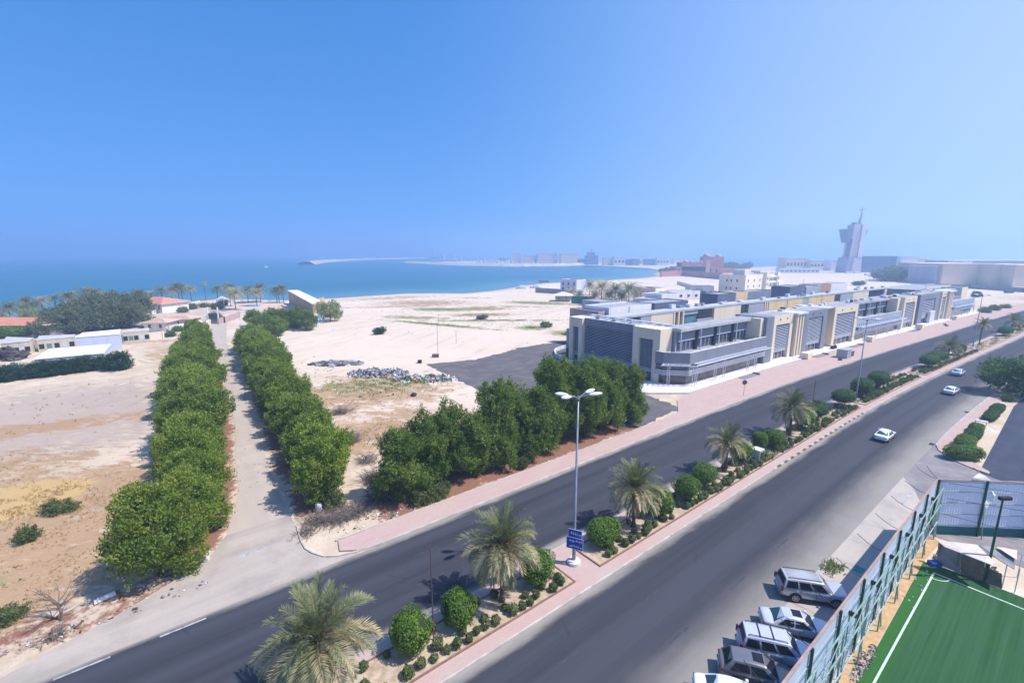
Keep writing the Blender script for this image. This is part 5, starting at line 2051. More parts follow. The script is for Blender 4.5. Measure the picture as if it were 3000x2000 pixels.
# things on the terrace and the footway
M_BOX = mat('cream_box', hexc(232, 220, 196), hexc(216, 202, 178), .8, .85)
for i, s in enumerate((136.8, 181.0, 228.6, 272.5)):
    o = MB().sbox(s, s + 2.6, 47.6, 49.6, .12, 1.75).build('planter_box', M_BOX, bevel=.05)
    tag(o, 'cream concrete planter box, ' + ORD[i] + ' along the terrace edge', 'planter', 'cream boxes on the terrace edge')
for i, s in enumerate((103.5, 141.5, 166.0, 217.5)):
    e = empty('stair_ramp', W(s, 48.0, .1))
    for j in range(5):
        o = MB().sbox(s, s + 6.5, 46.9 + j * .32, 47.12 + j * .32, .121, .19 + .02 * j).build('step', mat('step_stone', hexc(150, 148, 152), hexc(128, 126, 132), 1, .9))
        o.parent = e
        o.matrix_parent_inverse = Matrix.Translation(e.location).inverted()
    o = MB().sbox(s + 6.5, s + 6.9, 46.9, 48.5, .121, .5).build('cheek_wall', mat('cheek', hexc(104, 96, 96), hexc(84, 78, 80), 1, .9))
    o.parent = e
    o.matrix_parent_inverse = Matrix.Translation(e.location).inverted()
    tag(e, 'low grey step flight, ' + ORD[i] + ' along the terrace edge', 'steps', 'step flights along the terrace edge')

# ------------------------------------------------------------------ left compound
M_TERRA = mat('terracotta_roof', hexc(214, 146, 122), hexc(194, 126, 104), .8, .85)
M_TERRA2 = mat('faded_roof_tiles', hexc(216, 180, 160), hexc(198, 160, 140), .8, .85)
M_SHEDW = mat('white_roof_sheet', hexc(238, 238, 240), hexc(224, 224, 228), .4, .6)
M_SHEDB = mat('pale_blue_wall', hexc(200, 206, 226), hexc(184, 190, 212), .4, .8, streak=True)
M_OLDW = mat('old_plaster', hexc(206, 196, 172), hexc(182, 172, 148), .5, .9, streak=True)
M_GROOF = mat('grey_roof', hexc(190, 186, 190), hexc(168, 164, 170), .5, .85)
M_WALLC = mat('garden_wall', hexc(230, 220, 204), hexc(214, 202, 186), .5, .9, streak=True)


def kk(o, e):
    return keep(recalc(o), e)


def shed(name, roof_px, zr, thick, wallm, roofm, label, inset=.25, drop=0.0, open_front=False):
    """flat roofed shed: roof corners seen in the photograph, in order front-left, front-right, back-right, back-left"""
    P = [PX(u, v, z) for (u, v), z in zip(roof_px, zr)]
    c = sum(P, Vector()) / 4
    e = empty(name, (c.x, c.y, 0))
    up = Vector((0, 0, thick))
    kk(MB().hexa([p for p in P] + [p + up for p in P]).build('roof', roofm), e)
    Q = [p.lerp(Vector((c.x, c.y, p.z)), inset * .12) for p in P]
    for i in range(4):
        a, b_ = Q[i], Q[(i + 1) % 4]
        d = (b_ - a).normalized()
        n = Vector((-d.y, d.x, 0)) * .12
        kk(MB().hexa([(a.x, a.y, -.05), (b_.x, b_.y, -.05), (b_.x + n.x, b_.y + n.y, -.05), (a.x + n.x, a.y + n.y, -.05),
                      (a.x, a.y, a.z - .01), (b_.x, b_.y, b_.z - .01), (b_.x + n.x, b_.y + n.y, b_.z - .01), (a.x + n.x, a.y + n.y, a.z - .01)]).build('wall', wallm), e)
    return tag(e, label, 'shed'), e, Q


def hip_house(name, cx, cy, w, dp, rz, zw, zr, wallm, roofm, label, over=.7, nwin=4):
    e = empty(name, (cx, cy, 0), rz)
    MB().box(-w / 2, w / 2, -dp / 2, dp / 2, -.05, zw).build('wall', wallm, e)
    b = MB()
    W2, D2 = w / 2 + over, dp / 2 + over
    rl = max(0.5, w / 2 - dp / 2)
    b.add([(-W2, -D2, zw), (W2, -D2, zw), (W2, D2, zw), (-W2, D2, zw), (-rl, 0, zr), (rl, 0, zr)], [(0, 1, 5, 4), (1, 2, 5), (2, 3, 4, 5), (3, 0, 4), (3, 2, 1, 0)])
    r = b.build('roof', roofm, e)
    # tile courses
    for i in range(1, 9):
        f = i / 9
        z = zw + (zr - zw) * f
        x0 = -W2 + (W2 - rl) * f
        y0 = -D2 + D2 * f
        MB().box(x0, -x0, y0 - .05, y0 + .05, z, z + .06).build('tile_course', roofm, r)
    MB().box(-W2, W2, -D2, D2, zw - .18, zw - .01).build('eaves', M_WALLW, e)
    for i in range(nwin):
        x = -w / 2 + w * (i + .5) / nwin
        f = MB().box(x - .6, x + .6, -dp / 2 - .05, -dp / 2 + .05, zw * .35, zw * .8).build('window', M_WALLW, e)
        MB().box(x - .48, x + .48, -dp / 2 - .07, -dp / 2 - .051, zw * .39, zw * .77).build('pane', G_BLUE, f)
    return tag(e, label, 'house')


shed('white_shed', [z1(300, 858), z1(955, 800), z1(1022, 716), z1(455, 762)], (3.0, 3.0, 3.3, 3.3), .12, M_SHEDB, M_SHEDW, 'long shed with a bright white sloping roof behind the hedge')
t, e, Q = shed('white_shed', [z1(688, 655), z1(1095, 625), z1(1110, 580), z1(760, 612)], (4.6, 4.6, 4.9, 4.9), .12, M_SHEDB, M_SHEDW, 'blue white walled shed with white roof in the compound')
for i, (a, b_, c_, d_, z, lab) in enumerate([((0, 715), (268, 690), (310, 658), (60, 650), 3.6, 'grey roofed old shed at the left edge of the compound'),
                                            ((330, 682), (690, 652), (690, 628), (360, 640), 3.4, 'long grey roofed lean-to between old shed and blue white shed'),
                                            ((1115, 612), (1370, 592), (1370, 568), (1160, 585), 3.4, 'grey roofed lean-to right of the blue white shed')]):
    t, e, Q = shed('lean_to', [z1(*a), z1(*b_), z1(*c_), z1(*d_)], (z, z, z + .4, z + .4), .12, M_OLDW, M_GROOF, lab)
    a_, b2 = Q[0], Q[1]
    for j in range(5):
        f = (j + .5) / 5
        p = a_.lerp(b2, f)
        dd = (b2 - a_).normalized() * .55
        n = Vector((dd.y, -dd.x, 0)).normalized() * .04
        kk(MB().hexa([(p.x - dd.x + n.x, p.y - dd.y + n.y, .8), (p.x + dd.x + n.x, p.y + dd.y + n.y, .8), (p.x + dd.x - n.x, p.y + dd.y - n.y, .8), (p.x - dd.x - n.x, p.y - dd.y - n.y, .8),
                      (p.x - dd.x + n.x, p.y - dd.y + n.y, 2.2), (p.x + dd.x + n.x, p.y + dd.y + n.y, 2.2), (p.x + dd.x - n.x, p.y + dd.y - n.y, 2.2), (p.x - dd.x - n.x, p.y - dd.y - n.y, 2.2)]).build('window', [M_DARK, G_TEAL, M_DARK, M_SHEDB, M_DARK][j]), e)


def wall_run(name, pts, h, th, m, label, cat='wall', piers=0.0):
    P = [p if isinstance(p, Vector) else PX(*p) for p in pts]
    e = empty(name, (P[0].x, P[0].y, 0))
    for i in range(len(P) - 1):
        a, b_ = P[i], P[i + 1]
        d = (b_ - a).normalized()
        n = Vector((-d.y, d.x, 0)) * th / 2
        kk(MB().hexa([(a.x - n.x, a.y - n.y, -.1), (b_.x - n.x, b_.y - n.y, -.1), (b_.x + n.x, b_.y + n.y, -.1), (a.x + n.x, a.y + n.y, -.1),
                      (a.x - n.x, a.y - n.y, h), (b_.x - n.x, b_.y - n.y, h), (b_.x + n.x, b_.y + n.y, h), (a.x + n.x, a.y + n.y, h)]).build('wall_panel', m), e)
        if piers:
            k = max(1, int((b_ - a).length / piers))
            for j in range(k + 1):
                p = a.lerp(b_, j / k)
                kk(MB().box(p.x - th, p.x + th, p.y - th, p.y + th, -.1, h + .15).build('pier', m), e)
    return tag(e, label, cat)


wall_run('compound_wall', [z1(1130, 702), z1(1500, 668)], 2.6, .25, M_WALLC, 'pale compound wall right of the blue white shed', piers=6)
wall_run('compound_wall', [z1(320, 750), z1(690, 728)], 2.6, .25, M_OLDW, 'old compound wall left of the blue white shed', piers=5)
wall_run('compound_wall', [z1(1560, 600), z1(1700, 575), z1(1930, 540)], 2.2, .3, M_WALLC, 'pale wall beside the gate of the track', piers=8)
wall_run('compound_wall', [z1(1400, 440), z1(1580, 395), z1(1830, 340)], 1.6, .3, M_WALLC, 'low garden wall by the villa drive', piers=8)
# small houses with faded tile roofs by the gate
p = PX(*z1(1432, 600))
hip_house('gate_lodge', p.x, p.y + 3, 7.5, 7, R(6), 3.6, 4.6, M_WALLC, M_TERRA2, 'gate lodge with faded pink tile roof nearest the sheds', .9, 2)
p = PX(*z1(1620, 560))
hip_house('gate_lodge', p.x, p.y + 4, 10, 7, R(6), 3.2, 4.2, M_WALLC, M_TERRA2, 'lower gate lodge with faded tile roof beside the track trees', .6, 3)
p = PX(*z1(1395, 425))
hip_house('villa', p.x - 1, p.y + 7, 20, 14, R(-14), 4.6, 7.0, M_WALLW, M_TERRA, 'seaside villa with wide terracotta hip roof behind the garden', 1.0, 6)
p = PX(*z1(860, 440))
hip_house('villa', p.x, p.y + 6, 26, 12, R(-6), 5.5, 7.6, M_WALLW, M_TERRA, 'second villa whose terracotta roof shows between the palms', 1.0, 5)
p = PX(*z1(70, 640))
hip_house('villa', p.x, p.y + 4, 30, 12, R(2), 4.2, 6.0, M_WALLW, M_TERRA, 'low house with terracotta roof at the left edge', 1.0, 5)
for i, (a, b_) in enumerate([(40, 660), (190, 648)]):
    clip_bush(PX(*z1(a, b_)), (6.0 - i, 2.5, 2.0, 2.6), R(-6), .2, 120 + i, ['wide green clipped bush at the far left before the terracotta roof', 'green clipped bush right of the low terracotta roof'][i], L_TOP, .04, 2600, .22, 'clipped bushes of the compound', 1)
# heap of dark scrap at the left edge
def rubble(name, loc, rx, ry, h, n, sizes, mats, seed, label, rz=0.0, flat=False, cat='rubble'):
    g = random.Random(seed)
    objs = []
    e = empty(name, loc, rz)
    groups = {}
    for i in range(n):
        a = g.uniform(0, 6.28)
        q = math.sqrt(g.random())
        x, y = math.cos(a) * q * rx, math.sin(a) * q * ry
        z = max(0, h * (1 - q * q)) * g.uniform(.3, 1.0)
        s = g.uniform(*sizes)
        b = groups.setdefault(g.randrange(len(mats)), MB())
        m = Matrix.Translation((x, y, z)) @ Matrix.Rotation(g.uniform(0, 6.28), 4, 'Z') @ Matrix.Rotation(g.gauss(0, .15 if flat else .6), 4, 'X') @ Matrix.Rotation(g.gauss(0, .15 if flat else .6), 4, 'Y')
        sx, sy, sz = s * g.uniform(.5, 1.5), s * g.uniform(.3, .9), s * g.uniform(.12, .4)
        P = [m @ Vector(p) for p in [(-sx, -sy, -sz), (sx, -sy, -sz), (sx * g.uniform(.6, 1), sy, -sz), (-sx, sy * g.uniform(.6, 1), -sz), (-sx, -sy, sz), (sx * .9, -sy, sz), (sx * .8, sy * .9, sz), (-sx * .9, sy, sz)]]
        b.hexa(P)
    for k, b in groups.items():
        o = b.build('fragments', mats[k], e)
        o['kind'] = 'stuff'
    return tag(e, label, cat, kind='stuff')


M_RUB = [mat('rubble_grey', hexc(170, 168, 172), hexc(136, 134, 142), 2, .9), mat('rubble_dark', hexc(90, 88, 90), hexc(66, 64, 66), 2, .9), mat('rubble_white', hexc(222, 220, 222), hexc(196, 192, 196), 2, .9), mat('rubble_blue', hexc(132, 134, 140), hexc(108, 110, 118), 2, .9)]
M_RUBG = M_RUB + [mat('rubble_green', hexc(160, 196, 168), hexc(130, 170, 142), 2, .8), mat('rubble_orange', hexc(190, 120, 84), hexc(160, 98, 70), 2, .9)]
rubble('scrap_heap', PX(*z1(20, 850)), 7, 3, 3.2, 120, (.4, 1.2), [M_RUB[1], mat('scrap_brown', hexc(92, 66, 60), hexc(70, 50, 46), 2, .9)], 1, 'dark brown scrap heap at the left edge by the hedge')
rubble('debris_heap', PX(*z2(1590, 1235)), 7.5, 4.2, 1.1, 460, (.10, .48), M_RUBG[:4], 2, 'larger grey and white debris heap on the waste ground')
rubble('debris_heap', PX(*z2(2000, 1285)), 8.0, 3.4, .9, 340, (.10, .45), M_RUBG, 3, 'longer debris heap with green sheeting near the dark yard')
rubble('slab_heap', PX(*z2(1210, 1145)), 7.0, 2.6, .5, 160, (.3, .9), M_RUB[:2] + [M_RUB[3]], 4, 'flat heap of grey slabs at the edge of the sand lot', flat=True)
rubble('debris_scatter', PX(*z2(1700, 1370)), 14, 8, .12, 70, (.08, .3), M_RUBG, 5, 'loose litter scattered over the waste ground')
rubble('verge_litter', PX(330, 1800), 6.5, .9, .12, 45, (.05, .18), M_RUB + [MATS['scrap_brown']], 6, 'scattered litter along the left verge', rz=R(36))
rubble('verge_litter', PX(1130, 1510), 6, .8, .1, 40, (.06, .18), M_RUB, 7, 'small stones along the edging of the pink footway', rz=R(38))
rubble('pitch_rubble', PX(2530, 1940), 2.6, .4, .14, 220, (.03, .10), M_RUB[:2], 8, 'broken stones between the fence and the turf', rz=R(38))
tag(recalc(MB().lathe([(.1, 0), (.55, .12), (.6, .35), (.45, .55), (.1, .62)], 9).build('trash_bag', mat('black_bag', hexc(40, 42, 52), hexc(26, 28, 36), 3, .4))), 'black rubbish bag lying on the waste ground', 'bag').location = PX(*z2(1922, 1440))
o = MB().hexa([(-.7, -.16, .05), (.7, -.16, .05), (.7, .16, .05), (-.7, .16, .05), (-.66, -.12, .32), (.66, -.14, .36), (.66, .14, .36), (-.66, .12, .32)]).build('broken_slab', M_RUB[2])
o.location = PX(308, 1755)
o.rotation_euler = (0, 0, R(52))
tag(o, 'pale broken slab on the left verge beneath the nearest tree', 'slab')
o = MB().box(-.45, .45, -.18, .18, 0, .28).build('kerb_block', M_RUB[2], bevel=.03)
o.location = PX(597, 1641)
o.rotation_euler = (0, 0, R(10))
tag(o, 'pale kerb block at the foot of the track tree row', 'block')
# white barrel in the brush corner
e = empty('water_drum', PX(935, 1495))
MB().lathe([(.34, 0), (.36, .1), (.34, .4), (.36, .5), (.34, .85), (.3, .9)], 14).build('drum', M_WHITE, e)
MB().lathe([(.12, .9), (.12, .96), (.02, .97)], 10).build('lid', M_GREYL, e)
tag(e, 'white drum at the brush heap by the track corner', 'drum')

# gate and posts at the end of the track
e = empty('track_gate', PX(*z1(1965, 528)))
MB().box(-2.2, -1.9, -.2, .2, 0, 6.8).build('post', M_WALLW, e)
MB().box(1.9, 2.3, -.2, .2, 0, 6.8).build('post', M_WALLW, e)
for i in range(10):
    MB().box(-1.8 + i * .37, -1.55 + i * .37, -.05, .05, .15, 4.2).build('gate_bar', mat('gate_paint', hexc(70, 84, 88), hexc(52, 64, 68), 1, .6), e)
MB().box(-1.9, 1.9, -.06, .06, 4.0, 4.3).build('top_rail', MATS['gate_paint'], e)
tag(e, 'dark barred gate between white posts at the end of the track', 'gate')
wall_run('compound_wall', [z1(2010, 530), z1(2060, 520), z1(2200, 470)], 2.4, .3, M_MAUVE, 'mauve wall right of the track gate', piers=6)

# pool terrace
def px_sheet(name, m, pts, z, label, cat='paving', kind='structure'):
    b = MB()
    b.uv = []
    for u, v in pts:
        p = PX(u, v, z)
        b.v.append(tuple(p))
        b.uv.append((p.x, p.y))
    b.f.append(tuple(range(len(pts))))
    o = b.build(name, m)
    import bmesh
    bm = bmesh.new()
    bm.from_mesh(o.data)
    bmesh.ops.triangulate(bm, faces=bm.faces)
    bm.to_mesh(o.data)
    bm.free()
    return tag(o, label, cat, kind=kind)


M_TPAVE = pavers('terrace_tiles', hexc(212, 186, 176), hexc(196, 172, 162), .8)
px_sheet('pool_terrace', M_TPAVE, [z2(60, 660), z2(640, 640), z2(740, 590), z2(340, 580), z2(190, 620)], .12, 'pinkish paved terrace around the pool')
px_sheet('swimming_pool', glass('pool_water', (.22, .55, .55), .08), [z2(400, 622), z2(490, 622), z2(520, 604), z2(395, 604)], .18, 'small turquoise swimming pool among the palms', 'pool')
wall_run('balustrade', [z2(190, 600), z2(345, 586), z2(590, 574), z2(660, 572)], .9, .2, M_WALLW, 'white balustrade at the seaside edge of the terrace', 'balustrade', 6.0)
e = empty('garden_kiosk', PX(*z2(165, 610)))
for sx in (-2, 2):
    for sy in (-2, 2):
        MB().box(sx - .12, sx + .12, sy - .12, sy + .12, 0, 3.2).build('post', M_WALLW, e)
MB().box(-1.9, 1.9, -1.9, 1.9, 0, 2.0).build('screen', M_DARK, e)
MB().add([(-2.8, -2.8, 3.2), (2.8, -2.8, 3.2), (2.8, 2.8, 3.2), (-2.8, 2.8, 3.2), (0, 0, 5.2)], [(0, 1, 4), (1, 2, 4), (2, 3, 4), (3, 0, 4), (3, 2, 1, 0)]).build('roof', M_CREAM, e)
tag(e, 'small garden kiosk with pale pointed roof on the terrace', 'kiosk')

# derelict beach house with a broken white roof
A, B, C, D = PX(*z2(775, 590)), PX(*z2(1000, 690)), PX(*z2(1105, 640)), PX(*z2(960, 560))
e = empty('beach_house', (A.x, A.y, 0))
for a, b_, h0, h1 in ((A, B, 7.6, 6.6), (B, C, 6.4, 6.2)):
    d = (b_ - a).normalized()
    n = Vector((-d.y, d.x, 0)) * .3
    kk(MB().hexa([(a.x, a.y, 0), (b_.x, b_.y, 0), (b_.x + n.x, b_.y + n.y, 0), (a.x + n.x, a.y + n.y, 0), (a.x, a.y, h0), (b_.x, b_.y, h1), (b_.x + n.x, b_.y + n.y, h1), (a.x + n.x, a.y + n.y, h0)]).build('wall', mat('sand_plaster', hexc(198, 170, 140), hexc(180, 152, 122), .4, .9, streak=True)), e)
R0, R1, R2, R3 = PX(*z2(760, 475), 8.2), PX(*z2(985, 600), 6.8), PX(*z2(1060, 570), 6.6), PX(*z2(860, 475), 8.6)
up = Vector((0, 0, .35))
kk(MB().hexa([R0, R1, R2, R3, R0 + up, R1 + up, R2 + up, R3 + up]).build('roof', M_SHEDW), e)
for f in (.3, .55):
    p = B.lerp(C, f)
    fr = kk(MB().box(p.x - .7, p.x + .7, p.y - .25, p.y + .2, 1.6, 3.9).build('window', M_WALLW), e)
    kk(MB().box(p.x - .5, p.x + .5, p.y - .3, p.y - .24, 1.8, 3.7).build('pane', G_DARK), e)
tag(e, 'sand coloured beach house with sloping white roof at the shore', 'house')

# blue canopy, posts and small boats under the trees
e = empty('blue_canopy', PX(*z2(1012, 800)))
b = MB()
for i in range(7):
    for j in range(5):
        b.v.append((-2.4 + 4.8 * i / 6, -1.8 + 3.6 * j / 4, 3.2 + .5 * math.sin(i * 1.1) * math.cos(j * .9) + .6 * (1 - abs(i - 3) / 3)))
for i in range(6):
    for j in range(4):
        a = i * 5 + j
        b.f.append((a, a + 5, a + 6, a + 1))
o = b.build('tarpaulin', mat('blue_tarp', hexc(70, 130, 206), hexc(52, 108, 184), 1, .6), e)
m_ = o.modifiers.new('thick', 'SOLIDIFY')
m_.thickness = .04
for sx in (-2.2, 2.2):
    for sy in (-1.6, 1.6):
        MB().tube([(sx, sy, 0), (sx, sy, 3.4)], .07, 6).build('post', M_WHITE, e)
MB().box(-1.6, 1.4, -1.2, 1.2, 0, 1.3).build('crate', M_SHEDB, e)
tag(e, 'blue tarpaulin canopy on white posts beside the tree clump', 'canopy')
for i, (a, b_) in enumerate([(810, 838), (880, 838), (700, 800)]):
    bb = MB()
    bb.add([(-2.3, 0, .5), (-1.4, -.7, .45), (1.6, -.8, .5), (1.6, .8, .5), (-1.4, .7, .45), (-1.8, 0, 0), (1.4, -.5, 0), (1.4, .5, 0)], [(0, 1, 5), (1, 2, 6, 5), (2, 3, 7, 6), (3, 4, 5, 7), (4, 0, 5), (5, 6, 7), (4, 3, 2, 1), (0, 4, 1)])
    o = recalc(bb.build('dinghy', M_WHITE))
    o.location = PX(*z2(a, b_))
    o.rotation_euler = (0, 0, i * .4)
    tag(o, 'small white dinghy, ' + ORD[i] + ' counted from the left under the tree clump', 'boat', 'dinghies under the tree clump')
# thin poles on the lot
for i, ((a, b_), h) in enumerate([((2143, 1085), 9.5), ((2150, 800), 4.5), ((2310, 960), 4.0)]):
    e = empty('sand_pole', PX(*z2(a, b_)))
    MB().tube([(0, 0, 0), (0, 0, h)], [.07, .05], 6).build('pole', M_GREYP, e)
    MB().tube([(-.5, 0, h), (.5, 0, h)], .05, 5).build('arm', M_GREYP, e)
    tag(e, 'thin grey pole, ' + ['tallest, at the corner of the dark yard', 'short, on the weedy strip of the sand', 'short, at the right end of the weedy strip'][i], 'pole')
o = MB().box(-.9, .9, -.5, .5, 0, .9).build('utility_box', mat('brown_box', hexc(120, 100, 94), hexc(96, 80, 76), 1, .9), bevel=.04)
o.location = PX(*z2(2120, 1085))
tag(o, 'small brown utility box at the foot of the tall sand pole', 'box')
o = MB().box(-.5, .5, -.4, .4, 0, .8).build('oil_can', mat('dark_box', hexc(60, 50, 50), hexc(46, 38, 40), 1, .9), bevel=.04)
o.location = PX(*z2(1975, 1138))
tag(o, 'small dark box on the sand left of the utility box', 'box')

# ------------------------------------------------------------------ houses behind the long building
def w_house(name, P0, P1, depth, h, m, label, roofm=None, win=None):
    """box house whose front base runs from P0 to P1"""
    d = (P1 - P0)
    L = d.length
    d.normalize()
    n = Vector((-d.y, d.x, 0))
    if n.dot(P0) < 0:
        n = -n
    ang = math.atan2(d.y, d.x)
    e = empty(name, (P0.x, P0.y, 0), ang)
    sg = 1 if (Matrix.Rotation(-ang, 3, 'Z') @ n).y > 0 else -1
    y0, y1 = (0, depth) if sg > 0 else (-depth, 0)
    MB().box(0, L, y0, y1, -.3, h).build('wall', m, e)
    MB().box(.3, L - .3, y0 + .3, y1 - .3, h, h + .05).build('roof', roofm or M_ROOFW, e)
    for (a, b_, c_, d_) in ((0, L, y0, y0 + .25), (0, L, y1 - .25, y1), (0, .25, y0 + .25, y1 - .25), (L - .25, L, y0 + .25, y1 - .25)):
        MB().box(a, b_, c_, d_, h, h + .6).build('parapet', m, e)
    if win:
        for row in win:
            z0_, z1_, n_, w_, gm = row
            for i in range(n_):
                x = L * (i + .5) / n_
                f = MB().box(x - w_ / 2, x + w_ / 2, y0 - .06, y0 + .05, z0_, z1_).build('window', gm, e)
                MB().box(x - w_ / 2 - .1, x + w_ / 2 + .1, y0 - .14, y0 - .061, z0_ - .15, z0_).build('sill', m, f)
    return tag(e, label, 'house'), e, L, (y0, y1)


a, b_ = PX(*z3(1385, 485)), PX(*z3(1532, 495))
t, e, L, yy = w_house('white_house', a, b_, 12, 9.0, mat('lilac_plaster', hexc(206, 204, 220), hexc(190, 188, 206), .3, .85), 'small two storey white house on the beach with open frames', win=[(1.2, 3.6, 3, 1.4, M_DARK), (5.2, 7.6, 3, 1.6, G_BLUE)])
a, b_ = PX(*z3(1532, 492)), PX(*z3(1610, 480))
w_house('white_house', a, b_, 10, 6.5, M_WALLW, 'plain white annex right of the small beach house')
wall_run('beach_wall', [z3(1160, 490), z3(1390, 503)], 3.4, .4, M_GREYP, 'grey block wall left of the small beach house', piers=9)
wall_run('beach_wall', [z3(1190, 398), z3(1275, 398)], 2.2, .6, M_GREYP, 'short dark jetty wall at the water edge', piers=6)
p = PX(*z3(1415, 575))
hip_house('pavilion', p.x, p.y + 4, 9, 8, R(-8), 3.6, 5.6, mat('pav', hexc(176, 160, 156), hexc(150, 136, 134), .5, .9), M_WALLW, 'square pavilion with pale pointed roof on the sand', 1.4, 2)
wall_run('green_screen', [z3(1490, 590), z3(1690, 598)], 4.2, .3, mat('green_net', hexc(40, 120, 108), hexc(30, 98, 90), .8, .8), 'green screened fence before the palm grove', 'fence', 4)
w_house('mauve_house', PX(*z3(2110, 590)), PX(*z3(2250, 590)), 14, 8.2, M_MAUVE, 'mauve two storey house right of the palm grove', win=[(2.4, 4.0, 3, 2.2, M_DARK), (5.6, 7.0, 3, 2.2, G_DARK)])
w_house('mauve_house', PX(*z3(2252, 590)), PX(*z3(2352, 578)), 12, 8.0, M_CREAM, 'cream house with terrace rail beside the mauve one', win=[(2.2, 3.6, 4, 1.6, M_DARK), (5.4, 6.8, 4, 2.0, M_MAUVE)])
w_house('low_house', PX(1960, 880), PX(2050, 878), 9, 5.2, M_WALLW, 'low white flat house behind the court', win=[(2, 3.4, 4, 1.6, M_DARK)])
w_house('low_house', PX(2020, 868), PX(2090, 868), 9, 6.4, M_GREYL, 'low grey flat house left of the cream tower block', win=[(2, 3.4, 4, 1.6, M_DARK)])
wall_run('sand_wall', [PX(1985, 832), PX(2108, 868)], 3.0, .4, M_CREAM, 'long cream boundary wall across the sand', piers=12)
# cream apartment block
A = Vector((152, 300, 0))
hd = R(36)
dv = Vector((math.cos(hd), math.sin(hd), 0))
t, e, L, yy = w_house('apartment_block', A, A + dv * 46, 18, 14.2, M_CREAM, 'cream four storey apartment block with balconies and dark windows', win=[(2.4, 4.2, 6, 1.0, G_DARK), (6.4, 8.0, 6, 1.0, G_DARK), (10.2, 11.8, 6, 1.0, G_DARK)])
y0, y1 = yy
for q in range(2):
    x = 24 + q * 16
    MB().box(x, x + 3.2, y0 - 2.0, y0 - .001, 0, 16.0).build('stair_tower', M_CREAM, e)
    for z in (3, 7, 11):
        MB().box(x + .8, x + 2.0, y0 - 2.06, y0 - 2.001, z, z + 1.8).build('window', G_DARK, e)
for z in (4.6, 8.8, 12.6):
    MB().box(27.4, 39.8, y0 - 1.6, y0 - .01, z, z + 1.2).build('balcony', M_WALLW, e)
MB().box(6, 14, y0 + 4, y0 + 12, 14.25, 18).build('roof_house', M_CREAM, e)
MB().box(46.02, 56, y0 + 1, y1, 0, 9.6).build('side_wing', M_CREAM, e)
for (yy_, z) in ((5, 10), (9, 10), (12, 10), (5, 5), (9, 5), (12, 5), (5, 1), (9, 1)):
    MB().box(-.06, .02, y0 + yy_, y0 + yy_ + 1.0, z, z + 1.7).build('window', G_DARK, e)

# moorish villa on the point
M_ROSE = mat('rose_plaster', hexc(184, 132, 128), hexc(166, 114, 112), .2, .9)
e = empty('moorish_villa', PX(2030, 806))
y_ = e.location.y
k = y_ / 1310.0                      # metres a photo pixel covers there
for (x0, x1, h, dpt, nm) in ((-24, 34, 12, 26, 'wing'), (-16, 24, 18, 20, 'hall'), (34, 62, 9, 22, 'wing'), (16, 46, 26, 16, 'tower'), (62, 96, 6, 16, 'wing')):
    MB().box(x0 * k * 2, x1 * k * 2, 2 if nm != 'tower' else 8, 2 + dpt, -.5, h * .95).build(nm, M_ROSE, e)
for (x, y0_, z, r) in ((-8, 10, 17, 3.2), (2, 14, 17, 2.4), (14, 9, 17, 2.2), (24, 16, 24.6, 4.5), (40, 14, 24.6, 3.6)):
    MB().lathe([(r, 0), (r * .97, r * .4), (r * .75, r * .8), (r * .3, r * 1.05), (.1, r * 1.3)], 14, (x * k * 2, y0_, z)).build('dome', mat('dome_plaster', hexc(206, 160, 152), hexc(190, 144, 138), .3, .85), e, smooth=True)
for i in range(7):
    x = (-20 + i * 9) * k * 2
    MB().box(x - 1.2, x + 1.2, 1.8, 2.05, 3, 8).build('window', G_DARK, e)
MB().box(18 * k * 2, 24 * k * 2, 1.4, 3, 0, 20).build('stair_tower', mat('dome_plaster', hexc(206, 160, 152)), e)
tag(e, 'rose coloured villa with domes and towers on the point', 'villa')
wall_run('villa_wall', [PX(1935, 811), PX(2000, 808), PX(2110, 818), PX(2200, 808)], 7.0, .8, M_ROSE, 'long rose wall around the domed villa', piers=30)
for i, (u, v, kx) in enumerate([(1945, 800, 1.0), (2105, 795, 1.6), (2140, 792, 1.6), (2165, 790, 1.4), (2190, 788, 1.4)]):
    plant('grey%d' % (i % 3), 'villa_tree', PX(u, v), i, (kx * 1.3, kx * 1.3, kx), 'hazy tree, ' + ORD[i] + ' from the left by the domed villa', 'tree', 'trees by the domed villa')

# ------------------------------------------------------------------ far shore, marina, tower
M_ROCK = mat('breakwater_rock', hexc(206, 192, 178), hexc(172, 158, 148), .06, .95)
M_HAZEW = mat('far_white_wall', hexc(226, 222, 226), hexc(206, 202, 210), .05, .85)
M_HAZET = mat('far_tan_wall', hexc(226, 206, 184), hexc(212, 192, 170), .05, .85)
M_TOWD = mat('far_dark_roof', hexc(120, 126, 140), hexc(100, 106, 122), .05, .85)
M_PINKW = mat('far_pink_wall', hexc(226, 198, 190), hexc(212, 184, 178), .05, .85)


def ridge(name, px, w, h, label):
    P = [PX(u, v, -.6) for u, v in px]
    pts = []
    for i in range(len(P) - 1):
        n = 14
        for j in range(n):
            pts.append(P[i].lerp(P[i + 1], j / n))
    pts.append(P[-1])
    b = MB()
    g = random.Random(len(px))
    for i, p in enumerate(pts):
        t = (pts[min(i + 1, len(pts) - 1)] - pts[max(i - 1, 0)]).normalized()
        n = Vector((-t.y, t.x, 0))
        ww = w * g.uniform(.85, 1.15)
        hh = h * g.uniform(.85, 1.15)
        for q, z in ((-1, -.9), (-.45, hh * .8), (-.2, hh), (.25, hh * .97), (.5, hh * .75), (1, -.9)):
            b.v.append((p.x + n.x * ww * q, p.y + n.y * ww * q, z))
    for i in range(len(pts) - 1):
        for j in range(5):
            a = i * 6 + j
            b.f.append((a, a + 1, a + 7, a + 6))
    return tag(recalc(b.build(name, M_ROCK)), label, 'breakwater', kind=None)


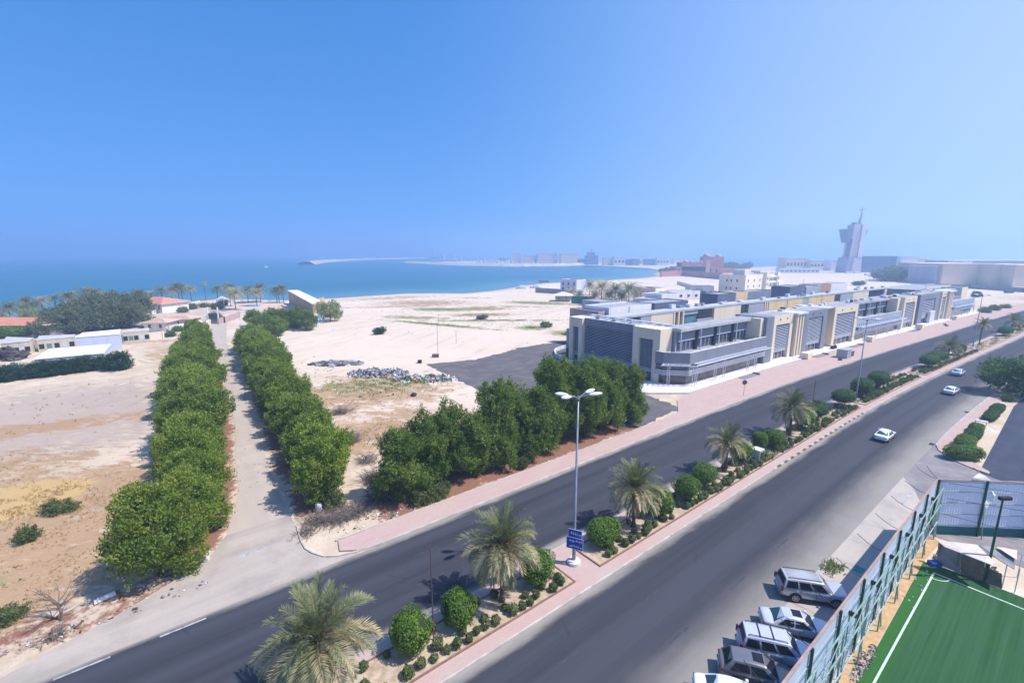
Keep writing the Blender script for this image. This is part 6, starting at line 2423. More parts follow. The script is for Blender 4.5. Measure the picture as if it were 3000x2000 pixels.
ridge('breakwater', [(897, 775), (933, 769), (1043, 762), (1195, 758), (1245, 757)], 24, 8.0, 'long pale outer breakwater running out into the bay')
ridge('breakwater', [(1200, 770), (1260, 773), (1350, 777), (1500, 780), (1620, 779), (1700, 777)], 20, 5.5, 'inner breakwater of pale rock before the moored boats')
ridge('far_spit', [(560, 751.4), (700, 751.0), (900, 750.4), (1150, 750.2)], 60, 5.0, 'thin dark spit far out near the horizon')
b = MB()
px = [(1240, 772), (1500, 778), (1700, 776), (1800, 780), (1900, 786), (1985, 800), (2020, 795), (2100, 780), (2000, 768), (1800, 764), (1500, 762), (1300, 766)]
b.v = [tuple(PX(u, v, .5)) for u, v in px] + [(PX(u, v, .5).x, PX(u, v, .5).y, -3) for u, v in px]
n = len(px)
b.f = [tuple(range(n))] + [(i, (i + 1) % n, n + (i + 1) % n, n + i) for i in range(n)]
tag(recalc(b.build('marina_ground', M_ROCK)), 'flat made ground of the marina', 'quay', kind='structure')


def far_box(name, u0, u1, vt, vb, y, m, label, depth=30, cat='building', roofm=None, rz=0.0, zlow=-.5, stripes=0, group=None):
    """building of real size whose front stands at depth y and spans pixels u0-u1, top at row vt"""
    zt = ZAT(vt, y)
    fw = y * math.cos(PITCH) + CAM_H * math.sin(PITCH)
    x0, x1 = (u0 - 1500) / FPX * fw, (u1 - 1500) / FPX * fw
    e = empty(name, ((x0 + x1) / 2, y, 0), rz)
    w = (x1 - x0) / 2
    MB().box(-w, w, 0, depth, zlow, zt).build('wall', m, e)
    MB().box(-w * 1.01, w * 1.01, -.5, depth + .5, zt, zt + max(.5, zt * .03)).build('roof', roofm or M_WHITE, e)
    for i in range(stripes):
        x = -w + 2 * w * (i + .5) / stripes
        MB().box(x - w / stripes * .6, x + w / stripes * .6, -.25, .02, zt * .35, zt * .62).build('window', G_BLUE, e)
    return tag(e, label, cat, group), e, w, zt


far_box('boat_store', 1498, 1526, 742, 762, 1500, M_PINKW, 'pink tall shed at the left of the marina', 40)
far_box('boat_store', 1576, 1632, 743, 762, 1450, M_HAZET, 'wide tan boat shed with white roof edge in the marina', 60)
far_box('boat_store', 1643.5, 1698, 743, 762, 1400, M_HAZET, 'second wide tan boat shed right of the first', 60)
far_box('boat_store', 1532, 1572, 749, 762, 1480, M_PINKW, 'low pink shed between the boat sheds', 30)
far_box('marina_house', 1797, 1831, 753, 768, 1180, M_HAZEW, 'small white house on the marina shore', 20, stripes=3)
far_box('marina_house', 1768, 1796, 756, 768, 1190, M_HAZET, 'low tan house left of the small white one', 20)
far_box('marina_house', 1840, 1900, 760, 770, 1300, M_HAZET, 'long low tan shed on the marina shore', 20, stripes=6)
far_box('marina_house', 1900, 1975, 762, 772, 1400, M_HAZEW, 'long low white shed at the right of the marina', 20, stripes=6)
t, e, w, zt = far_box('port_tower', 1716, 1752, 748, 764, 1250, mat('navy_block', hexc(120, 130, 160), hexc(100, 110, 142), .1, .8), 'grey blue stepped port building with mast in the marina', 25)
MB().box(-w * .7, w * .5, 2, 20, zt, zt + 8).build('upper_block', MATS['navy_block'], e)
MB().tube([(0, 10, zt + 8), (0, 10, zt + 24)], [1.0, .4], 6).build('mast', M_GREYP, e)
MB().tube([(-w * .5, 10, zt + 8), (-w * .3, 10, zt + 18)], [.8, .4], 6).build('mast', M_GREYP, e)
far_box('jetty_roof', 1236, 1272, 728.5, 736, 3600, M_HAZEW, 'flat white roofed platform far out beyond the breakwater', 40, 'platform', zlow=40)
far_box('jetty_house', 1262, 1300, 748.5, 757, 2300, M_HAZEW, 'white terminal hall at the head of the breakwater', 40, stripes=5)
far_box('jetty_house', 1310, 1330, 746, 757, 2300, M_HAZEW, 'smaller white hall with mast beside the terminal', 30)
rb = random.Random(77)
for i in range(16):
    u = 1405 + i * 38 + rb.uniform(-8, 8)
    w_ = rb.uniform(8, 20)
    far_box('quay_shed', u - w_, u + w_, rb.uniform(754, 762), 768, rb.uniform(1180, 1500) if u > 1700 else rb.uniform(1500, 1800), rb.choice([M_HAZEW, M_HAZET, M_PINKW, M_TOWD]), 'low quay shed, ' + ORD[i] + ' from the left along the marina', 15, 'shed', group='low sheds along the marina', stripes=rb.choice([0, 0, 4]))
# moored boats
bmq = []
for kx in range(2):
    bb = MB()
    bb.add([(-7, 0, 1.8), (-4, -2.0, 1.6), (7, -2.2, 1.5), (7, 2.2, 1.5), (-4, 2.0, 1.6), (-5.5, 0, -.2), (6.5, -1.6, -.2), (6.5, 1.6, -.2)], [(0, 1, 5), (1, 2, 6, 5), (2, 3, 7, 6), (3, 4, 5, 7), (4, 0, 5), (5, 6, 7), (4, 3, 2, 1), (0, 4, 1)])
    bb.box(-2, 4.5, -1.5, 1.5, 1.6, 3.6 + kx)
    bb.box(-1, 3, -1.2, 1.2, 3.6 + kx, 4.8 + kx)
    if kx:
        bb.tube([(0, 0, 4), (0, 0, 13)], .14, 4)
    me = bpy.data.meshes.new('moored_boat')
    me.from_pydata(bb.v, [], bb.f)
    me.materials.append(M_WHITE)
    bmq.append(me)
rb = random.Random(21)
for i in range(56):
    u = rb.uniform(1390, 1600)
    v = rb.choice([765.5, 768, 770.5, 773]) + rb.uniform(-.5, .5)
    o = link_mesh('moored_boat', bmq[i % 2])
    o.location = PX(u, v, -.4)
    o.rotation_euler = (0, 0, rb.choice([1.2, 1.5, 4.5, 4.8]) + rb.uniform(-.1, .1))
    k = rb.uniform(1.2, 2.0)
    o.scale = (k, k, k)
    tag(o, 'small white boat moored behind the inner breakwater', 'boat', 'boats moored in the marina')
for i, (u, v, k) in enumerate([(778, 786, .9), (1350, 764, 2.2), (1335, 765, 1.8)]):
    o = link_mesh('motor_boat', bmq[1])
    o.location = PX(u, v, -.5)
    o.scale = (k, k, k)
    o.rotation_euler = (0, 0, .4 + i)
    tag(o, ['small white boat alone on the open bay', 'larger white vessel moored by the terminal halls', 'second larger vessel left beside the terminal halls'][i], 'boat')
# beach boats
for i, (a, b_) in enumerate([(1020, 455), (1150, 448)]):
    o = link_mesh('beached_boat', bmq[0])
    o.location = PX(*z3(a, b_))
    o.scale = (.7, .8, .6)
    o.rotation_euler = (0, .05, .2)
    tag(o, ['white boat pulled up on the beach with gear', 'brown boat hull pulled up on the beach'][i], 'boat')

# control tower
base = PX(2487, 799)
yT = base.y
fw = yT * math.cos(PITCH) + CAM_H * math.sin(PITCH)
pxm = fw / FPX
e = empty('port_control_tower', (base.x, base.y, 0))
M_TOW = mat('tower_concrete', hexc(206, 188, 192), hexc(192, 174, 180), .05, .85)
M_TOWG = mat('tower_grey', hexc(150, 156, 178), hexc(134, 140, 164), .05, .7)
Zt = lambda v: ZAT(v, yT)


def wedge(nm, m, b0, b1, t0, t1, v0, v1, y0, y1):
    """tapering block between pixel offsets b0-b1 at row v0 and t0-t1 at row v1"""
    q = lambda x, y, v: (x * pxm, y, Zt(v) if v < 900 else 0.0)
    MB().hexa([q(b0, y0, v0), q(b1, y0, v0), q(b1, y1, v0), q(b0, y1, v0), q(t0, y0, v1), q(t1, y0, v1), q(t1, y1, v1), q(t0, y1, v1)]).build(nm, m, e)


wedge('shaft', M_TOW, -7, 15, -2, 17, 999, 657, 0, 15)
wedge('shaft', M_HAZEW, 16, 29, 20, 33, 999, 658, -1.5, 13)
wedge('rib', M_TOWG, 14.8, 16.2, 16.8, 20.2, 999, 655, .5, 13)
wedge('dark_strip', G_BLUE, -8, -6, -4, -2.5, 752, 700, -.5, 9)
wedge('glazed_wing', glass('wing_glass', (.03, .08, .17)), -16, -7, -27, -2, 711, 672, 1, 14)
wedge('glazed_wing', glass('wing_glass2', (.05, .10, .18)), 29, 32, 33, 40, 705, 673, 1, 14)
wedge('wing_roof', M_TOWG, -27.5, -1, -27.5, -1, 672, 670.5, 0, 15)
wedge('plant_room', M_TOWG, 3, 15, 3, 15, 657, 650, 3, 11)
wedge('plinth', M_TOWG, -15, 29, -11, 27, 999, 754, -4, 20)
wedge('plinth_face', M_TOW, 0, 27, 2, 24, 999, 757, -5, -4.01)
MB().tube([(21 * pxm, 6, Zt(656)), (22.5 * pxm, 6, Zt(606))], [1.5, .5], 6).build('mast', M_TOWG, e)
MB().tube([(14 * pxm, 6, Zt(613.5)), (30 * pxm, 6, Zt(611.5))], .8, 6).build('mast_arm', M_TOWG, e)
MB().tube([(18.5 * pxm, 6, Zt(635)), (26 * pxm, 6, Zt(635))], 1.2, 6).build('mast_arm', M_TOWG, e)
MB().tube([(16.5 * pxm, 6, Zt(656)), (16.8 * pxm, 6, Zt(640))], .6, 6).build('mast', M_TOWG, e)
tag(e, 'tall slender control tower with glazed wings and mast', 'tower')
far_box('tower_annex', 2512, 2622, 751, 800, yT + 12, glass('annex_glass', (.025, .05, .13)), 'blue glazed block right of the control tower', 40, roofm=M_TOWG)
far_box('tower_annex', 2634, 2685, 752, 800, yT + 40, M_HAZEW, 'pale block with bright roof right of the glazed block', 40, stripes=4)
far_box('tower_annex', 2686, 2712, 757, 800, yT + 40, M_HAZET, 'tan side block beyond the glazed block', 30)
far_box('tower_annex', 2700, 2738, 776, 815, 560, M_HAZET, 'small tan house behind the dark trees', 20, stripes=3)
far_box('port_office', 2302, 2372, 756, 792, 860, M_HAZET, 'long tan office left of the control tower', 30, stripes=7)
far_box('port_office', 2372, 2432, 763, 792, 850, M_HAZET, 'lower grey office between the tan one and the tower', 30, stripes=6)
far_box('port_office', 2433, 2470, 762, 800, 800, M_HAZEW, 'bright white porch block left of the tower foot', 20)
far_box('port_office', 2285, 2400, 787, 797, 700, M_HAZEW, 'long low white canopy on the sand', 12, 'canopy', stripes=9)
far_box('warehouse', 2762, 2900, 774, 840, 430, M_HAZET, 'huge tan windowless warehouse at the right', 60, rz=R(-6), roofm=M_HAZET)
far_box('warehouse', 2902, 2968, 776, 840, 415, M_HAZET, 'second tan warehouse bay with pale downpipe', 60, rz=R(-6), roofm=M_HAZET)
far_box('warehouse', 2972, 3120, 778, 840, 400, M_HAZET, 'tan warehouse bay cut by the right edge', 60, rz=R(-6), roofm=M_HAZET)
far_box('warehouse', 2735, 2762, 781, 840, 436, M_GREYL, 'grey end bay left of the huge warehouse', 30)
far_box('long_roof', 2800, 3120, 764, 800, 620, M_TOWG, 'long hazy building with pale roof behind the warehouses', 50)
far_box('long_roof', 2815, 2840, 766, 800, 560, M_HAZEW, 'white roof box above the warehouses', 20)
wall_run('warehouse_wall', [PX(2700, 842), PX(2840, 845), PX(3000, 856), PX(3100, 862)], 3.4, .4, M_GREYP, 'grey boundary wall before the warehouses', piers=20)
M_TANK = mat('green_skip', hexc(60, 104, 104), hexc(46, 86, 88), 1, .8)
o = MB().hexa([(-2.4, -1.2, .1), (2.4, -1.2, .1), (2.4, 1.2, .1), (-2.4, 1.2, .1), (-3, -1.3, 2), (3, -1.3, 2), (3, 1.3, 2), (-3, 1.3, 2)]).build('skip', M_TANK)
o.location = PX(2955, 858)
tag(o, 'dark green skip on the sand before the warehouses', 'skip')
# parked vehicles and sheds far off on the sand
rb = random.Random(4)
for i in range(9):
    u, v = 2490 + i * 24 + rb.uniform(-5, 5), 802 + rb.uniform(-2, 6)
    o = MB().box(-4, 4, -2, 2, 0, 2.6).build('site_cabin', M_HAZEW, bevel=.2)
    o.location = PX(u, v)
    o.rotation_euler = (0, 0, rb.uniform(-.3, .3))
    tag(o, 'small white site cabin, ' + ORD[i] + ' from the left below the control tower', 'cabin', 'site cabins below the tower')

# ------------------------------------------------------------------ lamp posts and signs
M_GALV = mat('galvanised_steel', hexc(150, 154, 164), hexc(128, 132, 142), 1.0, .45, .4)
M_LAMPW = mat('lamp_housing', hexc(226, 228, 234), hexc(208, 210, 218), 1.0, .4)
M_CONC = mat('pole_footing', hexc(216, 212, 210), hexc(190, 186, 184), 1.0, .9)


def lamp_post(s, d, h, label, az):
    e = empty('lamp_post', W(s, d, PZ))
    MB().lathe([(.62, 0), (.62, .28), (.5, .36), (.18, .38)], 18).build('footing', M_CONC, e)
    MB().lathe([(.165, .3), (.16, 1.6), (.135, 1.7), (.07, h - .2)], 12).build('pole', M_GALV, e, smooth=True)
    MB().lathe([(.14, h - .35), (.16, h - .2), (.10, h)], 10).build('cap', M_GALV, e)
    for k in range(4):
        a = az + (0.32 if k % 2 else -0.32) + (math.pi if k > 1 else 0)
        c = Vector((math.cos(a), math.sin(a), 0))
        MB().tube([(0, 0, h - .2), c * .6 + Vector((0, 0, h + .05)), c * .95 + Vector((0, 0, h + .12))], [.05, .045, .04], 6).build('arm', M_GALV, e)
        b = MB()
        n, m = 10, 7
        for i in range(m + 1):
            t = i / m
            r = math.sin(math.pi * (.06 + .88 * t)) ** .7
            for q in range(n):
                aa = 2 * math.pi * q / n
                b.v.append(((t - .5) * 1.15, math.cos(aa) * .26 * r, math.sin(aa) * .16 * r))
        for i in range(m):
            for q in range(n):
                b.f.append((i * n + q, i * n + (q + 1) % n, (i + 1) * n + (q + 1) % n, (i + 1) * n + q))
        b.f.append(tuple(range(n - 1, -1, -1)))
        b.f.append(tuple(m * n + q for q in range(n)))
        o = b.build('lamp_head', M_LAMPW, e, smooth=True)
        o.location = c * 1.45 + Vector((0, 0, h + .17))
        o.rotation_euler = (0, R(-6), a)
    return tag(e, label, 'lamp post', 'lamp posts of the median')


lamp_post(27.6, 26.1, 16.0, 'tall four headed lamp post nearest the camera, carrying the blue sign', R(200))
lamp_post(105.7, 26.6, 15.8, 'tall lamp post between the clipped bushes before the louvred towers', R(128))
lamp_post(192.7, 26.6, 16.0, 'third lamp post from the camera beside the tall palm', R(128))
lamp_post(297.0, 26.6, 15.5, 'farthest lamp post near the right edge of the picture', R(128))

# blue direction sign: two plates with white lettering strokes
M_SIGN = mat('sign_blue', hexc(26, 80, 186), hexc(20, 68, 166), 1.0, .35)
M_SIGNW = mat('sign_white', hexc(232, 234, 240), hexc(220, 222, 230), 1.0, .4)
c = W(27.6, 26.1, PZ)
e = empty('direction_sign', (c.x, c.y - .24, PZ), R(-24))


def plate(x0, x1, z0, z1, rows):
    MB().box(x0 - .04, x1 + .04, -.012, .012, z0 - .04, z1 + .04).build('plate_rim', M_SIGNW, e)
    p = MB().box(x0, x1, -.03, -.013, z0, z1).build('plate', M_SIGN, e)
    g = random.Random(int(z0 * 100))
    for r in range(rows):
        zc = z1 - (r + .5) * (z1 - z0) / rows
        hgt = (z1 - z0) / rows * .36
        x = x1 - .08
        while x > x0 + .22:
            w = g.uniform(.09, .22)
            b = MB()
            # a joined baseline stroke with ascenders, hooks and dots
            b.box(x - w, x, -.036, -.031, zc - hgt * .25, zc - hgt * .02)
            for q in range(g.randint(1, 3)):
                xx = x - g.uniform(.02, w - .03)
                up_ = g.uniform(.3, .75) * g.choice([1, 1, -1])
                b.box(xx - .022, xx + .022, -.0365, -.0315, zc - hgt * .2 + min(0, up_) * hgt, zc + max(0, up_) * hgt)
            if g.random() < .6:
                xx = x - w * .5
                zz = zc + hgt * g.choice([.55, -.6])
                b.box(xx - .02, xx + .02, -.036, -.031, zz, zz + .04)
            b.build('lettering', M_SIGNW, p)
            x -= w + g.uniform(.03, .07)


plate(-.60, .62, 2.78, 3.5, 1)
plate(-.74, .74, 1.62, 2.68, 2)
MB().box(-.3, .3, .013, .10, 3.1, 3.2).build('bracket', M_GALV, e)
MB().box(-.3, .3, .013, .10, 1.8, 1.9).build('bracket', M_GALV, e)
tag(e, 'blue direction sign of two plates with white lettering on the lamp post', 'sign')
# thin dark poles on the median
for i, (s, d, h) in enumerate([(13.3, 26.4, 7.6), (88.5, 28.0, 6.5)]):
    e = empty('thin_pole', W(s, d, PZ))
    MB().tube([(0, 0, 0), (0, 0, h)], [.055, .035], 7).build('pole', mat('brown_steel', hexc(92, 80, 80), hexc(74, 64, 66), 1, .6), e)
    MB().box(-.15, .15, -.15, .15, 0, .04).build('foot_plate', M_GALV, e)
    tag(e, ['bare thin steel pole between two round bushes near the first palm', 'bare thin steel pole beyond the wide palm'][i], 'pole')
# round sign seen from behind on the far footway
q = W(*SD(2178, 1160), PZ)
e = empty('round_sign', q)
MB().tube([(0, 0, 0), (0, 0, 2.5)], .04, 7).build('pole', M_GALV, e)
o = MB().lathe([(.48, -.02), (.5, 0), (.48, .02)], 18).build('disc', mat('sign_back', hexc(136, 112, 100), hexc(112, 92, 84), 2, .6), e)
o.rotation_euler = (R(90), 0, 0)
o.location = (0, 0, 2.75)
tag(e, 'round traffic sign on a thin pole on the pink footway', 'sign')
# white cabinet with shelf roof on the median, little yellow fence
e = empty('white_cabinet', W(62.6, 25.4, PZ), heading(62))
MB().box(-.06, .06, -.06, .06, 0, 1.9).build('post', M_WHITE, e)
MB().box(-.75, -.68, -.5, .5, .2, 1.8).build('panel', M_WHITE, e)
MB().box(-.95, .35, -.6, .6, 1.82, 1.95).build('roof', M_WHITE, e)
tag(e, 'white cabinet with flat roof among the median bushes', 'cabinet')
e = empty('picket_fence', W(63.5, 24.5, PZ))
for i in range(8):
    o = MB().sbox(63.2 + i * .42, 63.28 + i * .42, 24.5, 24.58, PZ, PZ + .75).build('picket', mat('yellow_wood', hexc(206, 186, 130), hexc(186, 160, 104), 2, .8))
    keep(o, e)
    o.matrix_parent_inverse = Matrix.Translation(e.location).inverted()
tag(e, 'short yellow picket fence at the median edge', 'fence')
# containers on the far footway
for i, (s, d, w, dp, h, m) in enumerate([(147.6, 43.2, 2.6, 2.6, 2.3, M_GREYL), (151.4, 43.4, 2.2, 2.0, 1.5, mat('brown_bin', hexc(120, 100, 100), hexc(96, 80, 84), 1, .8))]):
    e = empty('utility_cabinet', W(s, d, PZ), heading(s))
    MB().box(-w / 2, w / 2, -dp / 2, dp / 2, 0, h).build('body', m, e, bevel=.04)
    MB().box(-w / 2 - .05, w / 2 + .05, -dp / 2 - .05, dp / 2 + .05, h, h + .08).build('lid', M_GREYL, e)
    MB().box(-.02, .02, -dp / 2 - .02, -dp / 2 + .01, .15, h - .15).build('door_gap', M_DARK, e)
    tag(e, ['pale grey utility cabinet on the pink footway before the towers', 'lower brown cabinet beside the pale grey one'][i], 'cabinet')
for i, (s, d, r) in enumerate([(143.0, 42.3, .5), (157.6, 49.6, .6), (159.3, 49.6, .5), (246, 44.5, .6), (250, 46, .5)]):
    o = recalc(MB().lathe([(r * .8, 0), (r, .3), (r * .9, .8), (r * .5, 1.0)], 8).build('waste_bin', mat('dark_bin', hexc(48, 44, 50), hexc(36, 32, 38), 2, .6)))
    o.location = W(s, d, PZ)
    o.scale = (1, 1, .5 if i in (0, 3, 4) else 1.2)
    tag(o, 'small dark bin, ' + ORD[i] + ' met going up the pink footway', 'bin', 'dark bins along the pink footway')
# bench-like white block and drain covers on the right footway
e = empty('white_bench', W(106.8, 9.4, 0.12), heading(106) + R(90))
MB().box(-.75, .75, -.35, .35, .42, .56).build('seat', M_WHITE, e)
MB().box(-.75, -.6, -.3, .3, 0, .42).build('leg', M_WHITE, e)
MB().box(.6, .75, -.3, .3, 0, .42).build('leg', M_WHITE, e)
tag(e, 'white stone bench between the right footway hedges', 'bench')
for i, (s, d) in enumerate([(89.0, 11.95), (112.8, 12.0)]):
    o = MB().sbox(s, s + 1.0, d, d + .5, .002, .05).build('drain_grate', M_DARK)
    tag(o, ['dark drain grate at the curved kerb', 'dark drain grate further along the right kerb'][i], 'drain')
# curved white parapet of the ramp beside the long building
pts = [SD(*z3(1330, 1050)), SD(*z3(1345, 1085)), SD(*z3(1400, 1115)), SD(*z3(1510, 1160))]
wall_run('ramp_parapet', [W(*q) for q in [SD(*z3(1540, 1000)), SD(*z3(1420, 1005)), SD(*z3(1345, 1030))] + pts], 1.0, .25, M_WALLW, 'curved white parapet of the ramp by the end of the building')

# ------------------------------------------------------------------ cars


def paint(name, col, rough=.28, metal=.0):
    k = NT(name)
    n = k.noise(k.obj(), 2.0, 3.0)
    c = k.mix(k.ramp(n, .3, .7), col, tuple(x * .93 for x in col))
    # thin road dust low on the panels
    sx = k.n('ShaderNodeSeparateXYZ')
    k.l(k.obj(), sx.inputs[0])
    dz = k.mapr(sx.outputs[2], .2, .7, .35, 0.0)
    c = k.mix(dz, c, (.36, .32, .28))
    k.bsdf(c, rough, metal, .5, None, .6)
    return k.m


M_TYRE = mat('tyre_rubber', hexc(36, 36, 40), hexc(28, 28, 30), 4, .85)
M_RIM = mat('alloy_rim', hexc(196, 198, 204), hexc(150, 152, 160), 4, .3, .7)
M_TRIM = mat('black_trim', hexc(32, 34, 38), hexc(24, 26, 30), 4, .5)
M_CGLASS = mat('car_glass', (.012, .014, .018), (.018, .022, .03), 2, .12, spec=.3)
M_CGLASSB = glass('tinted_car_glass', (.02, .05, .06), .04)
M_TAIL = mat('tail_lamp', hexc(150, 24, 28), hexc(110, 16, 22), 4, .25)
M_HEAD = mat('head_lamp', hexc(226, 230, 236), hexc(200, 206, 214), 4, .15)
M_PLATE = mat('number_plate', hexc(230, 230, 226), hexc(214, 214, 210), 4, .4)


def loft(stations, nring):
    b = MB()
    for ring in stations:
        b.v.extend(ring)
    m = len(stations)
    for i in range(m - 1):
        for k in range(nring):
            a = i * nring + k
            c = i * nring + (k + 1) % nring
            b.f.append((a, c, c + nring, a + nring))
    b.f.append(tuple(range(nring - 1, -1, -1)))
    b.f.append(tuple((m - 1) * nring + k for k in range(nring)))
    return b


def car(name, loc, rz, kind, pm, label, sunroof=False, rack=False, cat='car'):
    e = empty(name, loc, rz)
    if kind == 'suv':
        L, Wd, H, belt, hood, wb, wr_ = 5.15, 2.02, 1.88, 1.18, 1.14, 2.95, .40
        g = dict(rb=-2.42, rt=-2.22, ft=.55, fb=1.25)
        prof = [(-2.55, .55, 1.02), (-2.5, .40, 1.16), (-2.2, .34, 1.20), (-1.0, .32, 1.20), (.4, .32, 1.18), (1.25, .32, 1.16), (1.6, .34, 1.14), (2.2, .36, 1.08), (2.48, .40, .98), (2.56, .50, .82)]
    elif kind == 'cross':
        L, Wd, H, belt, hood, wb, wr_ = 4.75, 1.90, 1.66, 1.06, 1.0, 2.75, .36
        g = dict(rb=-2.15, rt=-1.62, ft=.35, fb=1.15)
        prof = [(-2.36, .55, .92), (-2.3, .40, 1.06), (-1.9, .32, 1.10), (-.8, .28, 1.09), (.4, .28, 1.06), (1.15, .28, 1.03), (1.6, .30, .98), (2.05, .34, .88), (2.28, .40, .78), (2.37, .48, .66)]
    else:
        L, Wd, H, belt, hood, wb, wr_ = 4.85, 1.84, 1.46, .96, .9, 2.78, .33
        g = dict(rb=-1.78, rt=-1.0, ft=.35, fb=1.15)
        prof = [(-2.42, .46, .84), (-2.36, .34, .97), (-2.0, .27, 1.01), (-1.5, .25, 1.00), (-.6, .23, .97), (.4, .23, .96), (1.15, .23, .95), (1.6, .25, .91), (2.1, .28, .82), (2.34, .34, .72), (2.43, .42, .60)]
    hw = Wd / 2
    rings = []
    for i, (x, zb, zs) in enumerate(prof):
        t = abs(x) / (L / 2)
        w = hw * (1 - .14 * max(0, (t - .72) / .28) ** 1.6)
        zm = zb + (zs - zb) * .55
        half = [(x, 0, zb), (x, w * .86, zb), (x, w * .97, zb + .10), (x, w, zm), (x, w * .985, zs - .10), (x, w * .93, zs - .015), (x, w * .6, zs + .03), (x, 0, zs + .045)]
        rings.append(half + [(p[0], -p[1], p[2]) for p in half[-2:0:-1]])
    body = loft(rings, len(rings[0])).build('body', pm, e, smooth=True)
    sm = body.modifiers.new('sub', 'SUBSURF')
    sm.levels = 1
    sm.render_levels = 1
    # cabin
    wb_, wt = hw * .93, hw * (.74 if kind == 'suv' else .66)
    zb = belt - .02
    cs = []
    stn = [(g['rb'], zb, wb_ * .93), (g['rb'] * .45 + g['rt'] * .55, zb + (H - zb) * .62, wb_ * .80 + wt * .12), (g['rt'], H - .05, wt * .96), (g['rt'] * .75 + g['ft'] * .25, H, wt), (g['rt'] * .3 + g['ft'] * .7, H, wt), (g['ft'], H - .05, wt * .97), (g['ft'] * .5 + g['fb'] * .5, zb + (H - zb) * .55, wb_ * .5 + wt * .46), (g['fb'], zb, wb_ * .93)]
    # side profile: two long sides, roof, front and rear screens
    A, B, C, D = Vector((g['rb'], wb_, zb)), Vector((g['rt'], wt, H - .04)), Vector((g['ft'], wt, H - .04)), Vector((g['fb'], wb_, zb))
    mir = lambda p: Vector((p.x, -p.y, p.z))
    cb = MB()
    n = 8
    V = []
    for k in range(n + 1):
        f = k / n
        bot = A.lerp(D, f)
        top = B.lerp(C, f)
        top.z += .05 * math.sin(math.pi * f)
        mid = bot.lerp(top, .55) + Vector((0, .035, 0))
        rim = top.lerp(Vector((top.x, 0, top.z)), .16) + Vector((0, 0, .045))
        cen = Vector((top.x, 0, top.z + .065))
        half = [bot, mid, top, rim, cen]
        V.append([tuple(p) for p in half] + [tuple(mir(p)) for p in half[-2::-1]])
    m = len(V[0])
    for r_ in V:
        cb.v.extend(r_)
    for k in range(n):
        for j in range(m - 1):
            a = k * m + j
            cb.f.append((a, a + 1, a + 1 + m, a + m))
    cb.f.append(tuple(range(m)))
    cb.f.append(tuple(n * m + j for j in range(m - 1, -1, -1)))
    cab = recalc(cb.build('cabin', pm, e))
    bv = cab.modifiers.new('bev', 'BEVEL')
    bv.width = .035
    bv.segments = 2
    bv.limit_method = 'ANGLE'
    bv.angle_limit = R(38)

    def pane(nm, q, o=.022, gm=M_CGLASS, par=e):
        c = sum(q, Vector()) / 4
        nn = (q[1] - q[0]).cross(q[3] - q[0]).normalized()
        if nn.dot(c - Vector((0, 0, belt))) < 0:
            nn = -nn
        return recalc(MB().hexa([p - nn * .03 for p in q] + [p + nn * o for p in q]).build(nm, gm, par))

    def bil(P00, P10, P11, P01, u0, u1, v0, v1):
        f = lambda u, v: P00.lerp(P10, u).lerp(P01.lerp(P11, u), v)
        return [f(u0, v0), f(u1, v0), f(u1, v1), f(u0, v1)]
    pane('windscreen', bil(D, mir(D), mir(C), C, .06, .94, .05, .93))
    pane('rear_window', bil(A, mir(A), mir(B), B, .08, .92, .22 if kind != 'sedan' else .06, .92), gm=M_CGLASSB if kind == 'sedan' else M_CGLASS)
    cuts = [(.05, .30), (.34, .60), (.64, .90)] if kind == 'suv' else [(.10, .48), (.52, .88)]
    for sg in (1, -1):
        for (u0, u1) in cuts:
            q = bil(A, D, C, B, u0, u1, .10, .88)
            q = [p + Vector((0, .022 * math.sin(math.pi * .5), 0)) for p in q]
            if sg < 0:
                q = [mir(p) for p in q]
            pane('side_window', q)
    # wheels
    rw = wr_
    for sx in (-1, 1):
        for sg in (-1, 1):
            x = sx * wb / 2
            arch = MB().lathe([(rw * 1.16, -.03), (rw * 1.16, .0), (rw * .9, .004)], 20).build('wheel_arch', M_TRIM, e)
            arch.location = (x, sg * (hw - .005), rw + .02)
            arch.rotation_euler = (R(-90 * sg), 0, 0)
            w = MB().lathe([(rw * .55, -.12), (rw * .94, -.12), (rw, -.08), (rw, .08), (rw * .94, .12), (rw * .66, .12)], 22).build('wheel', M_TYRE, e, smooth=False)
            w.location = (x, sg * (hw - .09), rw)
            w.rotation_euler = (R(-90 * sg), 0, 0)
            rm = MB()
            rm.lathe([(rw * .68, .05), (rw * .68, .122), (rw * .60, .126), (rw * .56, .07), (rw * .1, .07), (rw * .09, .12)], 20)
            for q in range(6):
                a = q * math.pi / 3
                ca, sa = math.cos(a), math.sin(a)
                pr = lambda r, t, z: (ca * r - sa * t, sa * r + ca * t, z)
                rm.hexa([pr(.05, -.03, .08), pr(rw * .6, -.035, .08), pr(rw * .6, .035, .08), pr(.05, .03, .08), pr(.05, -.03, .128), pr(rw * .6, -.03, .12), pr(rw * .6, .03, .12), pr(.05, .03, .128)])
            rm.build('rim', M_RIM, w)
    # lamps, bumpers, plate, mirrors
    rear, fr = -L / 2, L / 2
    zt_ = prof[1][2] - .12
    for sg in (-1, 1):
        if kind == 'suv':
            MB().box(rear + .0, rear + .16, sg * hw * .86 - .09, sg * hw * .86 + .09, .85, 1.32).build('tail_light', M_TAIL, e, bevel=.03)
        else:
            MB().box(rear + .02, rear + .22, sg * hw * .66 - .2, sg * hw * .66 + .2, zt_ - .12, zt_ + .04).build('tail_light', M_TAIL, e, bevel=.03)
        MB().box(fr - .32, fr - .06, sg * hw * .66 - .2, sg * hw * .66 + .2, prof[-2][2] - .12, prof[-2][2] + .02).build('headlight', M_HEAD, e, bevel=.04)
        mx = g['fb'] - .32
